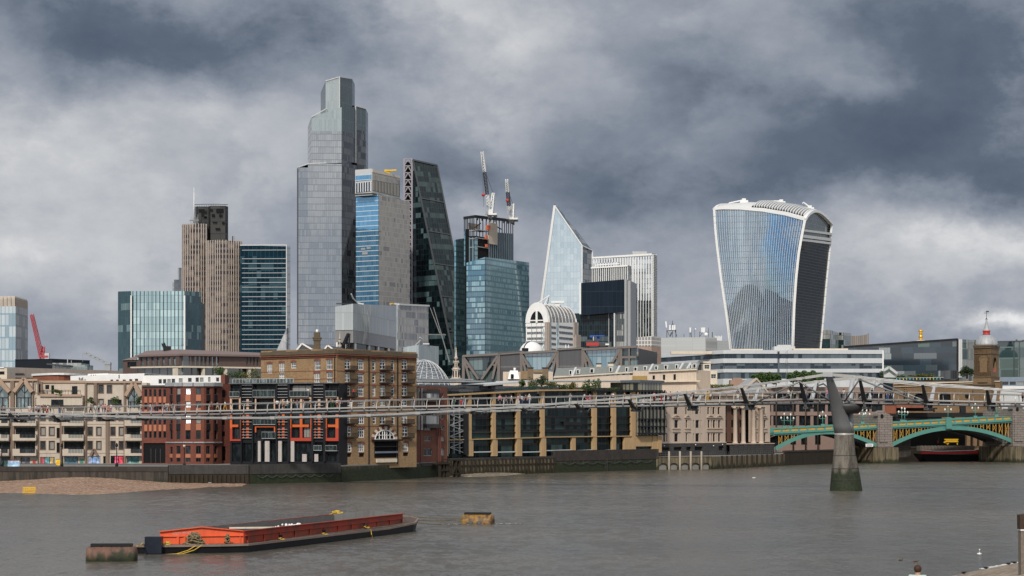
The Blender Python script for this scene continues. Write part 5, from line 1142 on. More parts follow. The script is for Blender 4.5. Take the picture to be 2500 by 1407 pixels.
m=MB(); p=[f.pt(2060,848),f.pt(2338,829.5),f.pt(2338,829.5,-30),f.pt(2060,848,-30)]; m.add(p,[(0,1,2,3)]); m.add([p[3],p[2],Vector((p[2].x,p[2].y,LAND)),Vector((p[3].x,p[3].y,LAND))],[(1,0,3,2)]); m.build('roof',M['roof'],t)
m=MB(); m.beam(f.pt(2060,847.5,.2),f.pt(2339,828.5,.2),.7); m.beam(f.pt(2338,829,.2),f.pt(2338,950,.2),.6); m.build('dark_trim',M['black'],t)
t=bldg('glass_side_block','grey green ribbed glass block between the mosaic office and the brick clock tower',2360,760); f=Facade(2340,752,2440,775); gs=glazing('ribbed_green_glass',1.0,4,.16,.3,(.03,.055,.06),(.08,.12,.12),(.16,.19,.19),(.30,.33,.33),2.3,.03)
m=MB(); m.quad(f.pt(2341.5,950),f.pt(2440,950),f.pt(2440,833),f.pt(2341.5,828.5)); f.body(m,f.u(2341.5),f.L,LAND,f.z(2390,832),20,-.2); m.build('facade',gs,t); m=MB(); f.box(m,2340.5,829,2342.5,922,-.2,.6); f.box(m,2345,829,2346.5,922,-.2,.5); m.parts('white_posts',M['white_steel'],t)
t=bldg('green_glass_office','dark green glass office right of the brick clock tower',2480,765); f=Facade(2436,770,2620,762); m=MB(); gd=glazing('green_glass_bays',6.5,4.1,.5,.45,(.008,.022,.024),(.03,.06,.06),(.10,.16,.16),(.03,.05,.05),2.0,.03,bp=.15,blind=(.12,.16,.15))
m.quad(f.pt(2436,950),f.pt(2620,950),f.pt(2620,830),f.pt(2436,834)); f.body(m,0,f.L,LAND,f.z(2500,834),20,-.2); m.build('facade',gd,t); m=MB(); f.band(m,2436,2620,833,835,829,831,-.5,.4); f.box(m,2488,832,2490,925,0,.5); m.build('trim',M['dkgrey'],t)
m=MB(); f.box(m,2478,828,2482,832,-6,-4); f.box(m,2493,829,2503,832,-6,-4); m.build('roof_plant',M['dkgrey'],t)
t=bldg('blue_grey_annexe','blue grey annexe with a strip of windows at the right edge',2480,730); f=Facade(2436,728,2620,728); h=[(2446,932,2462,940),(2465,932,2480,940),(2483,932,2500,940)]; wallb(t,f,2436,2620,921,solid('blue_grey_panel',(.20,.25,.31),.5),h,8,name='wall'); backing(t,f,h,M['pane'])
m=MB(); f.box(m,2436,943,2620,950,.02,.25); m.build('white_band',M['white'],t)
# ================================================================ the riverside row, left to right
# --- beige concrete flats
t=bldg('beige_flats','beige concrete flats with brown pilasters, steep gables and balconies',170,415)
bg_=solid('beige_concrete',(.49,.42,.345),.85,var=.18,streak=.22); br_=solid('brown_pilaster',(.19,.135,.10),.8,var=.2,streak=.25); cop=solid('tan_coping',(.36,.255,.18),.8,var=.25)
f=Facade(-40,447,358,445)
rows=[(1012,1027.5),(1043,1064),(1077.5,1098)]; wx=[(98.6,111),(120,133),(214,226),(235.5,247),(270,281.5),(290.5,302)]
wins=[(a,y0,b,y1)for a,b in wx for y0,y1 in rows]; slots=[(138,1023,146,1032),(138,1045,146,1070),(138,1081,146,1106),(252,1114,259,1134)]
upw=[(87,938,99,959),(87,973,98.5,990),(240.5,940,252.5,960),(261.5,941,273,960),(240.5,975,252.5,990),(263,976,297,990)]
shop=[(-36,1116,-2,1134),(2,1116,24,1134),(50,1117,73,1136),(98,1116,133,1136),(157,1115,190,1134),(214,1114,245,1134),(270,1113,302,1132),(310,1112,340,1131)]
rec=[(a,y0,b,y1)for a,b in((-30,25),(38,86),(156,205),(309,342))for y0,y1 in((1008,1030),(1044,1066),(1079,1101))]
m=MB(); ub=f.u
def wseg(x0,x1,ytop,hol,dep=.3,zb=LAND):f.wall(m,ub(x0),ub(x1),zb,f.z((x0+x1)/2,ytop),[f.rect(h)for h in hol if h[0]>=x0 and h[2]<=x1],dep)
zmid=f.z(150,1001)
allw=wins+slots+upw+shop
def split(x0,x1,ytop,extra=()):wseg(x0,x1,ytop,list(allw)+list(rec)+list(extra))
gl_holes=[(39,966,75,996),(312,972,343,996)]
split(-40,93,930,gl_holes); split(93,154,966); split(154,208,966); split(208,358,935,gl_holes)
fu=Facade(-40,449.5,358,447.5)
m.quad(fu.pt(93,970),fu.pt(208,970),fu.pt(208,934),fu.pt(93,934)); q=f.co
f.bx(m,ub(93),ub(208),f.z(150,966.5),f.z(150,965.5),-2.6,.3)
for x0,x1,y in((-40,93,930),(93,208,935),(208,358,935)):u0,u1,zt=ub(x0),ub(x1),f.z((x0+x1)/2,y); o=0 if x0!=93 else-2.5; m.quad(q(u0,zt,o),q(u1,zt,o),q(u1,zt,-13),q(u0,zt,-13))
m.quad(q(ub(358),LAND,0),q(ub(358),LAND,-13),q(ub(358),f.z(358,935),-13),q(ub(358),f.z(358,935),0)); m.quad(q(ub(93),f.z(93,966),-2.5),q(ub(93),f.z(93,966),0),q(ub(93),f.z(93,930),0),q(ub(93),f.z(93,930),-2.5)); m.quad(q(ub(208),f.z(208,966),0),q(ub(208),f.z(208,966),-2.5),q(ub(208),f.z(208,935),-2.5),q(ub(208),f.z(208,935),0))
f.bx(m,ub(93),ub(160),f.z(120,990),f.z(120,966),.02,.9); f.bx(m,ub(160),ub(206),f.z(180,990),f.z(180,968),.02,1.6)
m.build('wall',bg_,t)
brf=solid('brown_frame',(.075,.055,.045),.6)
for w_ in wins+upw:
 if w_[0]in(263,):f.window(t,w_,brf,M['pane'],.28,.12,(.33,.66),())
 else:f.window(t,w_,brf,M['pane'],.28,.16,(),())
for h in wins+upw[:5]:
 a,b,c,d=f.rect(h); s=.13; m=MB()
 for u0,u1,z0,z1 in((a-s,a,c-s,d+s),(b,b+s,c-s,d+s),(a,b,d,d+s),(a,b,c-s,c)):f.bx(m,u0,u1,z0,z1,.003,.05)
 m.build('window_surround',br_,t)
backing(t,f,slots,M['void'])
for h in rec:f.window(t,h,M['black'],M['pane_dk'],.29,.07,(.28,.5,.74),(),name='balcony_door')
for x0,x1,xs_ in((-34,26,8),(35.5,92.5,53),(155,208,171.5),(308,358,323)):
 for yt,yb in((1026.5,1040),(1060.5,1076),(1096,1113)):
  m=MB(); f.box(m,x0,yb-6.5,x1,yb,0,1.5); f.box(m,x0,yt,xs_,yb-6.5,1.3,1.5); f.box(m,x1-2,yt+1,x1,yb-6.5,0,1.5); b_=m.build('balcony',bg_,t)
  m=MB(); f.box(m,xs_+.3,yt+1,x1-2.2,yb-6.6,1.36,1.42); m.build('glass_rail',M['pane'],b_); m=MB(); f.box(m,xs_,yt-.3,x1,yt+.7,1.35,1.43)
  for k in range(5):x=xs_+(x1-xs_)*(k+.5)/5; f.box(m,x-.3,yt,x+.3,yb-6,1.43,1.47)
  m.build('handrail',M['black'],b_)
m=MB()
for x0,x1,y0,y1 in((26.5,36,929,1136),(92.5,95.5,931,1136),(147,154,990,1135),(208,212.5,936,1134),(259,267,990,1134),(230,238,934,990),(303,308,936,1132),(80,83,931,995),(102,105,933,966),(119,124,967,990)):f.box(m,x0,y0,x1,y1,.01,.45)
m.parts('pilasters',br_,t)
m=MB()
for x0,x1,y0,y1 in((-40,93,925.5,930.5),(208,345,930.5,935.5)):f.box(m,x0,y0,x1,y1,-.6,.5)
fu.box(m,93,929.5,208,935,-.6,.3); f.box(m,101,962.5,160,969,.9,1.3); f.box(m,158,963.5,204,969,1.6,2.0)
for y in(1036,1071.5,1107):f.box(m,96,y-.5,147,y+.3,.01,.07); f.box(m,213,y-.5,304,y+.3,.01,.07)
m.build('copings',cop,t)
def gable(ax,ay,x0,x1,yb,yw):
 m=MB(); w_=4.2
 for xa,ya,xb,yb_ in((x0,yb,ax,ay),(ax,ay,x1,yb)):m.beam(f.pt(xa,ya,.55),f.pt(xb,yb_,.55),.75,.85,up=f.n)
 g_=m.build('gable',cop,t)
 m=MB(); ins=5
 for xa,ya,xb,yb_ in((x0+ins,yb+1,ax,ay+9),(ax,ay+9,x1-ins,yb+1)):m.beam(f.pt(xa,ya,.35),f.pt(xb,yb_,.35),.3,.5,up=f.n)
 m.build('gable_lining',bg_,g_)
 m=MB(); m.add([f.pt(x0+5,yw,.05),f.pt(x1-5,yw,.05),f.pt(x1-5,yb+3,.05),f.pt(ax,ay+11,.05),f.pt(x0+5,yb+3,.05)],[(0,1,2,3,4)]); m.build('gable_window',pane('gable_pane',(.06,.085,.09),2.0),g_)
 m=MB(); b_=lambda xa,ya,xb,yb_,w_=.16:m.beam(f.pt(xa,ya,.12),f.pt(xb,yb_,.12),w_,.1)
 b_(ax,ay+12,ax,yw); b_(ax,yb+4,ax-8,yb-6); b_(ax,yb+4,ax+8,yb-6); b_(x0+5,yb+14,x1-5,yb+14,.3); b_(ax-9,yb+14,ax-9,yw); b_(ax+9,yb+14,ax+9,yw); b_(x0+5,yb+2,x0+5,yw); b_(x1-5,yb+2,x1-5,yw); m.build('gable_frame',M['black'],g_)
gable(60.5,925,36.5,81.5,957,996); gable(-2,925,-28,25.5,957,996); gable(328,933,308.5,347,967,996)
m=MB(); m.beam(f.pt(222,1113,.3),f.pt(230,1097,.3),.5,.5,up=f.n); m.beam(f.pt(230,1097,.3),f.pt(239,1113,.3),.5,.5,up=f.n); m.build('entrance_gable',br_,t)
m=MB(); f.box(m,103,953,200,954,1.2,1.3); f.box(m,103,956,200,956.8,1.2,1.3)
for k in range(14):x=104+96*k/13; f.box(m,x-.3,953,x+.3,965,1.2,1.28)
m.build('terrace_rail',M['black'],t)
for h in((111,940,120,950),(125.5,941,132,962),(176,943,189,964)):fu.window(t,h,M['black'],M['pane_dk'],-.02,.06,(.5,),(),name='terrace_door')
m=MB(); f.box(m,128,976,160,989,.92,1.0); m.build('lower_terrace_window',M['pane_dk'],t)
post=[((-36,-2),(.02,.02,.03)),((2,24),(.02,.03,.03)),((52,72),(.10,.10,.12)),((98.5,108),(.33,.06,.08)),((109,120),(.08,.22,.25)),((121.5,130),(.45,.33,.14)),((158,188),(.05,.12,.16)),((214.5,224),(.25,.30,.42)),((225,234),(.12,.20,.36)),((235,244),(.22,.30,.45)),((279.5,288),(.42,.05,.11)),((290,299.5),(.50,.03,.06)),((311,320),(.08,.20,.22)),((321,339.5),(.04,.18,.18))]
for(a,b),c in post:
 m=MB(); f.box(m,a,1115,b,1134,-.28,-.2); m.build('shop_panel',solid('printed_panel',c,.35,var=.5,scale=.9,col2=tuple(min(1,q*2.2+.03)for q in c)),t)
backing(t,f,shop,M['pane_dk'],.3,'shop_glazing')
m=MB(); f.box(m,80,1124,87,1136,.02,.12); m.build('red_door',M['red'],t); m=MB(); f.box(m,195.5,1121,203.5,1134,.02,.12); m.build('green_door',solid('green_door_paint',(.05,.22,.16),.5),t)
for lab,x0,y0,x1,y1,c in(('yellow advertising board on the quay',137,1122,147,1136,(.65,.36,.01)),('dark green board on the quay at the left edge',0,1126,17.5,1139,(.02,.06,.05)),('blue and white picture board with a red edge on the quay',19.5,1125,48,1139,(.25,.38,.55))):
 fq=Facade(-10,411,300,410); s_=thing('display_board',lab,'sign board',fq.pt((x0+x1)/2,1137)); m=MB(); fq.box(m,x0,y0,x1,y1,0,.15); m.build('panel',solid('board_face',c,.4,var=.5,scale=.5,col2=tuple(min(1,q*2+.05)for q in c)),s_)
 m=MB(); fq.box(m,x0-.8,y0-.8,x1+.8,y0,-.03,.2); fq.box(m,x0+.5,y1,x0+1.5,y1+6,0,.1); fq.box(m,x1-1.5,y1,x1-.5,y1+6,0,.1); m.build('frame',M['red']if x0==19.5 else M['dkgrey'],s_)
for lab,px,py,r in(('round green shrub on the flats terrace',225.5,978,(.9,.7,.8)),('bushy planter on the flats upper terrace',145,957,(1.2,.5,.6)),('wide planted tub beside the right hand flats windows',284,978,(1.3,.6,.9)),('small shrub beside the right hand gable',343,982,(.9,.6,1.1))):c=f.pt(px,py,1.6); plant('shrub',lab,'shrub',c,r,420,.16,M['leaf'],trunk=False)
# --- red brick block with a bowed front
t=bldg('red_brick_block','dark red brick block with a bowed front and orange panels',450,417)
rb_=brick('dark_red_brick',(.19,.05,.03),(.14,.036,.023),(.10,.06,.045),.3); orp=solid('terracotta_panel',(.42,.155,.08),.7,var=.15)
fl=Facade(346,442,406,441.5); cols=[(352.5,359.5),(364.2,370.2),(375.2,381.8),(387.3,394),(399,405.3)]
bows=[(406,441.5),(427,438),(447.5,436.2),(472,435.6),(498,436),(520,437.6),(541,441)]
wrow=[(947.5,963.5),(980.5,997),(1012,1036.5),(1051.5,1073)]; prow=[(963.5,980),(997,1008),(1034.5,1051)]
hl=[(a,y0,b,y1)for a,b in cols for y0,y1 in((951,968.5),(984,1000),(1021,1037),(1053.5,1069.5))]
gh=[(350,1082,404,1131)]
m=MB(); fl.wall(m,0,fl.L,LAND,fl.z(376,945),[fl.rect(h)for h in hl+gh],.3)
bw=[(414.7,421.3),(430.7,440.5),(453,465.2),(478.5,490.5),(503.6,513.3),(523.3,530.4)]; bf=[]; blue_tops=[]
for i in range(6):
 fx=Facade(*bows[i],*bows[i+1]); a,b=bw[i]; hh=[(a,y0,b,y1)for y0,y1 in((947.5,963.5),(980,996),(1012,1034.5),(1051,1073))]
 gh_=[(a,1089 if i else 1091,b,1108),(a,1119,b,1128)]; bf.append((fx,hh,gh_)); fx.wall(m,0,fx.L,LAND,fx.z((bows[i][0]+bows[i+1][0])/2,943),[fx.rect(h)for h in hh+gh_],.28)
fr2=Facade(541,442,563,444); ah=[(542.5,953,550.5,970),(542.5,985,550.5,997),(542.5,1022,550.5,1038),(542.5,1054,550.5,1066),(542.5,1090,552,1125)]
fr2.wall(m,0,fr2.L,LAND,fr2.z(552,938),[fr2.rect(h)for h in ah],.3); body=[fl.co(0,0,-.4),fl.co(fl.L,0,-.4),fr2.co(fr2.L,0,-.4),fr2.co(fr2.L,0,-12),fl.co(0,0,-12)]
w_=m.build('wall',rb_,t); m=MB(); m.prism([tuple(p[:2])for p in body],LAND,fl.z(376,945)-.05); m.build('body',M['roof'],t)
for h in hl:fl.window(t,h,M['dkgrey'],M['pane_dk'],.27,.06,(),())
for i,(fx,hh,gh_)in enumerate(bf):
 for k,h in enumerate(hh):fx.window(t,h,M['dkgrey'],pane('white_blind_pane',(.72,.72,.71),1.5)if i==2 and k<3 else(M['pane']if i in(1,3)else M['pane_dk']),.25,.06,(),())
 for h in gh_:fx.window(t,h,M['dkgrey'],M['pane']if i in(2,4)else M['pane_dk'],.25,.06,(.5,),())
for h in ah:fr2.window(t,h,M['black'],M['pane_dk'],.27,.08,(.5,),())
m=MB()
for a,b in cols:
 for y0,y1 in((969,983.5),(1037.5,1053),(1001,1010)):fl.box(m,a,y0,b,y1,.01,.06)
for i in(2,3):
 fx=bf[i][0]; a,b=bw[i]
 for y0,y1 in((964,979.5),(996.5,1006),(1035,1050.5)):fx.box(m,a,y0,b,y1,.01,.06)
for i in range(6):fx=bf[i][0]; a,b=bw[i]; fx.box(m,a,1109,b,1117.5,.01,.06)
m.parts('orange_panels',orp,t)
m=MB()
for i in(0,1,4,5):
 fx=bf[i][0]; a,b=bw[i]
 for y0,y1 in((964,979.5),(996.5,1011),(1035,1050.5)):fx.box(m,a,y0,b,y1,.01,.06)
m.parts('dark_panels',M['black'],t)
m=MB()
for i in range(6):fx=bf[i][0]; x0,x1=bows[i][0],bows[i+1][0]; fx.box(m,x0+.3,934.5,x1-.3,943.5,-.4,.35); fx.box(m,x0+.3,1079,x1-.3,1082,0,.22)
m.build('grey_cornice',M['lead'],t)
m=MB(); fl.box(m,347,941,406,946,-.3,.25); m.build('left_coping',M['parapet'],t)
m=MB(); fl.bx(m,fl.u(350),fl.u(404),LAND,fl.z(376,1082.2),-.38,-.31); m.build('passage',M['void'],t)
m=MB()
for x in(368,379.5,391):fl.box(m,x-.8,1096,x+.8,1131,-.3,-.2)
m.parts('passage_columns',M['parapet'],t)
fw=Facade(346,448,540,448); hs=[(387,926,395,937),(398,926,406,937),(408.5,926,417,937),(419,925,427.5,936),(436.5,924,446,934),(459,923,468,933),(477.5,922,485.5,933),(488,922,497,933),(508,921,514,933),(527.5,922,535,932),(331,926,338,937),(340.5,925,349,936)]
m=MB(); fw.wall(m,fw.u(350),fw.u(540),LAND,fw.z(440,917),[fw.rect(h)for h in hs if h[0]>350],.25); fw.body(m,fw.u(350),fw.u(540),LAND,fw.z(440,917),9); m.build('white_penthouse',M['white'],t)
for h in hs:
 if h[0]>350:fw.window(t,h,M['grey'],M['pane'],.23,.06,(),())
m=MB(); fw.box(m,540,916,550,945,-6,.6); m.build('brick_stack',rb_,t)
# --- black and orange flats
t=bldg('black_orange_flats','black clad flats with orange and peach framed windows',690,425)
f=Facade(562,431,828,423.5); blk=solid('black_cladding_boards',(.014,.014,.017),.5,var=.3); peach=solid('peach_frame',(.56,.36,.24),.6,var=.08); oran=solid('orange_frame',(.56,.105,.018),.55,var=.08); rorg=solid('red_orange_frame',(.40,.045,.018),.55,var=.08)
bigs=[(564,588),(623,671),(711,761),(798,826)]
hol=[]
for a,b in((564,590),(622,676),(712,761),(798,826)):hol.append((a,941,b,966))
hol+=[(568.5,978,587,1036),(569.5,1046,587.5,1072),(626,976,671,1035),(626,1044,672,1070),(712,978,733,1035),(740,978,760,1035),(713,1043,733,1069),(740,1043,761,1069),(799,978,820,1035),(801,1043,820,1069)]
hol+=[(566,1082,625,1127),(640,1078,646,1127),(660,1078,679,1127),(690,1078,704,1127),(721,1078,762,1127),(769,1080,790,1098),(798,1080,826,1100),(778,1108,790,1127),(799,1108,822,1127)]
wallb(t,f,562,828,936.5,blk,hol,4.5,.45)
for h in hol[:4]+hol[4:14]:f.window(t,h,M['black'],M['pane']if h[0]in(740,569.5,712)else M['pane_dk'],.4,.07,(.33,.66),())
backing(t,f,hol[14:],M['pane_dk'],.45,'ground_glazing')
def ring(x0,y0,x1,y1,w_,mat,nm,wb=None):
 m=MB(); wb=w_ if wb is None else wb
 for r in((x0,y0,x0+w_,y1),(x1-w_,y0,x1,y1),(x0+w_,y0,x1-w_,y0+w_))+(((x0+w_,y1-wb,x1-w_,y1),)if wb else()):f.box(m,*r,.02,.35)
 return m.build(nm,mat,t)
ring(563,970,589.5,1000,4.5,peach,'peach_frame',0); ring(624,970,673,1000,3,peach,'peach_frame',0); ring(710.5,970,761.5,1000,3.5,peach,'peach_frame',0); ring(797,970,827,1000,3.5,peach,'peach_frame',0)
m=MB(); f.box(m,734,975,739,1000,.02,.35); m.build('peach_mullion',peach,t)
for x0,x1,sp in((563,590,None),(710.5,762.5,(733.5,739.5)),(797,827.5,None)):
 m=MB(); f.box(m,x0,1012,x0+(5 if x0<600 else 2),1046,.02,.35); f.box(m,x1-(2 if x0<700 else 3 if x0<790 else 7),1012,x1,1046,.02,.35); f.box(m,x0+5,1037,x1-7,1043,.02,.35)
 if sp:f.box(m,sp[0],1012,sp[1],1037,.02,.35)
 m.build('orange_frame',oran,t)
 m=MB(); f.box(m,x0,1046,x0+(5.5 if x0<600 else 2),1077,.02,.35); f.box(m,x1-(2 if x0<700 else 3 if x0<790 else 7),1046,x1,1077,.02,.35); f.box(m,x0+2,1069.5 if x0>600 else 1072.5,x1-2,1077,.02,.34)
 if sp:f.box(m,sp[0],1043,sp[1],1069.5,.02,.35)
 m.build('red_frame',rorg,t)
ring(624,1040.5,673.5,1056,3,oran,'orange_frame',0)
m=MB()
for x0,x1 in((593,617),(680,704),(768,791)):
 for y0 in(1012,1044):
  xm=x0+(x1-x0)*.5; f.box(m,xm-3.2,y0,xm+3.2,y0+26,.02,.10); f.box(m,x0+.5,y0+2,x0+3,y0+26,.02,.10)
m.parts('orange_strips',oran,t)
m=MB()
for x0,x1 in((593,617),(680,704),(768,791)):xm=(x0+x1)/2; f.box(m,xm-3,975,xm+3,1000,.02,.10)
m.parts('peach_strips',peach,t)
for x0,x1 in((593,617),(680,704),(768,791)):
 m=MB()
 for y in(940,949,956,963,970,980,990,1016,1023,1030,1048,1055,1062,1069):f.box(m,x0,y,x1,y+1.1,.25,.5)
 m.build('louvres',M['grey'],t)
m=MB()
for x0,x1 in((590,592.5),(617.5,620.5),(676,679),(704.5,710),(762.5,767.5),(791.5,797)):f.box(m,x0,937,x1,1127,.02,.55)
f.box(m,562,935,828,938,.02,.7); m.build('piers',blk,t)
for x0,x1,y0,y1 in((564,588,957,968),(621,675,953,969),(711,757,955,968),(798,825,955,968),(643,676,1055,1070),(769,789,1088,1099),(798,826,1088,1100),(622,676,1024,1036)):
 m=MB(); f.box(m,x0,y0,x1,y1,.75,.8); b_=m.build('balcony_glass',pane('balcony_pane',(.016,.024,.024),1.3)if 'balcony_pane' not in bpy.data.materials else bpy.data.materials['balcony_pane'],t); m=MB(); f.box(m,x0,y0-.5,x1,y0+.4,.72,.83); f.box(m,x0,y1,x1,y1+1.5,0,.83); n=max(3,int((x1-x0)/8))
 for k in range(n+1):x=x0+(x1-x0)*k/n; f.box(m,x-.15,y0,x+.15,y1,.8,.84)
 m.build('handrail',M['grey'],b_)
m=MB()
for x0,x1,y0 in((631,637.5,1077),(648,659,1077),(680.5,689,1077),(711,719.5,1077),(739,750,1109),(769,778,1109)):f.box(m,x0,y0,x1,1127.5,.02,.3)
m.parts('pale_columns',solid('pale_timber',(.44,.40,.37),.7,var=.2,streak=.3),t)
m=MB(); f.bx(m,f.u(561),f.u(829),f.z(700,936.5),f.z(700,936.5)+.06,-.4,.72); m.build('roof_edge',M['grey'],t)
t=thing('glass_balustrade','glass roof balustrade with steel posts on top of the black flats','balustrade',f.pt(640,936)); m=MB(); zr=f.z(640,936.4)
f.bx(m,f.u(563),f.u(712),zr,zr+.95,-1.0,-.96); m.build('glass',pane('balustrade_pane',(.05,.065,.065),1.4),t); m=MB(); f.bx(m,f.u(563),f.u(712),zr+.95,zr+1.02,-1.05,-.92)
for k in range(19):u=f.u(563+149*k/18); f.bx(m,u-.03,u+.03,zr,zr+.95,-.95,-.9)
m.build('posts',M['ltgrey'],t)
for lab,px,py,r,mt,D in(('grey green bush on the terrace beside the warehouse',533,909,(2.2,1.4,1.3),'leaf',500),('olive bush on the terrace between two bushes',577,914,(2.6,1.5,1.5),'leaf',500),('yellow green bush next to the brick warehouse wall',615,915,(2.8,1.5,1.7),'leaf_yl',500),('low green plants along the black flats roof',690,931,(3.0,.6,.6),'leaf',436),('pot plant near the corner of the warehouse',810,931,(.8,.6,.6),'leaf',436)):plant('shrub',lab,'shrub',P(px,py,D),r,600,.2,M[mt],trunk=False)
# --- tall brick warehouse
t=bldg('brick_warehouse','tall tan brick warehouse with white windows and iron balconies',822,428)
tb=brick('tan_stock_brick',(.33,.205,.10),(.24,.145,.07),(.2,.15,.10),.35); redb=brick('red_arch_brick',(.24,.07,.04),(.18,.05,.03),(.14,.07,.05),.2)
fl,frr=Facade(637,439,822,425),Facade(822,425,1017,447); frr_w=frr
Lw=[(651.5,888,664.5,912),(681,886,694.5,911),(710,884.5,723,899.5),(767.5,880.5,782,904),(796.5,877.5,811.5,902.5),(681,913,694.5,925),(766.5,911,781,935),(797,908.5,811.5,934.5)]
hx=lambda c:620+c/3.608; hy=lambda c:800+c/3.608
Rw=[]
for c0,c1 in((800,852),(1110,1160),(1302,1352)):
 for y0,y1 in((282,366),(393,480),(512,602),(636,690),(765,850)):Rw.append((hx(c0),hy(y0),hx(c1),hy(y1)))
for c0,c1 in((912,968),):
 for y0,y1 in((282,372),(402,487),(518,608),(640,695),(760,850),(885,970),(1022,1095)):Rw.append((hx(c0+(5 if y0>700 else 0)),hy(y0),hx(c1+(5 if y0>700 else 0)),hy(y1)))
for c0,c1 in((1042,1072),(1208,1237)):
 for y0,y1 in((285,375),(406,490),(520,606),(640,692),(770,850)):Rw.append((hx(c0+(4 if y0>700 else 0)),hy(y0),hx(c1+(4 if y0>700 else 0)),hy(y1)))
Rw+=[(hx(805),hy(870),hx(858),hy(958)),(hx(1308),hy(870),hx(1358),hy(960)),(hx(812),hy(1022),hx(862),hy(1095)),(hx(1314),hy(1018),hx(1360),hy(1090))]
lows=[(hx(812),hy(1105),hx(860),hy(1140)),(hx(926),hy(1105),hx(974),hy(1140)),(hx(1314),hy(1100),hx(1362),hy(1132))]
ent=[(hx(1060),hy(1002),hx(1262),hy(1148))]
zl=lambda fx,x,y:fx.z(x,y); zt=frr.z(822,851)
m=MB(); fl.wall(m,0,fl.L,LAND,zt,[fl.rect(h)for h in Lw],.28); frr.wall(m,0,frr.L,2.6,zt,[frr.rect(h)for h in Rw+lows+ent],.28); m.build('wall',tb,t)
q=[fl.co(0,0,-.5),fl.co(fl.L,0),frr.co(frr.L,0,-.5)]; bk=[frr.co(frr.L,0,-18),fl.co(0,0,-10)]
m=MB(); m.prism([tuple(p[:2])for p in(fl.co(.05,0,-.35),fl.co(fl.L,0,-.4)-frr.n*.4,frr.co(frr.L-.05,0,-.35),bk[0],bk[1])],LAND,zt-.4); m.build('body',tb,t)
for h in Lw:fl.window(t,h,M['white'],M['pane'],.25,.13,(.33,.66),(.45,))
for h in Rw:frr.window(t,h,M['white'],M['pane'],.25,.16 if h[2]-h[0]>10 else .13,(.33,.66)if hx(905)<h[0]<hx(980)else((.5,)if h[2]-h[0]>10 else()),(.38,.72)if h[3]-h[1]>20 else(.5,))
backing(t,frr,lows+ent,M['void'],.28,'basement_openings')
m=MB()
for fx,hh in((fl,Lw),(frr,Rw)):
 for h in hh:
  a,b,c,d=fx.rect(h)
  if h[3]-h[1]<13:continue
  n=5; u=(a+b)/2; r=(b-a)/2
  for k in range(n):s=-1+2*(k+.5)/n; fx.bx(m,u+(s-1/n)*r*1.15,u+(s+1/n)*r*1.15,d+.02-.10*s*s,d+.45-.16*s*s,.01,.05)
m.build('window_heads',redb,t)
m=MB()
for fx,x0,x1,ya,yb in((fl,637,822,871,865),(frr,822,1017,865,873)):
 fx.band(m,x0,x1,ya,ya+2.2,yb,yb+2.2,.02,.55); fx.band(m,x0,x1,ya+5,ya+6.5,yb+5,yb+6.5,.02,.25)
m.build('cornice',redb,t)
m=MB()
for fx,x0,x1,ys in((fl,637,822,(904,924)),(frr,822,1017,(905,937,970,1040))):
 for y in ys:k=(y-1042)/(fx.D(822)and 1); fx.band(m,x0,x1,1042+(y-1042)*425/fx.D(x0),1042+(y-1042)*425/fx.D(x0)+1.2,1042+(y-1042)*425/fx.D(x1),1042+(y-1042)*425/fx.D(x1)+1.2,.01,.06)
m.build('string_courses',redb,t)
m=MB(); dark=brick('dark_parapet_brick',(.11,.085,.05),(.085,.065,.04),(.09,.07,.05))
for fx,n in((fl,6),(frr,5)):
 for k in range(n):fx.bx(m,fx.L*k/n,fx.L*(k+1)/n,zt-1.05,zt-(.1 if k%2 else .35),.01,.32)
m.build('parapet',dark,t)
m=MB()
for x in(hx(1010),hx(1262)):frr.bx(m,frr.u(x)-.09,frr.u(x)+.09,LAND,zt-1,.02,.2)
fl.bx(m,fl.u(818)-.08,fl.u(818)+.08,LAND,zt-1.2,.02,.2); m.parts('drain_pipes',M['black'],t)
for c0,c1 in((798,888),(1104,1195),(1298,1385)):
 for yb in(380,495,612,850 if c0!=1104 else 862,972):
  if c0==1104 and yb>900:continue
  m=MB(); x0,x1,y1=hx(c0),hx(c1),hy(yb); y0=y1-12; frr.box(m,x0,y1-1.6,x1,y1,0,1.0); frr.box(m,x0,y0,x1,y0+.7,.93,1.0)
  for k in range(19):x=x0+(x1-x0)*k/18; frr.box(m,x-.28,y0,x+.28,y1,.95,.99)
  for x in(x0+2,x1-2):m.beam(frr.pt(x,y1+7,.02),frr.pt(x,y1,.9),.06)
  for s_ in(x0,x1-.4):frr.box(m,s_,y0,s_+.4,y0+.6,0,.95)
  m.build('iron_balcony',M['black'],t)
xm=hx(1147); um=frr.u(xm); z0=frr.z(xm,hy(986)); Ra=frr.u(hx(1232))-um
m=MB(); gl=MB(); ab=MB(); n=14; hh=.62
pa=lambda a,r,o:frr.co(um-math.cos(a)*r,z0+math.sin(a)*r*hh,o)
for i in range(n):
 a0,a1=math.pi*i/n,math.pi*(i+1)/n
 (m if i%2==0 else ab).add([pa(a0,Ra*1.05,.1),pa(a1,Ra*1.05,.1),pa(a1,Ra*1.38,.1),pa(a0,Ra*1.38,.1)],[(0,1,2,3)]); gl.add([frr.co(um,z0,.06),pa(a0,Ra,.06),pa(a1,Ra,.06)],[(0,2,1)])
m.build('arch_voussoirs',redb,t); ab.build('arch_pale_voussoirs',M['cream'],t); aw=gl.build('arched_window',M['pane_dk'],t)
m=MB(); pts=[pa(math.pi*i/16,Ra*.98,.14)for i in range(17)]
for a,b in zip(pts,pts[1:]):m.beam(a,b,.2,.2)
m.beam(frr.co(um-Ra,z0+.05,.14),frr.co(um+Ra,z0+.05,.14),.18); m.beam(frr.co(um-Ra*.85,z0+Ra*hh*.45,.14),frr.co(um+Ra*.85,z0+Ra*hh*.45,.14),.12)
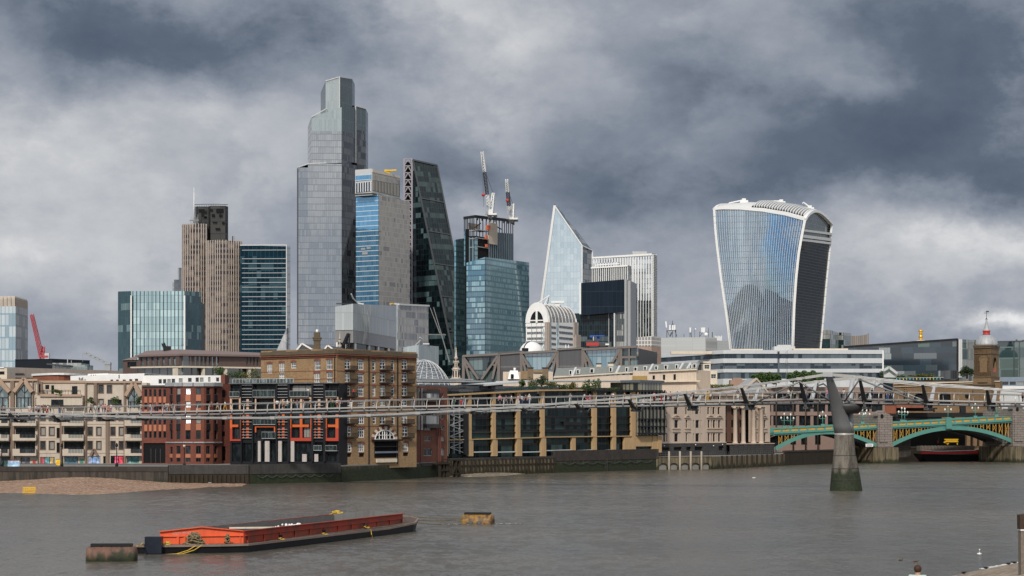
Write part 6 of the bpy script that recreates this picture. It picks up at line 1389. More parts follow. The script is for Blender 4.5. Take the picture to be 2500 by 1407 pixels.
for s in(-.55,-.22,0,.22,.55):m.beam(frr.co(um+Ra*s,z0,.14),frr.co(um+Ra*s,z0+Ra*hh*math.sqrt(1-s*s),.14),.14 if s else .2)
m.build('frame',M['white'],aw)
m=MB(); frr.box(m,hx(1035),hy(985),hx(1280),hy(1000),.05,1.0); frr.box(m,hx(1058),hy(1045),hx(1265),hy(1052),.05,.6); m.parts('fascia',M['black'],t)
m=MB(); frr.box(m,hx(1062),hy(1090),hx(1258),hy(1106),.1,.35); m.build('blue_sign_band',solid('blue_grey_board',(.14,.17,.22),.5),t)
m=MB(); frr.box(m,hx(1070),hy(1156),hx(1246),hy(1187),.12,.5); m.build('white_hatch',M['cream'],t)
t=thing('roof_gable','white edged dark gable on the warehouse roof left of the chimney','roof',P(742,856,452)); a,b,c=P(722,858,450),P(737,839,450),P(763,854,450); e=Vector((2,12,0)); m=MB(); m.add([a,b,c,a+e,b+e,c+e],[(0,2,1),(0,1,4,3),(1,2,5,4)]); m.build('roof_slope',M['dkgrey'],t)
m=MB(); m.beam(a,b,.35); m.beam(b,c,.35); m.build('white_verge',M['white'],t)
t=thing('roof_gable','smaller white edged gable right of the warehouse chimney','roof',P(803,853,446)); a,b,c=P(793,852,446),P(800,843.5,446),P(812,852,446); m=MB(); m.add([a,b,c,a+e,b+e,c+e],[(0,2,1),(0,1,4,3),(1,2,5,4)]); m.build('roof_slope',M['dkgrey'],t); m=MB(); m.beam(a,b,.3); m.beam(b,c,.3); m.build('white_verge',M['white'],t)
t=thing('chimney','tall brick chimney with a corbelled cap on the warehouse roof','chimney',P(774,854,448)); m=MB(); b=G(774,448); z=lambda y:Zy(y,448); k=.0896
for y0,y1,hw in((860,832,7.5),(832,827,9.5),(827,824,10.5),(824,812,7)):m.box(b.x-hw*k,b.x+hw*k,b.y-hw*k,b.y+hw*k,z(y0),z(y1))
m.build('stack',dark,t); m=MB(); m.lathe(b,[(.32,z(812)),(.26,z(809)),(.28,z(805))],10); m.build('pot',M['white'],t)
# --- narrow brown block with grey bays
t=bldg('narrow_brick_block','narrow red brown block with grey balcony bays beside the warehouse',1052,458); f=Facade(1016,455,1092,468); h=[(1036,1040,1053,1051),(1036,1066,1053,1077),(1076,1040,1085,1050),(1076,1066,1085,1077),(1073,960,1083,971),(1074,1014,1084,1024),(1034,1096,1055,1113),(1074,1095,1085,1112)]
wallb(t,f,1016,1092,944,brick('brown_red_brick',(.17,.055,.034),(.13,.042,.026),(.11,.06,.045),.3),h,12)
for q in h:f.window(t,q,M['ltgrey'],M['pane'],.27,.07,(.5,),())
for y0,y1,y2 in((951,961,973),(1014,1026,1036)):
 m=MB(); f.box(m,1032,y0,1064,y1 if y0<1000 else y0,.05,1.0); f.box(m,1030,y2,1064,y2+9,.05,1.3); m.build('grey_bay',M['parapet'],t); m=MB(); f.box(m,1032,y1 if y0<1000 else y0,1063,y2,.05,.9); m.build('bay_glazing',glazing('bay_glass',1.0,6,.12,.1,(.06,.07,.07),None,(.2,.2,.2),(.3,.3,.3),1.9,.02)if 'bay_glass' not in bpy.data.materials else bpy.data.materials['bay_glass'],t)
m=MB(); f.box(m,1017,948,1028,1050,.02,.5); m.build('glass_strip',glazing('stair_strip_glass',1.2,2.4,.15,.8,(.05,.06,.06),None,(.25,.26,.26),(.2,.2,.2),1.9,.02),t); m=MB(); f.box(m,1033.5,961.5,1042,972,.91,.95); m.build('white_blind',M['white'],t)
m=MB()
for x in(1021,1066,1070):f.bx(m,f.u(x)-.12,f.u(x)+.12,LAND,f.z(x,948),.51,.7)
m.parts('brown_pipes',brick('pipe_brown',(.15,.05,.03),(.13,.04,.03),(.1,.05,.04)),t)
# --- glass office with ochre stone piers
t=bldg('stone_pier_office','black glass office framed by tall ochre stone piers',1330,515); ocs=solid('ochre_stone',(.45,.30,.155),.85,var=.2,streak=.25); fA,fB=Facade(1085,478,1322,510),Facade(1322,510,1612,549)
bgz=glazing('black_office_glass',1.5,3.4,.09,.55,(.003,.006,.007),(.012,.028,.028),(.006,.007,.008),(.009,.010,.011),1.22,.03,bp=.08,blind=(.045,.075,.07))
m=MB(); fA.wall(m,fA.u(1092),fA.L,LAND,fA.z(1200,959),(),.3,-.6); fB.wall(m,0,fB.u(1605),LAND,fB.z(1460,952),(),.3,-.6); m.build('glazing',bgz,t)
m=MB(); m.prism([tuple(p[:2])for p in(fA.co(fA.u(1090),0,-.75),fA.co(fA.L,0,-.75)-fB.n*.2,fB.co(fB.L,0,-.75),fB.co(fB.L,0,-22),fA.co(fA.u(1090),0,-22))],LAND,fA.z(1200,960)); m.build('body',M['void'],t)
for x0,x1,y0,fx in((1085,1092,966,fA),(1141,1149,963,fA),(1201,1208,959.5,fA),(1260,1268,956.5,fA),(1320,1327.5,954,fB),(1446,1455,951.5,fB),(1493.5,1502,952,fB),(1540.5,1550,953,fB),(1591,1602,1065,fB)):
 m=MB(); fx.box(m,x0,y0,x1,1114,-.4,.32); m.build('stone_pier',ocs,t)
for x0,x1,y0,fx in((1149,1154,1074,fA),(1208,1213,1072,fA),(1268,1273,1070,fA),(1327.5,1332,1068,fB),(1395,1404,1068,fB),(1523,1540,1068,fB)):
 m=MB(); fx.box(m,x0,y0,x1,1114,-.4,.22); m.build('stone_pier',ocs,t)
m=MB(); fA.band(m,1083,1322,963.5,967,951.5,955,-.6,.95); fB.band(m,1322,1423,951.5,955,951,954,-.6,.95); m.build('roof_beam',ocs,t)
m=MB(); fA.band(m,1092,1322,1073.5,1075.5,1067.5,1069.5,-.5,.4); fB.band(m,1322,1540,1066.5,1068.5,1064,1066,-.5,.4); m.build('floor_beam',ocs,t)
m=MB(); fB.band(m,1423,1612,951.5,956,953,957,-1,.9); fA.band(m,1150,1260,1006,1007.5,1005,1006.5,-.5,.2)
for y in(1020,1037,1055):fA.band(m,1092,1322,y+3,y+4.4,y-1,y+.4,-.55,-.1); fB.band(m,1322,1540,y-1,y+.4,y-4,y-2.6,-.55,-.1)
fB.box(m,1376,1030,1420,1038.5,-.4,.1); fB.box(m,1330,1026,1390,1027,-.4,.3); m.build('dark_spandrels',M['black'],t)
m=MB();
for x0,x1 in((1155,1200),(1214,1259),(1274,1319)):fA.band(m,x0,x1,1103,1105.5,1102,1104.5,-.2,.0)
for x0,x1 in((1333,1394),(1405,1445),(1456,1492),(1503,1522)):fB.band(m,x0,x1,1099.5,1101.5,1097.5,1099.5,-.2,.0)
m.parts('white_rail',M['ltgrey'],t)
m=MB()
for k in range(7):y=1012+13.5*k; fA.box(m,1096,y,1137,y+1,-.4,.1); m.beam(fA.pt(1098+(k%2)*34,y,.1),fA.pt(1132-(k%2)*34,y+13,.1),.14)
for x in(1096,1108,1122,1136):fA.box(m,x,972,x+.9,1108,-.3,.1)
m.build('stair_frame',M['grey'],t); m=MB(); fA.box(m,1130,1005,1140,1110,-.3,.5); m.build('dark_stair_wall',M['black'],t)
m=MB(); mxx=[1552,1560,1568,1577,1586,1595,1604,1614]
for x in mxx:fB.box(m,x,953,x+1,1062,.9,1.3)
for y in(956,990,1022,1040,1058):fB.box(m,1550,y,1617,y+2.2,.9,1.5)
m.build('turret_frame',M['black'],t); m=MB(); fB.box(m,1551,955,1615,1063,-1.5,.9); m.build('turret_glass',glazing('turret_glass',1.0,3.2,.1,.2,(.02,.03,.028),(.09,.10,.085),(.03,.03,.03),(.02,.02,.02),1.8,.02,bp=.25,blind=(.24,.23,.18)),t)
m=MB(); fB.box(m,1602,1065,1612,1105,-3,.5); fB.box(m,1551,1065,1590,1090,-2,.2); m.build('turret_base',ocs,t)
m=MB(); fB.box(m,1558,935,1612,955,-5,.6); tr=m.build('roof_turret',glazing('roof_turret_glass',1.3,9,.3,.6,(.03,.035,.03),(.20,.20,.16),(.03,.03,.03),(.025,.028,.03),1.8,.02,bp=.3,blind=(.3,.28,.2)),t); m=MB(); fB.box(m,1555,929,1615,935,-5.5,1.0); m.build('turret_roof',solid('slate_grey_roof',(.09,.105,.12),.6),tr)
t=bldg('roof_pavilion','low grey pavilion with flat white canopies behind the stone pier office',1230,540); fP=Facade(1017,510,1560,560); m=MB(); fP.wall(m,0,fP.L,LAND,fP.z(1300,944)); fP.body(m,0,fP.L,LAND,fP.z(1300,944),10); m.build('wall',glazing('pavilion_wall',1.2,2.6,.06,.3,(.07,.075,.08),(.12,.125,.13),(.12,.125,.13),(.10,.105,.11),1.7,.02,bp=.1),t)
m=MB(); fP.band(m,1010,1165,929,933,930,934,-9,3.0); fP.band(m,1030,1180,924,926,925,927,-12,-4); m.build('grey_canopy',M['lead'],t)
m=MB(); fP.band(m,1165,1270,939,943,931,934,-9,3.5); fP.band(m,1265,1545,929.5,932.5,929,932,-9,3); m.build('white_canopy',M['ltgrey'],t)
m=MB(); fP.box(m,1515,934,1533,955,-4,3.6); m.build('glass_corner',M['pane'],t); m=MB(); fP.box(m,1547,934,1556,955,-3,3.2); m.build('ochre_stack',ocs,t)
t=thing('terrace_screen','row of small green glass panels along the ochre roof beam','balustrade',fA.pt(1230,955)); m=MB()
for k in range(24):
 x=1228+138*k/24; fx=fA if x<1318 else fB; y=953.5-(x-1228)*.055; fx.box(m,x,y-4.5,x+4.3,y,-1.2,-1.1)
m.build('glass_panels',solid('dark_green_glass',(.015,.05,.045),.15,var=.4),t)
for k,(px,py,rx,rz,mt)in enumerate(((1273,940,1.4,1.4,'leaf'),(1300,937,1.8,1.9,'leaf'),(1322,936,2.0,2.2,'leaf_dk'),(1345,943,1.9,1.3,'leaf_yl'),(1372,946,1.6,1.1,'leaf'),(1396,942,1.5,1.3,'leaf_yl'),(1432,942,1.4,1.6,'leaf'),(1453,941,1.7,1.6,'leaf'))):plant('roof_tree',['small left most tree on the office roof terrace','bushy green tree left of the dark tallest terrace tree','darkest and tallest tree on the office roof terrace','yellow green bush right of the tallest terrace tree','low green bush midway along the roof terrace','yellowish tree before the dark blue doorway','slim green tree, first of the pair under the white canopy','rounder green tree, second of the pair under the white canopy'][k],'tree',P(px,py,522),(rx,1.3,rz),500,.22,M[mt])
m=None
t=thing('clipped_hedge','low clipped hedge on the roof right of the terrace trees','hedge',P(1500,952,548)); m=MB()
for k in range(700):p=P(rnd.uniform(1484,1513),rnd.uniform(947.5,952.5),rnd.uniform(547,549)); a=Vector((rnd.gauss(0,1),rnd.gauss(0,1),rnd.gauss(0,1))).normalized()*.14; b=a.orthogonal(); m.quad(p-a,p-b,p+a,p+b)
m.build('foliage',M['leaf'],t)
# --- stone building with columns
t=bldg('stone_column_building','pinkish stone building with giant columns over a dark rusticated base',1740,570); f=Facade(1603,552,1880,596); ps=solid('pink_grey_stone',(.50,.40,.32),.85,var=.16,streak=.25); rus=brick('dark_rustication',(.055,.053,.05),(.04,.038,.036),(.02,.02,.02),.4,4.0)
gx=lambda c:1600+c/6.397; gy=lambda c:930+c/6.397
def stz(px,py):return f.z(px,py)
H=[]
for c0,c1 in((118,148),(165,180),(292,352),(469,497),(583,600),(622,680),(704,718),(813,845),(866,884),(894,930),(945,957),(975,1010),(1535,1573),(1655,1672),(1690,1718)):
 for y0,y1 in((250,330),(410,520),(613,735),(820,950)):H.append((gx(c0+(6 if y0>600 else 0)),gy(y0),gx(c1+(6 if y0>600 else 0)),gy(y1)))
port=(gx(1098),gy(300),gx(1452),gy(985))
m=MB(); holes=[f.rect(h)for h in H]; up=f.u(gx(1095)); ur=f.u(gx(1455)); zt=f.z(1740,966); zpl=f.z(1740,gy(965))
f.wall(m,0,up,zpl,zt,[h for h in holes if h[1]<up],.4); f.wall(m,ur,f.L,zpl,zt,[h for h in holes if h[0]>ur],.4); f.body(m,0,f.L,LAND,zt,16); f.bx(m,up,ur,f.z(1740,976),zt,-1.5,.0); m.build('wall',ps,t)
for h in H:f.window(t,h,brf,M['pane_dk'],.36,.05,(),(.55,))
m=MB(); f.wall(m,up,ur,zpl,f.z(1740,976),(),.3,-1.5); bw_=m.build('recess_wall',solid('brown_recess',(.13,.065,.04),.7),t)
for c0,c1 in((1110,1178),(1255,1300),(1388,1448)):
 for y0,y1 in((250,340),(400,525),(610,720),(815,940)):a,b,c,d=f.rect((gx(c0),gy(y0),gx(c1),gy(y1))); m=MB(); f.bx(m,a,b,c,d,-1.48,-1.4); m.build('portico_window',M['pane_dk'],t)
for c in(1222,1348,1500,1618):
 u=f.u(gx(c)); p=f.co(u,0,.55 if c<1450 else .75); r=.62; zb_,zc=f.z(gx(c),gy(985)),f.z(gx(c),gy(405))
 m=MB(); m.lathe(Vector((p.x,p.y,0)),[(r*1.35,zb_),(r*1.35,zb_+.3),(r*1.05,zb_+.45),(r,zb_+1),(r*.88,zc-.5),(r*.95,zc-.45)],16); q=m.build('column',ps,t)
 m=MB(); f.bx(m,u-r*1.35,u+r*1.35,zc-.12,zc+.25,.55-r*1.2+(0 if c<1450 else .2),.55+r*1.2+(0 if c<1450 else .2))
 for s in(-1,1):a=f.co(u+s*r*1.1,zc-.3,.1); b=f.co(u+s*r*1.1,zc-.3,1.2); m.tube([a,b],.3,8)
 m.build('capital',ps,q)
m=MB(); f.bx(m,-.1,f.L+.3,zt,zt+.5,-1,.8); f.bx(m,-.1,f.L+.1,f.z(1740,977),f.z(1740,975),.01,.45); f.bx(m,0,up,zpl-.1,zpl+.12,.01,.35); f.bx(m,up,f.L,f.z(1800,gy(990)),f.z(1800,gy(978)),-1.4,1.6)
for c0,c1,y in((255,385,580),(450,540,580),(795,1045,580),(100,170,580),(1525,1585,580),(1645,1745,580)):
 a,b=f.u(gx(c0)),f.u(gx(c1)); z=f.z(gx((c0+c1)/2),gy(y)); f.bx(m,a,b,z,z+.18,.01,.4); n=2 if c1-c0>200 else 1
 for k in range(n):u0,u1=(a,a+.45*(b-a))if n==2 and k==0 else((b-.45*(b-a),b)if n==2 else(a+.05,b-.05)); um_=(u0+u1)/2; m.beam(f.co(u0,z+.2,.2),f.co(um_,z+.75,.2),.16,.3,up=f.n); m.beam(f.co(um_,z+.75,.2),f.co(u1,z+.2,.2),.16,.3,up=f.n)
for c0,c1 in((260,385),(455,545),(800,1045),(1530,1590),(1650,1745)):
 for y in(740,785):f.box(m,gx(c0),gy(y),gx(c1),gy(y+12),.01,.28)
m.build('mouldings',ps,t)
m=MB(); hp=[(gx(80),gy(1040),gx(205),gy(1088)),(gx(275),gy(1035),gx(400),gy(1088)),(gx(470),gy(1032),gx(545),gy(1088)),(gx(600),gy(1030),gx(725),gy(1088)),(gx(975),gy(1020),gx(1050),gy(1085))]
f.wall(m,0,up,LAND,zpl,[f.rect(h)for h in hp],.4,.3); f.wall(m,up,f.L,LAND,f.z(1800,gy(988)),(),.4,1.4)
for x in(gx(1170),gx(1310),gx(1430),gx(1570)):f.bx(m,f.u(x),f.u(x)+1.5,LAND,f.z(x,gy(988)),1.4,1.75)
m.build('rusticated_base',rus,t); backing(t,f,hp,M['void'],.4,'arched_basement_windows',.3)
m=MB()
for c,y in((110,1015),(600,1000),(880,1015),(1022,995),(1790,980)):m.ball(f.pt(gx(c),gy(y),.6),.17,6,5)
m.parts('wall_lanterns',M['white'],t)
t=bldg('terrace_wall','curved pinkish terrace wall behind the stone column building',1720,610); pts=[G(x,d)for x,d in((1630,604),(1670,600),(1720,600),(1760,604),(1800,612),(1866,625))]; m=MB(); m.prism([tuple(p[:2])for p in pts]+[(pts[-1].x,pts[-1].y+10),(pts[0].x,pts[0].y+14)],LAND,Zy(948,604)); m.build('wall',solid('terrace_stone',(.36,.275,.215),.85,var=.15,streak=.2),t)
fT=Facade(1700,606,1900,612)
t=thing('pediment_roof','pale leaded pediment roof behind the footbridge arm','roof',P(1835,945,618)); a,b,c=P(1806,960,612),P(1846,925,614),P(1874,958,616); d0,d1=P(1786,952,622),P(1827,924,624)
m=MB(); m.quad(d0,a,b,d1); m.add([a,c,b],[(0,1,2)]); m.build('lead_slope',M['lead'],t); m=MB(); m.beam(a,b,.7,.5); m.beam(b,c,.7,.5); m.build('stone_verge',ps,t)
t=bldg('stone_stack_house','stepped pink stone chimney block beside the pediment roof',1800,625); f5=Facade(1781,626,1835,626); m=MB(); f5.box(m,1783,928,1832,960,-4,0); f5.box(m,1790,923,1812,928,-3,-.3); m.build('wall',solid('pink_block',(.30,.20,.15),.85),t)
for lab,x0,x1,y0,y1,D,mt in(('long clipped tree canopy, first one left of the bridge mast',1834,1907,911,938,655,'leaf'),('long clipped tree canopy nearest the bridge mast',1921,2012,907,936,655,'leaf')):
 t=thing('clipped_tree',lab,'tree',P((x0+x1)/2,950,D)); m=MB()
 for k in range(3600):
  s=rnd.random(); e=min(1,2.2*min(s,1-s)+.45); x=x0+(x1-x0)*s; yc,h2=(y0+y1)/2,(y1-y0)/2*e; p=P(x,yc+h2*rnd.uniform(-1,.9)+2*math.sin(x*.3),D+rnd.uniform(-2.2,2.2)); q=Vector((rnd.gauss(0,1),rnd.gauss(0,1),rnd.gauss(0,1))).normalized()*.27; r=q.orthogonal()*.7; m.quad(p-q,p-r,p+q,p+r)
 m.build('crown',M[mt],t); m=MB()
 for k in range(3):p=G(x0+(x1-x0)*(k+.5)/3,D); m.tube([(p.x,p.y,LAND),(p.x,p.y,Zy(y1-8,D))],.2,6)
 m.build('trunk',M['bark'],t)
t=thing('clipped_hedge','ragged yellow green hedge on top of the curved terrace wall','hedge',P(1720,946,601)); m=MB()
for k in range(1000):p=P(rnd.uniform(1665,1790),rnd.uniform(941,947)-(2 if rnd.random()>.6 else 0),rnd.uniform(600.5,603)); a=Vector((rnd.gauss(0,1),rnd.gauss(0,1),rnd.gauss(0,1))).normalized()*.22; b=a.orthogonal()*.7; m.quad(p-a,p-b,p+a,p+b)
m.build('foliage',M['leaf_yl'],t)
# --- pink brown strip windowed office behind the green bridge
t=bldg('banded_brown_office','pinkish brown office with dark strip windows behind the green bridge',2000,660); f=Facade(1862,655,2160,668); pb=solid('pink_brown_panel',(.255,.175,.145),.75,var=.12,streak=.15); hol=[]
for y0,y1 in((961,973),(988,1005.5),(1016,1039)):
 for x0,x1 in((1866,1883),(1888,1944),(1951,1979),(1986,2015),(2021,2058),(2066,2089),(2095,2123),(2128,2155)):hol.append((x0,y0,x1,y1))
hol+=[(x,1062,x+14,1086)for x in(1906,1930,1956,1990,2092,2112)]
wallb(t,f,1862,2160,945,pb,hol,18,.5);
for h in hol:f.window(t,h,M['black'],M['pane_dk'],.45,.07,(.25,.5,.75)if h[2]-h[0]>20 else(.5,),())
m=MB()
for y in(985.5,1013):f.box(m,1862,y,2160,y+1.8,.01,.2)
m.build('ledges',pb,t)
# ================================================================ the two bridges and the clock tower
def lerp_tab(tab,x):
 if x<=tab[0][0]:(a,b),(c,d)=tab[0],tab[1]
 else:
  for(a,b),(c,d)in zip(tab,tab[1:]):
   if x<=c:break
 return b+(d-b)*(x-a)/(c-a)
def smooth_tab(tab,x):return(lerp_tab(tab,x-40)+lerp_tab(tab,x)*2+lerp_tab(tab,x+40))/4
# --- steel footbridge; its near deck edge is the plane fD, offsets count towards the camera
fD=Facade(100,422,2065,363)
def plane(off):
 q=Facade(100,422,2065,363); q.a=q.a+q.n*off; return q
def dpt(px,py,off):return plane(off).pt(px,py)
YE=[(-200,1014),(0,1012),(192,1009.5),(320,1006.5),(614,1000.8),(800,996.5),(960,992.6),(1280,987),(1472,983.3),(1600,981.3),(1900,975.5),(2044,973.7),(2200,975.8),(2500,982),(2750,988)]
yedge=lambda px:smooth_tab(YE,px)
zdeck=lambda px:fD.z(px,yedge(px))
PX0,PX1=-160,2680; U0,U1=fD.u(PX0),fD.u(PX1); PP=fD.u(2062)
NST=120; XS=[]
for k in range(NST+1):
 u=U0+(U1-U0)*k/NST; p=fD.co(u,0); XS.append(CX+F*p.x/p.y)
ZS=[zdeck(x)for x in XS]; US=[U0+(U1-U0)*k/NST for k in range(NST+1)]
def zu(u):k=(u-U0)/(U1-U0)*NST; i=max(0,min(NST-1,int(k))); return ZS[i]+(ZS[i+1]-ZS[i])*(k-i)
DW=4.6; mast_p=solid('grey_tube_steel',(.26,.265,.27),.4,.4)
bridge=thing('footbridge','long thin steel suspension footbridge carrying walkers across the river','footbridge',fD.co(PP,0,-DW/2))
alu=solid('bead_blasted_steel',(.42,.40,.37),.45,.35,var=.1); dks_=solid('dark_bridge_steel',(.085,.085,.087),.5,.3,var=.15); mast_m=solid('grey_painted_steel',(.19,.195,.20),.45,.3,var=.12); cabl=solid('cable_steel',(.46,.46,.45),.45,.4,var=.08); pale=solid('sunlit_bridge_steel',(.40,.40,.40),.5,.25,var=.1)  # pale: same bridge steel, lightened in colour for the sunlit far arms
def sweep(offs,dzs,name,mat,closed=True):
 m=MB(); n=len(offs); vs=[]
 for u,z in zip(US,ZS):
  for o,d in zip(offs,dzs):vs.append(fD.co(u,z+d,o))
 m.add(vs,[((i)*n+k,(i+1)*n+k,(i+1)*n+(k+1)%n,i*n+(k+1)%n)for i in range(NST)for k in range(n if closed else n-1)]); return m.build(name,mat,bridge)
sweep([0,0,-DW,-DW],[-.12,-.30,-.30,-.12],'deck',dks_)
sweep([.18,.18,-.05,-.05],[.06,-.20,-.20,.06],'edge_beam',alu); sweep([-DW+.05,-DW+.05,-DW-.18,-DW-.18],[.06,-.26,-.26,.06],'edge_beam',alu)
def pipe(off,dz,r,name,mat,n=8):
 m=MB(); m.tube([fD.co(u,z+dz,off)for u,z in zip(US,ZS)],r,n); return m.build(name,mat,bridge)
pipe(.05,-.74,.17,'deck_tube',mast_p); pipe(-DW,-.74,.17,'deck_tube',mast_p)
pipe(-.28,1.22,.075,'handrail',alu,6); pipe(-DW+.28,1.22,.075,'handrail',alu,6); pipe(-.05,1.36,.03,'top_wire',alu,5)
m=MB(); mf=MB(); nb=MB(); npost=int((U1-U0)/2.62)
for k in range(npost+1):
 u=U0+2.62*k; z=zu(u); prof=[(.22,-.75),(.30,-.35),(.28,.0),(.22,.45),(.02,.9),(-.28,1.24)]
 for mb,s in((m,1),(mf,-1)):
  pts=[fD.co(u,z+dz,o if s>0 else-DW-o)for o,dz in prof]
  for a,b in zip(pts,pts[1:]):mb.beam(a,b,.11,.08)
 nb.beam(fD.co(u,z-.75,.26),fD.co(u,z-.2,.26),.26,.12); nb.beam(fD.co(u,z-.75,.1),fD.co(u,z-.75,-DW),.18,.3)
for mb in(m,mf):tag(mb.build('railing_posts',alu,bridge),kind='stuff')
tag(nb.build('brackets',dks_,bridge),kind='stuff')
CN=[(-200,995),(0,1005),(128,1012),(320,1018.5),(448,1020.2),(640,1020.7),(800,1017.2),(960,1012),(1144,1001.7),(1280,993),(1408,982),(1533,971.6),(1670,958.2),(1810,943.7),(1949,925.5),(2021,914.2),(2098,921),(2200,931.5),(2252,936.5),(2410,949),(2500,956),(2750,972)]
CF=[(-200,1010),(0,1021),(200,1024),(560,1023),(672,1021.5),(960,1016.5),(1100,1010),(1280,1001),(1549,979),(1600,976),(1708,965),(1872,947),(2008,930.7),(2079,923),(2151,932),(2295,943.5),(2445,952),(2500,957),(2750,972)]
def coff(px,c):s=abs(fD.u(px)-fD.u(c)); return 1.5+3.6*max(0,1-s/95)**1.6
def cpt(px,far=False):
 if far:return dpt(px,lerp_tab(CF,px),-DW-coff(px,2079))
 return dpt(px,lerp_tab(CN,px),coff(px,2021))
def cab(far,xs):
 m=MB(); pts=[cpt(x,far)for x in xs]
 for dz,dn in((.10,0),(-.10,0)):m.tube([p+Vector((0,0,dz))for p in pts],.095,6)
 return m.build('suspension_cable',cabl,bridge)
cab(False,list(range(-160,2021,20))+[2021]+list(range(2040,2690,20))); cab(True,list(range(-160,2079,20))+[2079]+list(range(2090,2690,20)))
ARM=[20,125,234,328,438,550,666,781,901,1021,1144,1270,1403,1533,1670,1809,1952,2098,2252,2409,2570]
def armst(px):
 p=cpt(px); d=p-fD.a; return d.dot(fD.t)
def plate(a,b,wa,wb,th,name,mat):
 m=MB(); d=(b-a).normalized(); s=fD.t; nn=d.cross(s).normalized()
 q=lambda p,w_,h:[p-s*w_/2-nn*h/2,p+s*w_/2-nn*h/2,p+s*w_/2+nn*h/2,p-s*w_/2+nn*h/2]
 A,B=q(a,wa,th),q(b,wb,th); m.add(A+B,[(3,2,1,0),(4,5,6,7),(0,1,5,4),(1,2,6,5),(2,3,7,6),(3,0,4,7)]); return m.build(name,mat,bridge)
ustat=[]
for px in ARM:
 p=cpt(px); u=armst(px); ustat.append(u); zb_=zu(u)-1.55
 # far clamp at the same station
 best=min((abs((cpt(x,True)-fD.a).dot(fD.t)-u),x)for x in range(-160,2700,3))[1]; pf_=cpt(best,True)
 a,b=fD.co(u,zb_,-DW/2+1.0),fD.co(u,zb_,-DW/2-1.0)
 o=plate(p,a,.38,1.0,.34,'support_arm',dks_); plate(pf_,b,.38,1.0,.34,'support_arm',pale)  # near arm dark, far arm pale: sun and shade put into the colours
 m=MB(); m.beam(fD.co(u,zb_,.0),fD.co(u,zb_,-DW),.9,.36); m.beam(fD.co(u,zb_+.1,0),fD.co(u,zb_+.7,0),.5,.2); m.build('cross_beam',dks_,bridge)
 m=MB(); m.beam(p-fD.t*.5,p+fD.t*.5,.5,.52); m.beam(pf_-fD.t*.5,pf_+fD.t*.5,.5,.52); m.parts('cable_clamp',alu,bridge)
def strut(a,b):m=MB(); m.tube([a,b],.15,7); m.build('brace',mast_m,bridge)
top1,top2=cpt(1952)-Vector((0,0,.5)),cpt(2098)-Vector((0,0,.4))
strut(top1,dpt(1840,986,.4)); strut(top1,dpt(2030,982,.6)); strut(top2,dpt(2062,981,.6)); strut(top2,dpt(2262,988,.4))
f1_,f2_=cpt(2010,True)-Vector((0,0,.5)),cpt(2150,True)-Vector((0,0,.4))
strut(f1_,dpt(1905,974,-DW)); strut(f1_,dpt(2040,960,-DW)); strut(f2_,dpt(2098,972,-DW)); strut(f2_,dpt(2250,976,-DW))
m=MB()
for far,x0,x1 in((False,1968,2010),(False,2034,2080),(True,2034,2070),(True,2090,2125)):
 for k in range(14):
  x=x0+(x1-x0)*k/13; p=cpt(x,far); m.beam(p-fD.t*.12,p+fD.t*.12,.42,.5)
tag(m.build('cable_bands',alu,bridge),kind='stuff')
# mast: two tapering steel arms on a concrete pier
def loft(secs,mat,name,n=14):
 m=MB(); m.smooth=True; vs=[]
 for(xa,xb,y,off,dep)in secs:
  a,b=dpt(xa,y,off),dpt(xb,y,off); c=(a+b)/2; r=(b-a)/2; dd=fD.n*dep/2
  for k in range(n):t_=2*math.pi*k/n; vs.append(c+r*math.cos(t_)+dd*math.sin(t_))
 S=len(secs); m.add(vs,[(i*n+k,i*n+(k+1)%n,(i+1)*n+(k+1)%n,(i+1)*n+k)for i in range(S-1)for k in range(n)]+[tuple(range(n))[::-1],tuple((S-1)*n+k for k in range(n))]); return m.build(name,mat,bridge)
o0=-DW/2
loft([(2037.5,2084,1061,o0,3.2),(2034,2077.5,1040,o0+.5,3.0),(2031,2070.5,1018,o0+1.2,2.6),(2026,2058.5,983,o0+3,2.0),(2020.5,2046,953,o0+4.8,1.5),(2017.5,2037.5,933,o0+6,1.2),(2015.5,2031,916,o0+7.2,1.0)],mast_m,'mast_arm')
loft([(2060,2083.5,1061,o0-.4,3.0),(2066,2083.5,1020,o0-1.6,2.4),(2067,2083,975,o0-4,1.8),(2073,2085,945,o0-5.6,1.3),(2076.5,2086.5,925,o0-7,1.0)],pale,'mast_arm')  # far mast arm takes the lightened steel too
loft([(2037,2084.5,1064,o0,3.5),(2037,2084.5,1058,o0,3.45)],alu,'steel_collar')
m=MB(); m.beam(dpt(2010,914.5,4.9),dpt(2034,915,4.9),.9,.8); m.beam(dpt(2072,923.5,-DW-5),dpt(2090,925,-DW-5),.8,.7); m.build('saddle',pale,bridge)
m=MB(); m.lathe(fD.co(PP,0,o0),[(2.0,zu(PP)-2.6),(3.2,zu(PP)-1.4),(3.2,zu(PP)-.9)],16); m.build('deck_seat',dks_,bridge)
pier_m=mossy('stained_pier_concrete',(.15,.13,.105),(.05,.044,.035),(.022,.034,.010),3.6)
loft([(2024,2108,1222,o0,6.2),(2026,2105.5,1199,o0,6.0),(2031,2096.5,1145,o0,5.2),(2032,2095.5,1143,o0,5.1),(2034.5,2089.5,1113,o0,4.4),(2035.2,2088.5,1111.5,o0,4.3),(2037.6,2084,1064,o0,3.6)],pier_m,'concrete_pier',20)
for y,xa,xb,dp in((1112.3,2034.2,2089.8,4.45),(1144,2030.8,2096.8,5.3),(1172,2028.2,2101.4,5.7)):loft([(xa,xb,y+.7,o0,dp),(xa,xb,y-.7,o0,dp)],M['parapet'],'pier_joint',20)
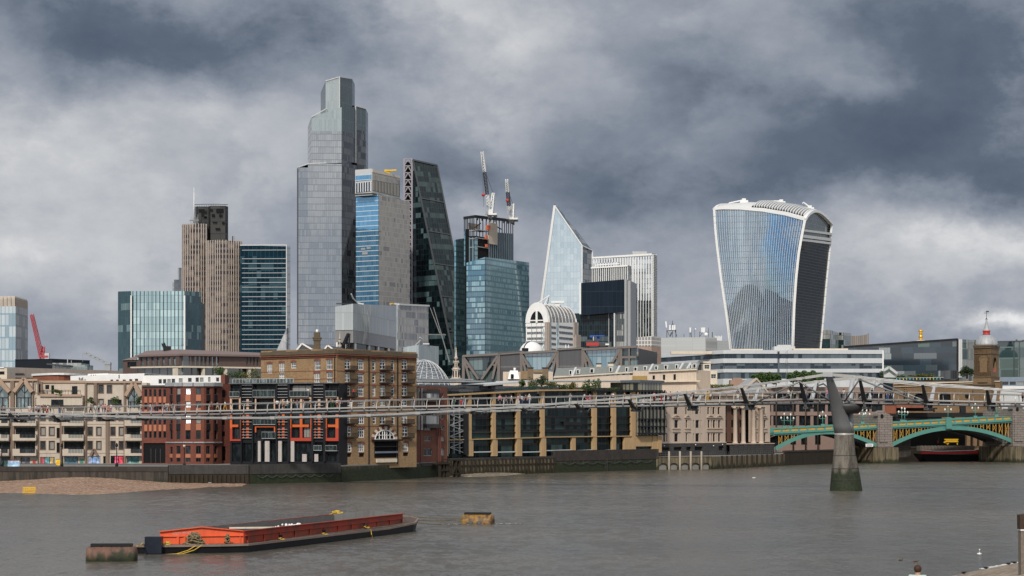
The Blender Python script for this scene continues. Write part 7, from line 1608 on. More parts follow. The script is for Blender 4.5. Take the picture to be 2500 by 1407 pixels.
# --- green and yellow road bridge
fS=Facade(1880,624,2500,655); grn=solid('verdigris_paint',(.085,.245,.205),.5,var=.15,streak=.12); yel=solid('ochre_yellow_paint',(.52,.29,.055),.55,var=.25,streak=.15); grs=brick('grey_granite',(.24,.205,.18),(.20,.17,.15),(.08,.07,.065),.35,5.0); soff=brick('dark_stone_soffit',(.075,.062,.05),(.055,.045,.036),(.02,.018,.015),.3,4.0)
rb2=thing('road_bridge','green and yellow painted iron arch bridge on granite piers','road bridge',fS.co(fS.u(2156),0)); BW=15.0
def yp(px):return lerp_tab([(1885,1047.5),(2036,1040),(2137,1033.5),(2180,1032),(2316,1025),(2468,1016),(2600,1012)],px)
def seg2(x0,x1,da,db,o0_,o1_,mat,nm):
 m=MB(); n=6
 for k in range(n):a,b=x0+(x1-x0)*k/n,x0+(x1-x0)*(k+1)/n; fS.band(m,a,b,yp(a)+da,yp(a)+db,yp(b)+da,yp(b)+db,o0_,o1_)
 return m.build(nm,mat,rb2)
spans=[(1887,2139.5),(2173,2468),(2500,2640)]
for x0,x1 in spans:
 seg2(x0,x1,9,12.5,-BW,.7,grn,'deck_fascia'); seg2(x0,x1,12.5,16,-BW+.5,.35,grn,'deck_fascia'); seg2(x0,x1,0,1.6,-.1,.35,grn,'parapet_rail'); seg2(x0,x1,7.4,9,-.1,.45,grn,'parapet_rail'); seg2(x0,x1,0,9,-BW+.2,-BW+.5,grn,'far_parapet')
 n=max(2,int((x1-x0)/19.5));
 for k in range(n):
  a,b=x0+(x1-x0)*k/n,x0+(x1-x0)*(k+1)/n; m=MB(); fS.band(m,a+2,b-2,yp(a+2)+1.6,yp(a)+7.4,yp(b-2)+1.6,yp(b)+7.4,-.05,.12); m.build('yellow_panel',yel,rb2); m=MB(); fS.band(m,b-2,b+2,yp(b-2)+1.6,yp(b)+7.4,yp(b+2)+1.6,yp(b)+7.4,-.06,.25); m.build('parapet_post',grn,rb2)
def quadr(p0,p1,p2):
 def fn(x):(a,ya),(b,yb),(c,yc)=p0,p1,p2; return ya*(x-b)*(x-c)/((a-b)*(a-c))+yb*(x-a)*(x-c)/((b-a)*(b-c))+yc*(x-a)*(x-b)/((c-a)*(c-b))
 return fn
for x0,x1,ar in((1893,2139.5,quadr((1893,1091),(2017,1050.5),(2140,1084))),(2174,2469,quadr((2174,1083),(2318,1040.5),(2470,1073))),(2500,2640,quadr((2500,1076),(2640,1036),(2780,1076)))):
 N=28
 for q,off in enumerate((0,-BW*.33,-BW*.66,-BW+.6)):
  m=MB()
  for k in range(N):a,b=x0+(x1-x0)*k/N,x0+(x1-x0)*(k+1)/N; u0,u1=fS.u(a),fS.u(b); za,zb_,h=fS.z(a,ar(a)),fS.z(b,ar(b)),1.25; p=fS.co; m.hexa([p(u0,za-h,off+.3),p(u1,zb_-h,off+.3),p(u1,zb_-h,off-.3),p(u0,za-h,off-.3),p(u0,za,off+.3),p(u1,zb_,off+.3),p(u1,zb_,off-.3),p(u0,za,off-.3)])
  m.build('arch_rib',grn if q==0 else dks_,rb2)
 m=MB(); n=int((x1-x0)/7.5)
 for k in range(1,n):
  x=x0+(x1-x0)*k/n; y0,y1=yp(x)+16,ar(x)
  if y1-y0<2.5:continue
  u=fS.u(x); m.beam(fS.co(u,fS.z(x,y1),.1),fS.co(u,fS.z(x,y0),.1),.13,.2)
  if y1-y0>9 and k%2:x2=x+(x1-x0)/n; m.beam(fS.co(u,fS.z(x,y0+2),.0),fS.co(fS.u(x2),fS.z(x,y1-2),.0),.10); m.beam(fS.co(u,fS.z(x,y1-2),0),fS.co(fS.u(x2),fS.z(x,y0+2),0),.10)
 tag(m.build('spandrel_posts',yel,rb2),kind='stuff')
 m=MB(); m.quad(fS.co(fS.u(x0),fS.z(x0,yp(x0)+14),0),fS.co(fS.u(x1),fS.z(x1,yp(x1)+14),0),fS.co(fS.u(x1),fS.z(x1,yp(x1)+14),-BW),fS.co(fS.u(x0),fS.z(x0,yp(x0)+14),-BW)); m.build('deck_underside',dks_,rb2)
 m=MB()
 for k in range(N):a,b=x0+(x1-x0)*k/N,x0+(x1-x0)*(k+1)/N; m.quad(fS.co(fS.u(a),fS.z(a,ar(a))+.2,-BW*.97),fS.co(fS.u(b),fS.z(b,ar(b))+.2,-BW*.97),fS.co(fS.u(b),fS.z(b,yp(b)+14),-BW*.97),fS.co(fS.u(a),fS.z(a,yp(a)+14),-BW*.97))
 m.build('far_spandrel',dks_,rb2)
m=MB(); fS.box(m,2306.5,1020,2320.5,1047,.5,1.0); m.build('keystone_block',grn,rb2)
def bpier(x0,x1,ytop,ysp,ybase,bx0,bx1):
 m=MB(); fS.box(m,x0,ytop+4,x1,ysp,-BW-1,1.2); um,r=fS.u((x0+x1)/2)-1.2,(fS.u(x1)-fS.u(x0))*.30; zt=fS.z(x0,ytop+4)
 n=14; ri=.55; zc=zt-.9
 fS.box(m,x0+3,ytop+20,x1-13,ysp-12,1.2,1.5); fS.box(m,x0-1.5,ysp-4,x1+1.5,ysp,-BW-1,1.6)
 o=m.build('granite_pier',grs,rb2)
 m=MB();
 for k in range(n):
  a0,a1=math.pi*k/n,math.pi*(k+1)/n; P_=lambda a,rr,oo:fS.co(um+math.cos(a)*rr,zt+math.sin(a)*rr*.9,oo)
  q=[P_(a0,r*1.25,1.25),P_(a1,r*1.25,1.25),fS.co(um,zt,1.25)]; m.add(q+[P_(a0,r*1.25,-1),P_(a1,r*1.25,-1)],[(0,1,2),(0,3,4,1)])
 m.build('rounded_head',grs,rb2); m=MB()
 for k in range(12):a0,a1=2*math.pi*k/12,2*math.pi*(k+1)/12; c=fS.co(um,zt-.1,1.27); m.add([c,fS.co(um+math.cos(a0)*ri,zt-.1+math.sin(a0)*ri*1.3,1.27),fS.co(um+math.cos(a1)*ri,zt-.1+math.sin(a1)*ri*1.3,1.27)],[(0,1,2)])
 m.build('round_opening',M['void'],rb2)
 m=MB(); u0,u1=fS.u(bx0),fS.u(bx1); zb_=fS.z(x0,ybase); m.prism([tuple(fS.co(u,0,o_)[:2])for u,o_ in((u0,.5),(u0+1,2.6),(u1-1,2.6),(u1,.5),(u1,-BW-2),(u0,-BW-2))],-3.5,fS.z(x0,ysp)-.1); m.build('cutwater',M['wall_yellow'],rb2)
bpier(2139,2174,1012,1092,1132,2131,2190); bpier(2468,2504,995,1090,1129,2462,2515)
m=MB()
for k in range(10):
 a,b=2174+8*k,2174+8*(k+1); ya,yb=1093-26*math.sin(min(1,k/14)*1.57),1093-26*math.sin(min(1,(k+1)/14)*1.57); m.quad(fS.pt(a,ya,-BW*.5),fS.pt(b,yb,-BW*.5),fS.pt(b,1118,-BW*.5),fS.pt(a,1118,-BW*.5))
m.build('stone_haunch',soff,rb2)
t=thing('sign_board','white notice board hung under the left arch of the green bridge','sign board',fS.pt(2119,1087,.9)); m=MB(); fS.box(m,2110,1083.5,2128,1091,.8,.95); m.build('panel',M['white'],t); m=MB(); [fS.box(m,2113,y,2125,y+.9,.955,.98)for y in(1085.3,1087.2,1089.1)]; m.build('lettering_rows',M['grey'],t)
t=thing('parapet_turret','grey stone turret with a round opening on the far side of the green bridge','turret',fS.pt(2222,1028,-BW)); m=MB(); fS.box(m,2211,1015,2218,1030,-BW,-BW+.8); fS.box(m,2226,1015,2233,1030,-BW,-BW+.8); n=10
for k in range(n):
 a0,a1=math.pi*k/n,math.pi*(k+1)/n; um,zt=fS.u(2222),fS.z(2222,1018); Q=lambda a,rr:fS.co(um+math.cos(a)*rr,zt+math.sin(a)*rr*.75,-BW+.85); m.add([Q(a0,.62),Q(a0,1.5),Q(a1,1.5),Q(a1,.62)],[(0,1,2,3)])
m.build('turret',grs,t)
# lamps on the road bridge
def lamp3(H):
 t=thing('bridge_lamp','x','street lamp',(0,0,0),'lamps on the green bridge'); m=MB(); m.box(-.55,.55,-.4,.4,0,.9); m.tube([(0,0,.9),(0,0,H*.55),(0,0,H)],[.16,.11,.08],8); m.beam((-.95,0,H*.62),(.95,0,H*.62),.12); m.tube([(-.95,0,H*.62),(-.95,0,H*.72)],.07,6); m.tube([(.95,0,H*.62),(.95,0,H*.72)],.07,6); m.ball((0,0,H*.62),.2,6,5); m.build('post',grn,t)
 for x,z in((-.95,H*.72),(.95,H*.72),(0,H)):
  m=MB(); m.lathe((x,0,z),[(.08,0),(.22,.15),(.27,.4),(.2,.62),(.05,.8)],8); m.build('lantern',M['white'],t)
 return t
L0=None
LPX=[(1914.6,'turquoise three lantern lamp nearest the left end of the green bridge'),(1985,'turquoise lamp, left one of a close pair left of the bridge mast'),(2008.5,'turquoise lamp, right one of a close pair left of the bridge mast'),(2105.5,'turquoise lamp between the bridge mast and the first granite pier'),(2174,'turquoise lamp beside the right flank of the first granite pier'),(2201.5,'turquoise lamp just left of the grey stone turret'),(2268.5,'turquoise lamp just right of the grey stone turret'),(2314.5,'turquoise lamp standing above the keystone of the large arch'),(2381,'turquoise lamp below the brick clock tower'),(2432.5,'turquoise lamp partly behind a footbridge arm at the far right')]
for i,(px,lab)in enumerate(LPX):
 p=fS.co(fS.u(px),fS.z(px,yp(px)-.5),0 if i not in(1,4,6)else-BW+.3); p.z-=.7 if i in(1,4,6)else .2
 if L0 is None:L0=lamp3(4.1); L0.location=p; L0['label']=lab
 else:copy_tree(L0,loc=p,label=lab)
 # --- brick station clock tower, station wall, railway viaduct
tb2=brick('tower_brick',(.22,.135,.065),(.155,.095,.045),(.14,.10,.065),.4)
t=thing('brick_tower','square brick tower with a lead dome, spire and weather vane','tower',G(2408,700,LAND)); c3=[(2378,704),(2419,700),(2438.5,711)]; f1,f2=Facade(*c3[0],*c3[1]),Facade(*c3[1],*c3[2]); z=lambda y:Zy(y,700)
pl=blockpoly(c3); ctr=(pl[0]+pl[2])/2; m=MB(); h1,h2=(2392,872,2410,909),(2424.5,872,2432,909)
f1.wall(m,0,f1.L,LAND,z(843),[f1.rect(h1)],1.2); f2.wall(m,0,f2.L,LAND,z(843),[f2.rect(h2)],1.2); a,b,c,d=pl; m.quad((*c[:2],LAND),(*d[:2],LAND),(*d[:2],z(843)),(*c[:2],z(843))); m.quad((*d[:2],LAND),(*a[:2],LAND),(*a[:2],z(843)),(*d[:2],z(843)))
ex=lambda s:[tuple((ctr+(p-ctr)*s)[:2])for p in pl]
m.prism(ex(1.06),LAND,z(921)); w_=m.build('wall',tb2,t)
m=MB(); [m.prism(ex(s),z(y0),z(y1))for s,y0,y1 in((1.10,846,842),(1.06,850,846),(1.09,922,919),(1.12,941,937),(1.05,864,861.5))]; m.build('cornice',solid('stained_brick_band',(.12,.085,.05),.85,streak=.4),t)
for fx,h in((f1,h1),(f2,h2)):
 a,b,c,d=fx.rect(h); u=(a+b)/2; r=(b-a)/2; m=MB(); m.quad(fx.co(a,c,-1.1),fx.co(b,c,-1.1),fx.co(b,d+.1,-1.1),fx.co(a,d+.1,-1.1)); o=m.build('arched_opening',M['void'],t); n=10; m=MB()
 for k in range(n):a0,a1=math.pi*k/n,math.pi*(k+1)/n; Q=lambda q,rr:fx.co(u+math.cos(q)*rr,d-r+math.sin(q)*rr,.15); m.quad(Q(a0,r*.98),Q(a0,r*1.3),Q(a1,r*1.3),Q(a1,r*.98)); m.quad(fx.co(u+math.cos(a0)*r,d-r+math.sin(a0)*r,.02),fx.co(u+math.cos(a0)*r,d+.02,.02),fx.co(u+math.cos(a1)*r,d+.02,.02),fx.co(u+math.cos(a1)*r,d-r+math.sin(a1)*r,.02))
 m.build('brick_arch',tb2,o); m=MB(); fx.bx(m,a,b,c+1.2,c+1.4,-.4,-.3); fx.bx(m,a,b,c,c+.15,-.4,-.3)
 for k in range(6):q=a+(b-a)*(k+.5)/6; fx.bx(m,q-.08,q+.08,c,c+1.3,-.4,-.3)
 m.build('red_railing',solid('red_rail_paint',(.52,.09,.09),.5),o)
m=MB(); f1.box(m,2389,925,2412,934,.5,.8); m.build('panel',tb2,t)
Rd=26.5*.14; c0=Vector((ctr.x,ctr.y,0)); m=MB(); m.lathe(c0,[(Rd*1.02,z(843)),(Rd*1.0,z(838)),(Rd*.93,z(831)),(Rd*.78,z(824)),(Rd*.55,z(818.5)),(Rd*.34,z(815.5))],24); m.build('lead_dome',M['lead'],t)
m=MB()
for k in range(16):
 a=2*math.pi*k/16; dd=Vector((math.cos(a),math.sin(a),0)); pts=[c0+dd*r*1.01+Vector((0,0,zz))for r,zz in((Rd,z(838)),(Rd*.93,z(831)),(Rd*.78,z(824)),(Rd*.55,z(818.5)))]
 for p,q in zip(pts,pts[1:]):m.beam(p,q,.16,.12)
m.build('dome_ribs',M['lead'],t)
m=MB(); m.lathe(c0,[(1.35,z(815.6)),(1.2,z(813)),(1.15,z(808)),(1.4,z(806)),(1.35,z(805))],12); m.build('red_lantern',M['red'],t)
m=MB(); m.lathe(c0,[(1.2,z(805)),(.85,z(799)),(.5,z(790)),(.25,z(780)),(.12,z(775))],8,smooth=False); m.build('spire',M['lead'],t)
m=MB(); m.tube([c0+Vector((0,0,z(776))),c0+Vector((0,0,z(757)))],.09,5); m.ball(c0+Vector((0,0,z(776))),.28,8,6); q=c0+Vector((0,0,z(759.5))); m.beam(q-Vector((.9,0,0)),q+Vector((.8,0,0)),.1); m.box(q.x-.2,q.x+.85,q.y-.04,q.y+.04,q.z,q.z+.45); q.z=z(763); m.beam(q-Vector((.8,0,0)),q+Vector((.8,0,0)),.07); q.z=z(778); m.beam(q-Vector((.5,0,0)),q+Vector((.5,0,0)),.1); m.build('weather_vane',M['dkgrey'],t)
t=thing('station_wall','long brown brick station wall with round arches and a round hole','wall',G(2290,708,LAND)); f=Facade(2150,716,2442,704); hs=[(2231,961,2259,990),(2294,959,2321,990)]; m=MB(); ut=f.u(2442)
zw=f.z(2300,1024); f.wall(m,f.u(2180),ut,zw,f.z(2300,931),[f.rect(h)for h in hs],.8); f.body(m,f.u(2180),ut,zw,f.z(2300,931),12); m.build('wall',tb2,t)
for h in hs:
 a,b,c,d=f.rect(h); m=MB(); m.quad(f.co(a,c,-.7),f.co(b,c,-.7),f.co(b,d,-.7),f.co(a,d,-.7)); o=m.build('arch_opening',M['void'],t); m=MB(); u=(a+b)/2; r=(b-a)/2; n=10
 for k in range(n):a0,a1=math.pi*k/n,math.pi*(k+1)/n; R_=lambda q,rr:f.co(u+math.cos(q)*rr,d-r*.8+math.sin(q)*rr*.8,.02); m.quad(R_(a0,r),f.co(u+math.cos(a0)*r,d+.02,.02),f.co(u+math.cos(a1)*r,d+.02,.02),R_(a1,r)); m.quad(R_(a0,r),R_(a1,r),R_(a1,r*1.12),R_(a0,r*1.12))
 m.build('brick_arch',tb2,o)
m=MB()
for k in range(14):a0,a1=2*math.pi*k/14,2*math.pi*(k+1)/14; u,zz=f.u(2361),f.z(2361,967); m.add([f.co(u,zz,.03),f.co(u+math.cos(a0)*.75,zz+math.sin(a0)*1.0,.03),f.co(u+math.cos(a1)*.75,zz+math.sin(a1)*1.0,.03)],[(0,1,2)])
m.build('round_hole',M['void'],t)
m=MB(); f.band(m,2182,2442,936,938.5,930,932,0,.4); f.band(m,2182,2380,944.5,945.5,936.5,937.5,0,.5); m.build('stone_coping',M['cream'],t)
t=thing('terrace_railing','row of coloured terrace rail panels below the mosaic glass office','railing',P(2250,927,712)); fr3=Facade(2188,714,2304,710)
cm=[solid('rail_'+n_,c,.4)for n_,c in(('teal',(.10,.42,.42)),('lime',(.36,.48,.06)),('yellow',(.62,.52,.06)),('grey',(.32,.36,.36)))]
for k in range(14):x=2188+8.2*k; m=MB(); fr3.box(m,x,923.5-k*.12,x+1.8,928.5-k*.12,0,.15); m.build('rail_post',cm[(k*3)%4],t)
m=MB(); fr3.band(m,2188,2304,922.8,923.6,921.2,922,0,.1); m.build('top_rail',M['ltgrey'],t)
for lab,px,py,r,mt,n in(('bright green planting along the coloured terrace rail',2270,918,(5.5,1.0,1.1),'leaf_yl',900),('dark rounded shrub at the left of the coloured rail',2200,919,(2.4,1.0,1.2),'leaf',500),('low green shrub in the middle of the coloured rail',2232,920,(2.6,1.0,.9),'leaf_yl',500)):plant('shrub',lab,'shrub',P(px,py,716),r,n,.25,M[mt],trunk=False)
plant('small_tree','pale green small tree at the right end of the white banded office','tree',P(2158,920,698),(2.0,1.6,2.0),900,.25,M['leaf']); plant('round_tree','dark round tree left of the brick clock tower','tree',P(2361,906,722),(2.9,2.4,2.2),1500,.28,M['leaf_dk'])
t=thing('dark_pavilion','dark slatted pavilion between the planting and the round tree','building',P(2320,925,720)); f6=Facade(2303,722,2341,722); m=MB(); f6.box(m,2303,905,2339,926,-5,0); m.build('wall',glazing('dark_slats',.8,9,.12,.1,(.03,.035,.04),None,(.05,.05,.06),(.06,.065,.07),1.5,0,bp=0),t)
t=thing('pale_skylight','white rooftop skylight fin beside the white banded office','roof plant',P(2140,925,690)); m=MB(); q=[P(2157,905,695),P(2170,897,695),P(2190,912,695)]; [m.beam(a,b,.8)for a,b in zip(q,q[1:])]; m.box(P(2157,0,697).x,P(2188,0,697).x,696,700,P(0,922,697).z,P(0,909,697).z); m.build('skylight',M['ltgrey'],t)
t=thing('railway_viaduct','black iron railway viaduct on brick piers behind the green bridge','viaduct',G(2300,690,LAND)); f=Facade(2150,690,2500,690); m=MB(); f.box(m,2193,1008,2426,1018.5,-8,0); f.box(m,2180,1018.5,2300,1026,-9,-.4); f.box(m,2190,996,2290,1004,-4,-1); f.box(m,2345,988,2358,1010,-2,.1); m.build('girder',M['black'],t)
m=MB(); f.box(m,2283,999,2343,1006,-3,-.2); f.box(m,2358,998,2420,1006,-3,-.2); m.build('parapet',tb2,t)
for x0,x1,y0,y1 in((2415,2447,994,1040),(2238,2264,1020,1036),(2280,2290,1018.5,1036),(2326,2332,1018.5,1030),(2360,2368,1018.5,1036),(2361,2370,1045,1090),(2377,2386,1045,1090),(2392,2400,1045,1090)):m=MB(); f.box(m,x0,y0,x1,y1,-3,-.5); m.build('brick_pier',tb2,t)
t=thing('brick_block','plain orange brick block behind the footbridge left of the viaduct','building',G(2172,688,LAND)); f=Facade(2150,686,2290,684); m=MB(); f.box(m,2158,988,2187,1010,-6,0); f.box(m,2187,989,2265,996,-6,-1); m.build('wall',rbk,t); m=MB(); f.box(m,2157,986.5,2188,988.5,-6.2,.3); m.build('coping',M['yellow'],t)
t=thing('white_van_roof_house','white flat roofed house at the right edge behind the granite pier','building',G(2480,700,LAND)); f=Facade(2440,705,2620,705); h=[(2448,998,2500,1007)]; m=MB(); f.wall(m,0,f.L,LAND,f.z(2500,955),[f.rect(q)for q in h],.5); f.body(m,0,f.L,LAND,f.z(2500,955),10); m.build('wall',M['ltgrey'],t); backing(t,f,h,M['void'],.5)
t=thing('dark_arcade','shadowed riverside arcade of brick piers below the viaduct','building',G(2330,742,LAND)); f=Facade(2180,742,2520,742); m=MB(); f.box(m,2170,1030,2520,1096,-6,0); m.build('wall',solid('shaded_wall',(.03,.027,.024),.9,var=.4),t)  # near-black wall colour stands for the shade below the viaduct
m=MB(); f.box(m,2400,1050,2427,1080,.02,.5); m.build('brick_infill',rbk,t); m=MB(); f.box(m,2290,1068,2290+2.4,1081,.05,.2); m.build('sign_post',M['dkgrey'],t)
m=MB(); f.box(m,2287.5,1076,2291.5,1082,.2,.3); m.build('red_notice',M['red'],t)
# ================================================================ people
def skin_mesh(name,pts,edges,rad,sub=1):
 me=bpy.data.meshes.new(name); me.from_pydata([Vector(p)for p in pts],edges,[]); o=bpy.data.objects.new(name,me); COL.objects.link(o)
 md=o.modifiers.new('s','SKIN')
 for i,r in enumerate(rad):me.skin_vertices[0].data[i].radius=(r,r)if not isinstance(r,tuple)else r
 me.skin_vertices[0].data[0].use_root=True
 sb=o.modifiers.new('u','SUBSURF'); sb.levels=sub; sb.render_levels=sub
 dg=bpy.context.evaluated_depsgraph_get(); out=bpy.data.meshes.new_from_object(o.evaluated_get(dg)); bpy.data.objects.remove(o); out.materials.clear()
 for p in out.polygons:p.use_smooth=True
 out.name=name; return out
SKIN=solid('skin',(.42,.25,.17),.55,var=.06)
def pose(stride=.1,lean=.0,arms='down',bend=0.0,turn=0.0):
 """joints of a 1.72 m figure facing -Y; returns dict"""
 h=.90-bend*.25; y0=lean; J={'pel':(0,0,h),'waist':(0,-.01-y0*.3,h+.14),'chest':(0,-.02-y0,h+.36-bend*.12),'neck':(0,-.02-y0*1.3,h+.53-bend*.2),'head':(turn*.02,-.04-y0*1.5,h+.635-bend*.25),'top':(turn*.02,-.03-y0*1.5,h+.755-bend*.27)}
 for s,n in((-1,'l'),(1,'r')):
  st=stride*s; J['hip'+n]=(.09*s,0,h-.03); J['knee'+n]=(.10*s,-.03-st*.9-bend*.25,.47); J['ank'+n]=(.10*s,st*.25-st*1.0+.02,.08); J['toe'+n]=(.11*s,J['ank'+n][1]-.17,.03)
  c=J['chest']; J['sh'+n]=(.19*s,c[1],c[2]+.125)
  if arms=='down':J['el'+n]=(.25*s,c[1]+.03+st*.5,c[2]-.18); J['wr'+n]=(.26*s,c[1]-.06+st*1.0,c[2]-.42)
  elif arms=='fold':J['el'+n]=(.26*s,c[1]-.02,c[2]-.16); J['wr'+n]=(.02*s,c[1]-.24,c[2]-.10)
  elif arms=='up':J['el'+n]=(.26*s,c[1]-.14,c[2]-.06); J['wr'+n]=(.10*s,c[1]-.30,c[2]+.16)
  else:J['el'+n]=(.25*s,c[1]-.08,c[2]-.16); J['wr'+n]=(.17*s,c[1]-.32,c[2]-.22)
  e,w_=Vector(J['el'+n]),Vector(J['wr'+n]); d=(w_-e).normalized(); J['hand'+n]=tuple(w_+d*.08)
 return J
def person_mesh(J,tag_):
 V=[]; E=[]; Rr=[]; ix={}
 def v(k,r):ix[k]=len(V); V.append(J[k]); Rr.append(r)
 v('pel',(.14,.11))
 for k,r in(('waist',(.125,.10)),('chest',(.155,.11)),('neck',.058),('head',(.085,.10)),('top',.06)):v(k,r)
 E+=[(0,1),(1,2),(2,3),(3,4),(4,5)]
 for n in 'lr':
  for k,r in(('hip',.095),('knee',.06),('ank',.042),('toe',.04),('sh',.062),('el',.045),('wr',.032),('hand',(.042,.02))):v(k+n,r)
  E+=[(0,ix['hip'+n]),(ix['hip'+n],ix['knee'+n]),(ix['knee'+n],ix['ank'+n]),(ix['ank'+n],ix['toe'+n]),(2,ix['sh'+n]),(ix['sh'+n],ix['el'+n]),(ix['el'+n],ix['wr'+n]),(ix['wr'+n],ix['hand'+n])]
  hd,w_=Vector(J['hand'+n]),Vector(J['wr'+n]); d=(hd-w_).normalized(); sd=d.cross(Vector((0,1,.2))).normalized()
  for q in range(5):
   b=hd+sd*(.018*(1.5-q))if q<4 else w_+d*.02+sd*.04; L=(.07,.082,.076,.06,.055)[q]; a1=b+d*L*.5+Vector((0,-.008,0)); a2=b+d*L*.95+Vector((0,-.022,-.004))+(sd*.02 if q==4 else Vector())
   V.extend([tuple(a1),tuple(a2)]); Rr.extend([.0095,.0075]); k0=len(V)-2; E.extend([(ix['hand'+n]if q<4 else ix['wr'+n],k0),(k0,k0+1)])
 body=skin_mesh('body_'+tag_,V,E,Rr)
 sub=lambda keys,ed,rad,nm:skin_mesh(nm,[J[k]for k in keys],ed,rad)
 top=sub(['waist','chest','neck','shl','ell','shr','elr','pel'],[(0,1),(1,2),(1,3),(3,4),(1,5),(5,6),(0,7)],[(.145,.12),(.175,.13),.068,.078,.062,.078,.062,(.155,.125)],'top_'+tag_)
 trou=sub(['pel','hipl','kneel','ankl','hipr','kneer','ankr'],[(0,1),(1,2),(2,3),(0,4),(4,5),(5,6)],[(.152,.122),.108,.075,.058,.108,.075,.058],'trousers_'+tag_)
 m=MB(); hd,tp=Vector(J['head']),Vector(J['top'])
 m.ball(hd+Vector((0,.022,.055)),.108,10,8,(.92,1.05,.98)); return body,top,trou,m
def face(mb,J):
 hd=Vector(J['head'])
 for s in(-1,1):mb.ball(hd+Vector((.034*s,-.088,.02)),.013,6,5)
HAIRM={'dark':solid('dark_hair',(.02,.014,.010),.6),'brown':solid('brown_hair',(.06,.03,.018),.6),'fair':solid('fair_hair',(.30,.20,.10),.6),'white':solid('white_scarf',(.70,.69,.67),.7)}
CLO={n:solid('cloth_'+n.replace(' ','_'),c,.85,var=.15,scale=4)for n,c in{'black':(.012,.012,.014),'navy':(.016,.022,.05),'white':(.66,.65,.63),'grey':(.22,.22,.23),'cream':(.56,.48,.38),'pink':(.62,.18,.25),'red':(.48,.02,.025),'maroon':(.10,.015,.018),'brown':(.13,.07,.04),'beige':(.42,.33,.23),'blue':(.06,.12,.26),'pale blue':(.26,.38,.52),'teal':(.03,.11,.12),'green':(.02,.06,.03),'mustard':(.50,.27,.015),'salmon':(.60,.22,.15),'purple':(.25,.10,.24),'pale green':(.42,.50,.47)}.items()}
PT={}
def proto(key):
 if key in PT:return PT[key]
 J={'stand':lambda:pose(.03),'walk':lambda:pose(.24),'fold':lambda:pose(.04,arms='fold'),'phone':lambda:pose(.06,arms='up'),'hold':lambda:pose(.12,.03,'hold'),'bend':lambda:pose(.06,.18,'hold',.6)}[key]()
 b,tpm,tr,hm=person_mesh(J,key); PT[key]=(J,b,tpm,tr,hm); return PT[key]
PGRP='people on the footbridge'; hairmesh={}; shoemesh={}; facemesh={}
def person(label,loc,rz,key,tc,bc,hc='dark',sc_=1.0,group=PGRP):
 J,b,tpm,tr,hm=proto(key); t=thing('person',label,'person',(0,0,0),group)
 def part(nm,me,mat):
  o=bpy.data.objects.new(nm,me); COL.objects.link(o); o.parent=t
  if not me.materials:me.materials.append(mat)
  o.material_slots[0].link='OBJECT'; o.material_slots[0].material=mat; return o
 part('body',b,SKIN); part('top',tpm,CLO[tc]); part('trousers',tr,CLO[bc])
 if key not in hairmesh:
  o=hm.build('hair',HAIRM['dark'],None); hairmesh[key]=o.data; bpy.data.objects.remove(o)
  m=MB()
  for n in 'lr':a,c=Vector(J['ank'+n]),Vector(J['toe'+n]); m.tube([a+Vector((0,.06,-.03)),a+Vector((0,0,-.01)),c],[.045,.055,.042],8)
  o=m.build('shoes',M['black'],None); shoemesh[key]=o.data; bpy.data.objects.remove(o)
  m=MB(); face(m,J); o=m.build('eyes',M['black'],None); facemesh[key]=o.data; bpy.data.objects.remove(o)
 part('hair',hairmesh[key],HAIRM[hc]); part('shoes',shoemesh[key],M['black']); part('eyes',facemesh[key],M['black'])
 t.location=loc; t.rotation_euler=(0,0,rz); t.scale=(sc_,)*3; return t
W=[(-9,20,'at the footbridge left end'),(20,132,'in the crowd below the left gable'),(132,200,'before the flats terrace'),(200,300,'before the flats shrubs'),(300,450,'left of the bowed brick front'),(450,600,'before the bowed red brick front'),(600,770,'before the black flats'),(770,880,'at the warehouse corner'),(880,1060,'before the warehouse right edge'),(1060,1180,'before the glass stair'),(1180,1330,'before the ochre stone piers'),(1330,1460,'below the roof terrace trees'),(1460,1570,'left of the roof turret'),(1570,1700,'before the roof turret'),(1700,1850,'before the stone column building'),(1850,2000,'left of the bridge mast'),(2000,2090,'close to the bridge mast'),(2090,2300,'right of the bridge mast'),(2300,2600,'at the right edge')]
HOW={'stand':'standing','walk':'walking','fold':'arms folded','phone':'holding up a phone','hold':'hands forward','bend':'bending down'}
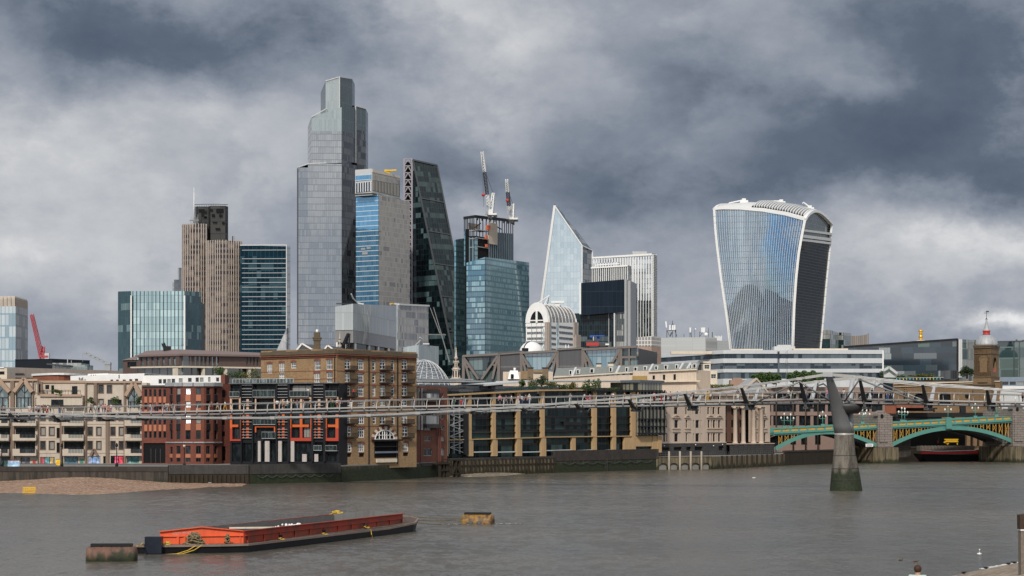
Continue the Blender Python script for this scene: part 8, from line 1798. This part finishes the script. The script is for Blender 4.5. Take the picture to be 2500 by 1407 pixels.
PE='4 black black stand/9 grey navy stand/13 purple navy stand/72 white pink stand/82 black black stand/88 cream grey walk/95 pale_blue maroon stand/99 pink navy hold/106 maroon brown stand/110 brown black walk/116 white red hold/124 green black stand/145 black blue fold/222 navy black walk/233 white black stand/241 grey navy hold/251 pink blue stand/257 salmon navy hold/264 salmon salmon bend/271 white purple stand/344 beige grey stand/367 white blue stand/379 navy navy stand/384 red navy hold/406 beige blue stand/411.5 cream beige walk/422 black grey stand/517 black maroon walk/530.6 grey beige walk/550 white mustard walk/676.5 white black stand/686 grey navy stand/693 beige brown stand/702 white teal stand white/707 black teal stand/716 black black hold/726 maroon pale_blue stand/741 maroon grey stand/757 grey black stand/808 black green phone/812.5 brown green hold/823 cream maroon stand/829 purple navy hold/833.5 navy black walk/856 maroon white stand/957 brown black stand/976.6 navy black walk/1010 black blue walk/1108.5 navy teal stand/1127 brown red stand/1133.5 teal pale_blue walk/1220.5 pink navy stand/1235 maroon grey walk/1249 white grey walk/1266 salmon white stand/1269.5 blue navy stand/1274 white blue stand/1284 maroon navy stand/1292 cream blue stand white/1392.6 grey grey phone/1427 pale_green black walk/1434 red pink bend/1440.6 purple pink stand/1478 green black walk/1497 white black phone/1524.5 brown maroon stand/1540 black black stand/1558 brown teal stand/1597 pink maroon stand/1600 white beige bend/1614.6 maroon red stand/1626 navy navy stand/1637 salmon navy stand/1654 blue teal stand/1687 grey white bend/1692.6 black maroon stand/1728 mustard mustard stand/1735 white brown bend/1801.5 black white stand/1925 white navy stand/1934 green green hold/1968 brown blue stand/2021 pink blue stand/2045 beige navy stand/2060.5 white blue hold/2129 navy navy stand/2167 brown blue stand/2181 black blue stand/2208 black black stand/2213 black teal stand/2497 maroon black stand'
used={}
for i,s in enumerate(PE.split('/')):
 q=s.split(); px=float(q[0]); tc,bc=q[1].replace('_',' '),q[2].replace('_',' '); hc=q[4]if len(q)>4 else('dark','brown','dark','fair')[i%4]
 wh=[n for a,b,n in W if a<=px<b][0]; lab='person%s, %s top, %s bottoms, %s %s'%(' in white hood' if hc=='white' else '',tc,bc,HOW[q[3]],wh)
 off=-.9-(i*7%5)*.55; p=dpt(px,1000,off); u=(p-fD.a).dot(fD.t); p.z=zu(u)-.11
 rz={'walk':(1,-1)[i%2]*1.35,'fold':0.1}.get(q[3],rnd.uniform(-.9,.9)+(math.pi if i%5==0 else 0)); base=math.atan2(fD.t.y,fD.t.x)
 person(lab,p,base+rz,q[3],tc,bc,hc,1.12+.10*((i*13)%7)/6)
for lab,fx,px,py,o,tc,bc in(('person in white top standing on the top balcony of the black flats',Facade(562,431,828,423.5),754,966.5,.35,'white','grey'),('person in red top on an iron balcony of the brick warehouse',frr_w,859,968,.5,'red','black')):person(lab,fx.pt(px,py,o),.2,'stand',tc,bc,'dark',.95,None)
# the person on the near beach, seen from behind
D0=65.0; ground_z=lambda px,D:(150+(px-2250)*.09-D)*.058
p=G(2239,D0,ground_z(2239,D0)); top_z=Zy(1377,D0)
t=person('person with brown hair in a pale green t-shirt, seen from behind on the near beach',p,math.pi*.86,'hold','pale green','navy','brown',(top_z-p.z)/1.72,None)
# ================================================================ vessels, buoys and small things
hA,uA=G(595,187),Vector((.341,.940,0)); wB=Vector((-.98,-.2,0)); orange=solid('orange_red_hull_paint',(.72,.105,.032),.55,var=.2,streak=.2); rust=solid('rusty_red_paint',(.40,.045,.02),.6,var=.35,streak=.25,col2=(.20,.045,.022)); deckm=solid('barge_deck',(.20,.15,.125),.8,var=.4); hull=solid('black_hull',(.012,.012,.014),.45,var=.5); inn=solid('hold_grey',(.14,.14,.135),.8,var=.25,streak=.4)
Q=lambda a,b,z:Vector(((hA+uA*a+wB*b).x,(hA+uA*a+wB*b).y,z))
barge=thing('barge','long open barge with an orange red coaming and black hull moored in the river','barge',Q(18,3.8,0)); HL,HB=37.0,7.5
outl=[(-1.6,-1.1),(10,-1.3),(30,-1.3),(37.5,-1.2),(42,.2),(44.8,2.2),(45.8,4.4),(44.6,6.6),(41.5,8.4),(37,8.9),(0,8.9),(-1.8,8.9),(-2.3,6.5),(-2.2,1.0)]
dz=lambda a:.72+.45*max(0,(a-30)/12)**1.5
m=MB(); n=len(outl); tp=[Q(a,b,dz(a))for a,b in outl]; bt=[Q(18+(a-18)*(.985 if a<30 else .96),3.8+(b-3.8)*.97,-.6)for a,b in outl]
m.add(bt+tp,[(i,(i+1)%n,n+(i+1)%n,n+i)for i in range(n)]+[tuple(range(n))[::-1]]); m.build('hull',hull,barge)
m=MB(); m.poly([q+Vector((0,0,.02))for q in tp]); m.build('deck',deckm,barge)
for a,b in zip(tp,tp[1:]+tp[:1]):m.beam(a+Vector((0,0,-.02)),b+Vector((0,0,-.02)),.22,.2)
m.build('rubbing_strake',deckm,barge)
zt_=1.9; pk=2.28
def wallp(a0,b0,a1,b1,z0,z1a,z1b,th,mat,nm,dirn):
 m=MB(); p0,p1=Q(a0,b0,z0),Q(a1,b1,z0); nn=dirn*th; m.hexa([p0+nn,p1+nn,p1,p0,Q(a0,b0,z1a)+nn,Q(a1,b1,z1b)+nn,Q(a1,b1,z1b),Q(a0,b0,z1a)]); return m.build(nm,mat,barge)
outn=Vector((uA.y,-uA.x,0))
wallp(0,0,HL,0,.7,zt_,zt_+.1,.06,rust,'side_coaming',outn); wallp(HL,HB,0,HB,.7,zt_+.1,zt_,.06,rust,'side_coaming',-outn)
wallp(.08,.1,HL-.1,.1,.3,zt_-.02,zt_+.08,.02,inn,'inner_lining',-outn); wallp(HL-.1,HB-.1,.08,HB-.1,.3,zt_,zt_,.03,inn,'inner_lining',outn)
wallp(0,HB,0,HB/2,.7,zt_,pk,.06,orange,'end_coaming',-uA); wallp(0,HB/2,0,0,.7,pk,zt_,.06,orange,'end_coaming',-uA)
wallp(HL,0,HL,HB/2,.7,zt_+.1,pk+.1,.06,inn,'end_coaming',uA); wallp(HL,HB/2,HL,HB,.7,pk+.1,zt_+.1,.06,inn,'end_coaming',uA)
m=MB(); o=outn*.16; m.beam(Q(0,0,zt_)+o,Q(HL,0,zt_+.1)+o,.34,.06); m.beam(Q(0,0,zt_-.46)+o*.8,Q(HL,0,zt_-.42)+o*.8,.24,.06)
for k in range(12):a=.6+(HL-1)*k/11; m.beam(Q(a,0,.72)+outn*.13,Q(a,0,zt_-.45)+outn*.13,.09,.2,up=uA)
m.build('side_flange',rust,barge)
m=MB(); o=-uA*.14
for a,b,za,zb_ in((HB,HB/2,zt_,pk),(HB/2,0,pk,zt_)):m.beam(Q(0,a,za)+o,Q(0,b,zb_)+o,.3,.07)
m.beam(Q(0,HB,zt_-.45)+o*.8,Q(0,0,zt_-.45)+o*.8,.2,.06)
for b in(.25,5.3,5.9,HB-.2):m.beam(Q(0,b,.72)+o*.7,Q(0,b,zt_-.45)+o*.7,.3 if 5<b<6 else .1,.14,up=uA)
m.build('end_flange',orange,barge)
m=MB(); m.poly([Q(0,0,.25),Q(HL,0,.25),Q(HL,HB,.25),Q(0,HB,.25)]); m.build('hold_floor',inn,barge)
m=MB(); m.beam(Q(13,.1,1.62),Q(13,HB-.1,1.62),.5,.14); m.build('cross_beam',M['cream'],barge)
for a,b,s in((6,-.7,.22),(15.5,-.7,.22),(25.5,-.75,.24),(38.5,1.6,.36),(-1.2,.9,.24)):
 m=MB(); c=Q(a,b,dz(a)); m.lathe(c,[(s*1.5,0),(s*1.5,.06),(s*.75,.07),(s*.7,s*2),(s*.95,s*2.05),(s*.9,s*2.4),(.02,s*2.42)],10); m.build('bollard',hull,barge)
c=Q(-2.3,6.9,0); m=MB(); m.box(c.x-.75,c.x+.75,c.y-.65,c.y+.35,.05,1.56); m.build('push_fender',solid('blue_black_steel',(.014,.018,.028),.4,var=.5,streak=.4),barge)
txt=bpy.data.curves.new('name_text','FONT'); txt.body='GREY MOOSE'; txt.size=.30; txt.extrude=.004; txt.space_character=1.1; to=bpy.data.objects.new('name_text',txt); COL.objects.link(to)
dg=bpy.context.evaluated_depsgraph_get(); tme=bpy.data.meshes.new_from_object(to.evaluated_get(dg)); bpy.data.objects.remove(to); to=bpy.data.objects.new('name_lettering',tme); COL.objects.link(to); tme.materials.clear(); tme.materials.append(solid('faded_white_letters',(.55,.42,.36),.8,var=.4))
to.parent=barge; ed=-wB.normalized(); ang=math.atan2(ed.y,ed.x); to.rotation_euler=(R(90),-R(2),ang); to.location=Q(0,6.35,zt_-.31)-uA*.09-Vector(barge.location)
ropem=solid('weathered_rope',(.20,.155,.085),.9,var=.45,scale=6); yrope=solid('yellow_rope',(.55,.36,.05),.8,var=.3,scale=6)
def heap(name,lab,c,rx,ry,rz,n,r,mat):
 t=thing(name,lab,'rope',c); m=MB(); rr=random.Random(n)
 for k in range(n):
  f=k/n; pts=[]; a0=rr.uniform(0,6.28); cx_,cy_=rr.uniform(-.5,.5)*rx*(1-f),rr.uniform(-.5,.5)*ry*(1-f); R0=(.35+.3*rr.random())*(1-.6*f)
  for j in range(11):a=a0+j*.62; pts.append(c+Vector((cx_+math.cos(a)*rx*R0,cy_+math.sin(a)*ry*R0,rz*f+r+.12*rz*math.sin(a*2+k))))
  m.tube(pts,r,5)
 m.build('coils',mat,t); return t
heap('rope_heap','big heap of weathered mooring rope on the barge end deck',Q(-1.1,3.9,.74),1.25,.8,1.0,26,.05,ropem); heap('rope_heap','low straggle of yellow rope left of the big rope heap',Q(-1.3,6.2,.74),.5,.4,.25,9,.045,yrope); heap('rope_coil','upright coil of rope on the bollard right of the big heap',Q(-1.2,.9,.9),.38,.38,.75,9,.045,ropem); heap('rope_heap','yellow rope bundle on the far stern of the barge',Q(39,7.9,1.75),1.2,.8,.45,12,.06,yrope); heap('rope_coil','yellow rope looped round the bollard nearest the barge stern',Q(25.5,-.75,.95),.45,.45,.2,5,.04,yrope); heap('rope_coil','yellow rope looped round the middle bollard on the barge side deck',Q(15.5,-.7,.75),.45,.45,.15,5,.04,yrope); heap('rope_coil','yellow rope round the side deck bollard nearest the orange end',Q(6,-.7,.75),.45,.45,.15,5,.04,yrope)
t=thing('rubble_heap','small pale heap of rubble lying in the barge hold','rubble',Q(15.5,2.3,1.5)); m=MB()
for k in range(60):c=Q(15.5+rnd.gauss(0,.5),2.3+rnd.gauss(0,.6),1.45+rnd.random()*.35); m.ball(c,rnd.uniform(.08,.2),5,4)
m.build('stones',M['white'],t)
def rope(lab,pts,r=.05,mat=ropem):t=thing('mooring_rope',lab,'rope',pts[0]); m=MB(); m.tube(pts,r,5); m.build('rope',mat,t)
sag=lambda a,b,s,n=10:[a.lerp(b,k/n)+Vector((0,0,-s*4*(k/n)*(1-k/n)))for k in range(n+1)]
bR=P(1166,1279,240); bR.z=0
rope('upper taut mooring rope from barge stern to the yellow buoy',sag(Q(44.4,6.4,1.95),Vector((bR.x-1.2,bR.y-.5,.75)),.25)); rope('middle mooring rope from barge stern to the yellow buoy',sag(Q(45.2,5.2,1.5),Vector((bR.x-1.7,bR.y-.6,.6)),.35)); rope('lowest slack mooring rope from barge stern to the yellow buoy',sag(Q(45.4,3.6,1.25),Vector((bR.x-1.9,bR.y-.8,.4)),.55))
bL=P(273,1369,174); bL.z=0
rope('yellowish rope from the rusty buoy to the barge fender',sag(Vector((bL.x+2.1,bL.y+.3,1.25)),Q(-2.3,7.9,1.0),.08),.05,yrope)
for k,(b,e)in enumerate(((2.9,.4),(2.4,-.2))):rope(('left','right')[k]+' strand of yellow rope trailing from the barge end into the water',[Q(-1.7,b,.78),Q(-2.35,b+.3,.7),Q(-2.5,b+.9,.3),Q(-2.8,b+1.8,.0),Q(-3.0,b+3.0,-.05)],.04,yrope)
rope('yellow rope end hanging over the barge side by the stern bollard',[Q(25.5,-.8,.95),Q(25.2,-1.4,.75),Q(25.0,-1.55,.3),Q(25.4,-1.5,-.05)],.05,yrope)
def buoy(lab,c,L,r,zc,mat,rot,ends):
 t=thing('mooring_buoy',lab,'mooring buoy',(c.x,c.y,0)); d=Vector((math.cos(rot),math.sin(rot),0)); cc=Vector((c.x,c.y,zc)); m=MB()
 pr=[(-.5,.0),(-.5,.86),(-.47,.97),(-.44,1),(.44,1),(.47,.97),(.5,.86),(.5,0)]; m.tube([cc+d*L*a for a,b in pr],[max(.01,r*b)for a,b in pr],22); m.build('drum',mat,t)
 m=MB(); up=Vector((0,0,1)); s=d.cross(up)
 for o in(-.28,.28):m.beam(cc+d*L*-.42+up*(r+.1)+s*o,cc+d*L*.42+up*(r+.1)+s*o,.2,.2)
 for k in range(5):q=cc+d*L*(-.4+.2*k)+up*(r+.0); m.beam(q-s*.4,q+s*.4,.16,.14)
 m.build('timber_rail',M['black'],t)
 if ends:
  for a in(-.16,.12):q=cc+d*L*a+s*r*.86+up*-.1; m=MB(); m.tube([q,q+s*.35],[.36,.30],12); m.build('mooring_eye',M['dkgrey'],t)
 return t
rustb=mossy('rusty_buoy_paint',(.15,.075,.05),(.095,.06,.045),(.020,.028,.007),.55); yelb=solid('chipped_yellow_paint',(.27,.145,.025),.6,var=.5,scale=1.6,col2=(.07,.032,.02),streak=.5)
buoy('rusty mossy drum buoy at the left end of the barge',bL,4.15,1.05,.22,rustb,.06,False); buoy('chipped yellow drum buoy to the right of the barge stern',bR+Vector((0,1.0,0)),3.7,1.0,.12,yelb,-.25,True)
fm=solid('white_foam',(.62,.60,.56),.9,var=.3); m=MB()
for cx_,cy_,w_,n in((bR.x-2.8,bR.y-1.2,2.0,70),(bR.x+3.2,bR.y+.4,1.9,60)):
 for k in range(n):x,y=cx_+rnd.gauss(0,w_*.5),cy_+rnd.gauss(0,.5); s=rnd.uniform(.05,.18); m.add([(x-s*1.6,y-s,.03),(x+s*1.4,y-s*.6,.05),(x+s,y+s,.03),(x-s,y+s*.8,.04)],[(0,1,2,3)])
for k in range(90):
 px=rnd.uniform(2400,2492); c=G(px,150+(px-2250)*.09+rnd.gauss(.2,.25)); s=rnd.uniform(.08,.22); m.add([c+Vector((-s*2,-s,.03)),c+Vector((s*2,-s*.7,.04)),c+Vector((s*1.6,s,.03)),c+Vector((-s*1.7,s*.8,.04))],[(0,1,2,3)])
tag(m.build('foam',fm),kind='stuff')
# moored lighter under the green bridge
fL=Facade(2240,671,2400,676); t=thing('moored_lighter','black lighter with a red band and white rail moored under the green bridge','barge',fL.pt(2320,1122)); m=MB()
us=[fL.u(x)for x in(2247,2262,2290,2385,2394)]; p=fL.co; zs_=[fL.z(2247,1108),fL.z(2290,1111),fL.z(2394,1108)]
m.add([p(us[1],-.4,.3),p(us[4],-.4,.3),p(us[4],2.0,1),p(us[0],2.5,1),p(us[1],-.4,-5),p(us[4],-.4,-5),p(us[4],2.0,-6),p(us[0],2.5,-6)],[(0,1,2,3),(1,5,6,2),(0,3,7,4),(3,2,6,7)]); m.build('hull',hull,t)
m=MB(); fL.band(m,2247,2290,1100,1108.5,1102,1109,.3,1.15); fL.band(m,2290,2384,1102,1109,1100,1107,.3,1.15); m.build('red_band',solid('bright_red_band',(.62,.04,.035),.5,var=.2),t)
m=MB(); fL.band(m,2246,2285,1098.5,1100.3,1101,1102.6,.9,1.25); fL.band(m,2285,2376,1101,1102.6,1098.8,1100.4,.9,1.25); fL.band(m,2376,2385,1098.8,1100.4,1096,1097.8,.9,1.25); m.build('white_rail',M['white'],t)
m=MB(); fL.box(m,2250,1089,2382,1101,-4,-1)
for k in range(16):fL.box(m,2252+8*k,1088,2255+8*k,1101,-1,-.7)
m.build('cargo_wall',solid('grey_timber_wall',(.12,.105,.085),.9,var=.4,streak=.4),t)
t=thing('yellow_gantry','yellow lattice gantry standing on the moored lighter','machine',fL.pt(2330,1086,-2.5)); m=MB(); lattice(m,fL.pt(2315,1076,-2.5),fL.pt(2346,1076,-2.5),.8,8,.22); m.beam(fL.pt(2317,1076,-2.5),fL.pt(2321,1086,-2.5),.3); m.beam(fL.pt(2344,1076,-2.5),fL.pt(2345,1086,-2.5),.3); m.beam(fL.pt(2312,1080,-2.5),fL.pt(2324,1084,-2.5),.3); m.build('frame',M['yellow'],t)
# birds
def bird(name,lab,px,D,z,s,bm,hm,neck,rz,bill):
 t=thing(name,lab,'bird',G(px,D,z)); c=G(px,D,z); d=Vector((math.cos(rz),math.sin(rz),0)); m=MB()
 pr=[(-.55,.03,.22),(-.42,.10,.18),(-.2,.20,.15),(.05,.23,.15),(.28,.17,.18),(.40,.09,.2)]
 q=[c+d*s*a+Vector((0,0,s*(zz+.02)))for a,r_,zz in pr]; rr=[s*r_ for a,r_,zz in pr]
 nk=[(.44,.07,.30),(.46,.055,.2+neck*.5),(.47,.055,.2+neck),(.56,.07,.24+neck),(.64,.045,.22+neck)]
 m.tube(q+[c+d*s*a+Vector((0,0,s*zz))for a,r_,zz in nk],rr+[s*r_ for a,r_,zz in nk],10); m.build('body',bm,t)
 m=MB(); m.ball(c+d*s*.57+Vector((0,0,s*(.245+neck))),s*.085,8,6); m.build('head',hm,t); m=MB(); b=c+d*s*.64+Vector((0,0,s*(.23+neck))); m.tube([b,b+d*s*.13-Vector((0,0,s*.03))],[s*.04,s*.015],6); m.build('bill',bill,t)
 m=MB(); sd=Vector((-d.y,d.x,0))
 for k in(-1,1):m.tube([c+d*s*.2+sd*k*s*.17+Vector((0,0,s*.24)),c-d*s*.15+sd*k*s*.19+Vector((0,0,s*.27)),c-d*s*.58+sd*k*s*.05+Vector((0,0,s*.27))],[s*.06,s*.1,s*.02],7)
 m.build('wings',bm,t)
SW=solid('white_feathers',(.74,.73,.70),.8,var=.08); DK=solid('dark_feathers',(.02,.02,.022),.6); BR=solid('brown_feathers',(.11,.07,.04),.8,var=.4); GR=solid('green_head_feathers',(.01,.04,.03),.4)
bird('swan','white swan swimming away near the beach at the right',2391,Dw(1356.5),-.05,.75,SW,SW,.48,1.3,M['yellow']); bird('duck','dark headed drake swimming left of the swan',2199,Dw(1369),-.03,.42,BR,GR,.22,.5,M['yellow']); bird('duck','brown duck swimming right of the dark headed drake',2236,Dw(1372),-.03,.42,BR,BR,.14,.3,M['dkgrey'])
for px,D,lab,rz in((2353,152,'dark pigeon on the near beach, leftmost of the four',.4),(2407,159,'dark pigeon at the waterline, second from the left',2.6),(2462,164,'dark pigeon near the post, third from the left',.2),(2476,166,'small dark pigeon closest to the timber post',2.9)):bird('pigeon',lab,px,D,ground_z(px,D)+.07,.40,DK,DK,.10,rz,M['grey'])
bird('gull','small dark and white bird at the tip of the red pebble beach',513,398,.35,.6,M['grey'],SW,.12,2.9,M['yellow']); bird('gull','white gull floating left of the concrete pier',1840,Dw(1168),-.03,.7,SW,SW,.1,.3,M['yellow'])
# post, crate, jetty, quay lamps
t=thing('timber_post','weathered timber post with a pale band at the right edge of the near beach','post',G(2503,100,3.2)); b=G(2503.5,100); m=MB(); m.hexa([(b.x-.27,b.y-.27,2),(b.x+.27,b.y-.27,2),(b.x+.27,b.y+.27,2),(b.x-.27,b.y+.27,2),(b.x-.29,b.y-.27,6.33),(b.x+.27,b.y-.27,6.33),(b.x+.27,b.y+.27,6.33),(b.x-.29,b.y+.27,6.33)]); m.build('shaft',solid('pitted_timber',(.17,.14,.11),.9,var=.6,scale=9),t)
m=MB(); m.hexa([(b.x-.33,b.y-.3,6.40),(b.x+.3,b.y-.3,6.40),(b.x+.3,b.y+.3,6.40),(b.x-.33,b.y+.3,6.40),(b.x-.34,b.y-.3,7.1),(b.x+.3,b.y-.3,7.18),(b.x+.3,b.y+.3,7.18),(b.x-.34,b.y+.3,7.1)]); m.build('head',solid('rotten_timber',(.06,.04,.028),.9,var=.5,scale=5),t); m=MB(); m.box(b.x-.31,b.x+.29,b.y-.3,b.y+.3,6.33,6.40); m.build('band',M['white'],t)
t=thing('crate','pair of yellow wire crates lying on the pebble beach','crate',G(70,352,.1)); m=MB()
for x0,x1 in((56,70),(71,85)):
 a,b_=G(x0,352,0),G(x1,352,0)
 for y in(0,.8):
  for z in(.1,.5,.95):m.beam((a.x,a.y+y,z),(b_.x,b_.y+y,z),.1)
  for k in range(4):x=a.x+(b_.x-a.x)*k/3; m.beam((x,a.y+y,.05),(x,a.y+y,.98),.08)
m.build('frame',M['yellow'],t)
t=thing('timber_jetty','small dark timber jetty of crossed beams by the mossy wall','jetty',G(1090,462,0)); fJ=Facade(1055,458,1125,466)
for x0,x1,y0 in((1065,1067.5,1128),(1073,1076,1132),(1080,1088,1130),(1101,1105,1124),(1111,1115,1126)):m=MB(); u0,u1=fJ.u(x0),fJ.u(x1); fJ.bx(m,u0,u1,-2,fJ.z(x0,y0),.6,1.2); m.build('pile',M['timber'],t)
m=MB(); fJ.box(m,1063,1130,1090,1133.5,-1,1.5); fJ.box(m,1088,1121,1122,1124,-1,1.5); fJ.box(m,1066,1147,1090,1149.5,1.2,1.4); fJ.box(m,1090,1156,1119,1158,1.2,1.4); m.beam(fJ.pt(1094,1158,1.3),fJ.pt(1101,1142,1.3),.3); m.beam(fJ.pt(1105,1142,1.3),fJ.pt(1113,1157,1.3),.3); m.build('beams',M['timber'],t)
def qlamp(px,D,zt,lab):
 t=thing('quay_lamp',lab,'street lamp',G(px,D,LAND),'lamps along the quay'); b=G(px,D); m=MB(); m.lathe(b,[(.32,LAND),(.30,LAND+.6),(.12,LAND+.9),(.09,zt-.9),(.14,zt-.85),(.05,zt-.7)],8); m.beam(b+Vector((-.3,0,zt-1.0)),b+Vector((.3,0,zt-1.0)),.08); m.build('post',M['black'],t); m=MB(); m.lathe(b,[(.08,zt-.7),(.26,zt-.5),(.28,zt-.25),(.12,zt)],8); m.build('lantern',M['black']if px<400 else M['cream'],t); m=MB(); m.lathe(b,[(.3,zt-.12),(.1,zt+.1),(.02,zt+.25)],8); m.build('cap',M['black'],t)
for px,D,y,lab in((285,410,1084,'black quay lamp before the red shop panels'),(151,410,1085,'black quay lamp beside the brown pilaster'),(4,410,1090,'black quay lamp at the left edge of the picture'),(450,409,1084,'quay lamp with a broad dark base before the red brick block')):qlamp(px,D,Zy(y,D),lab)
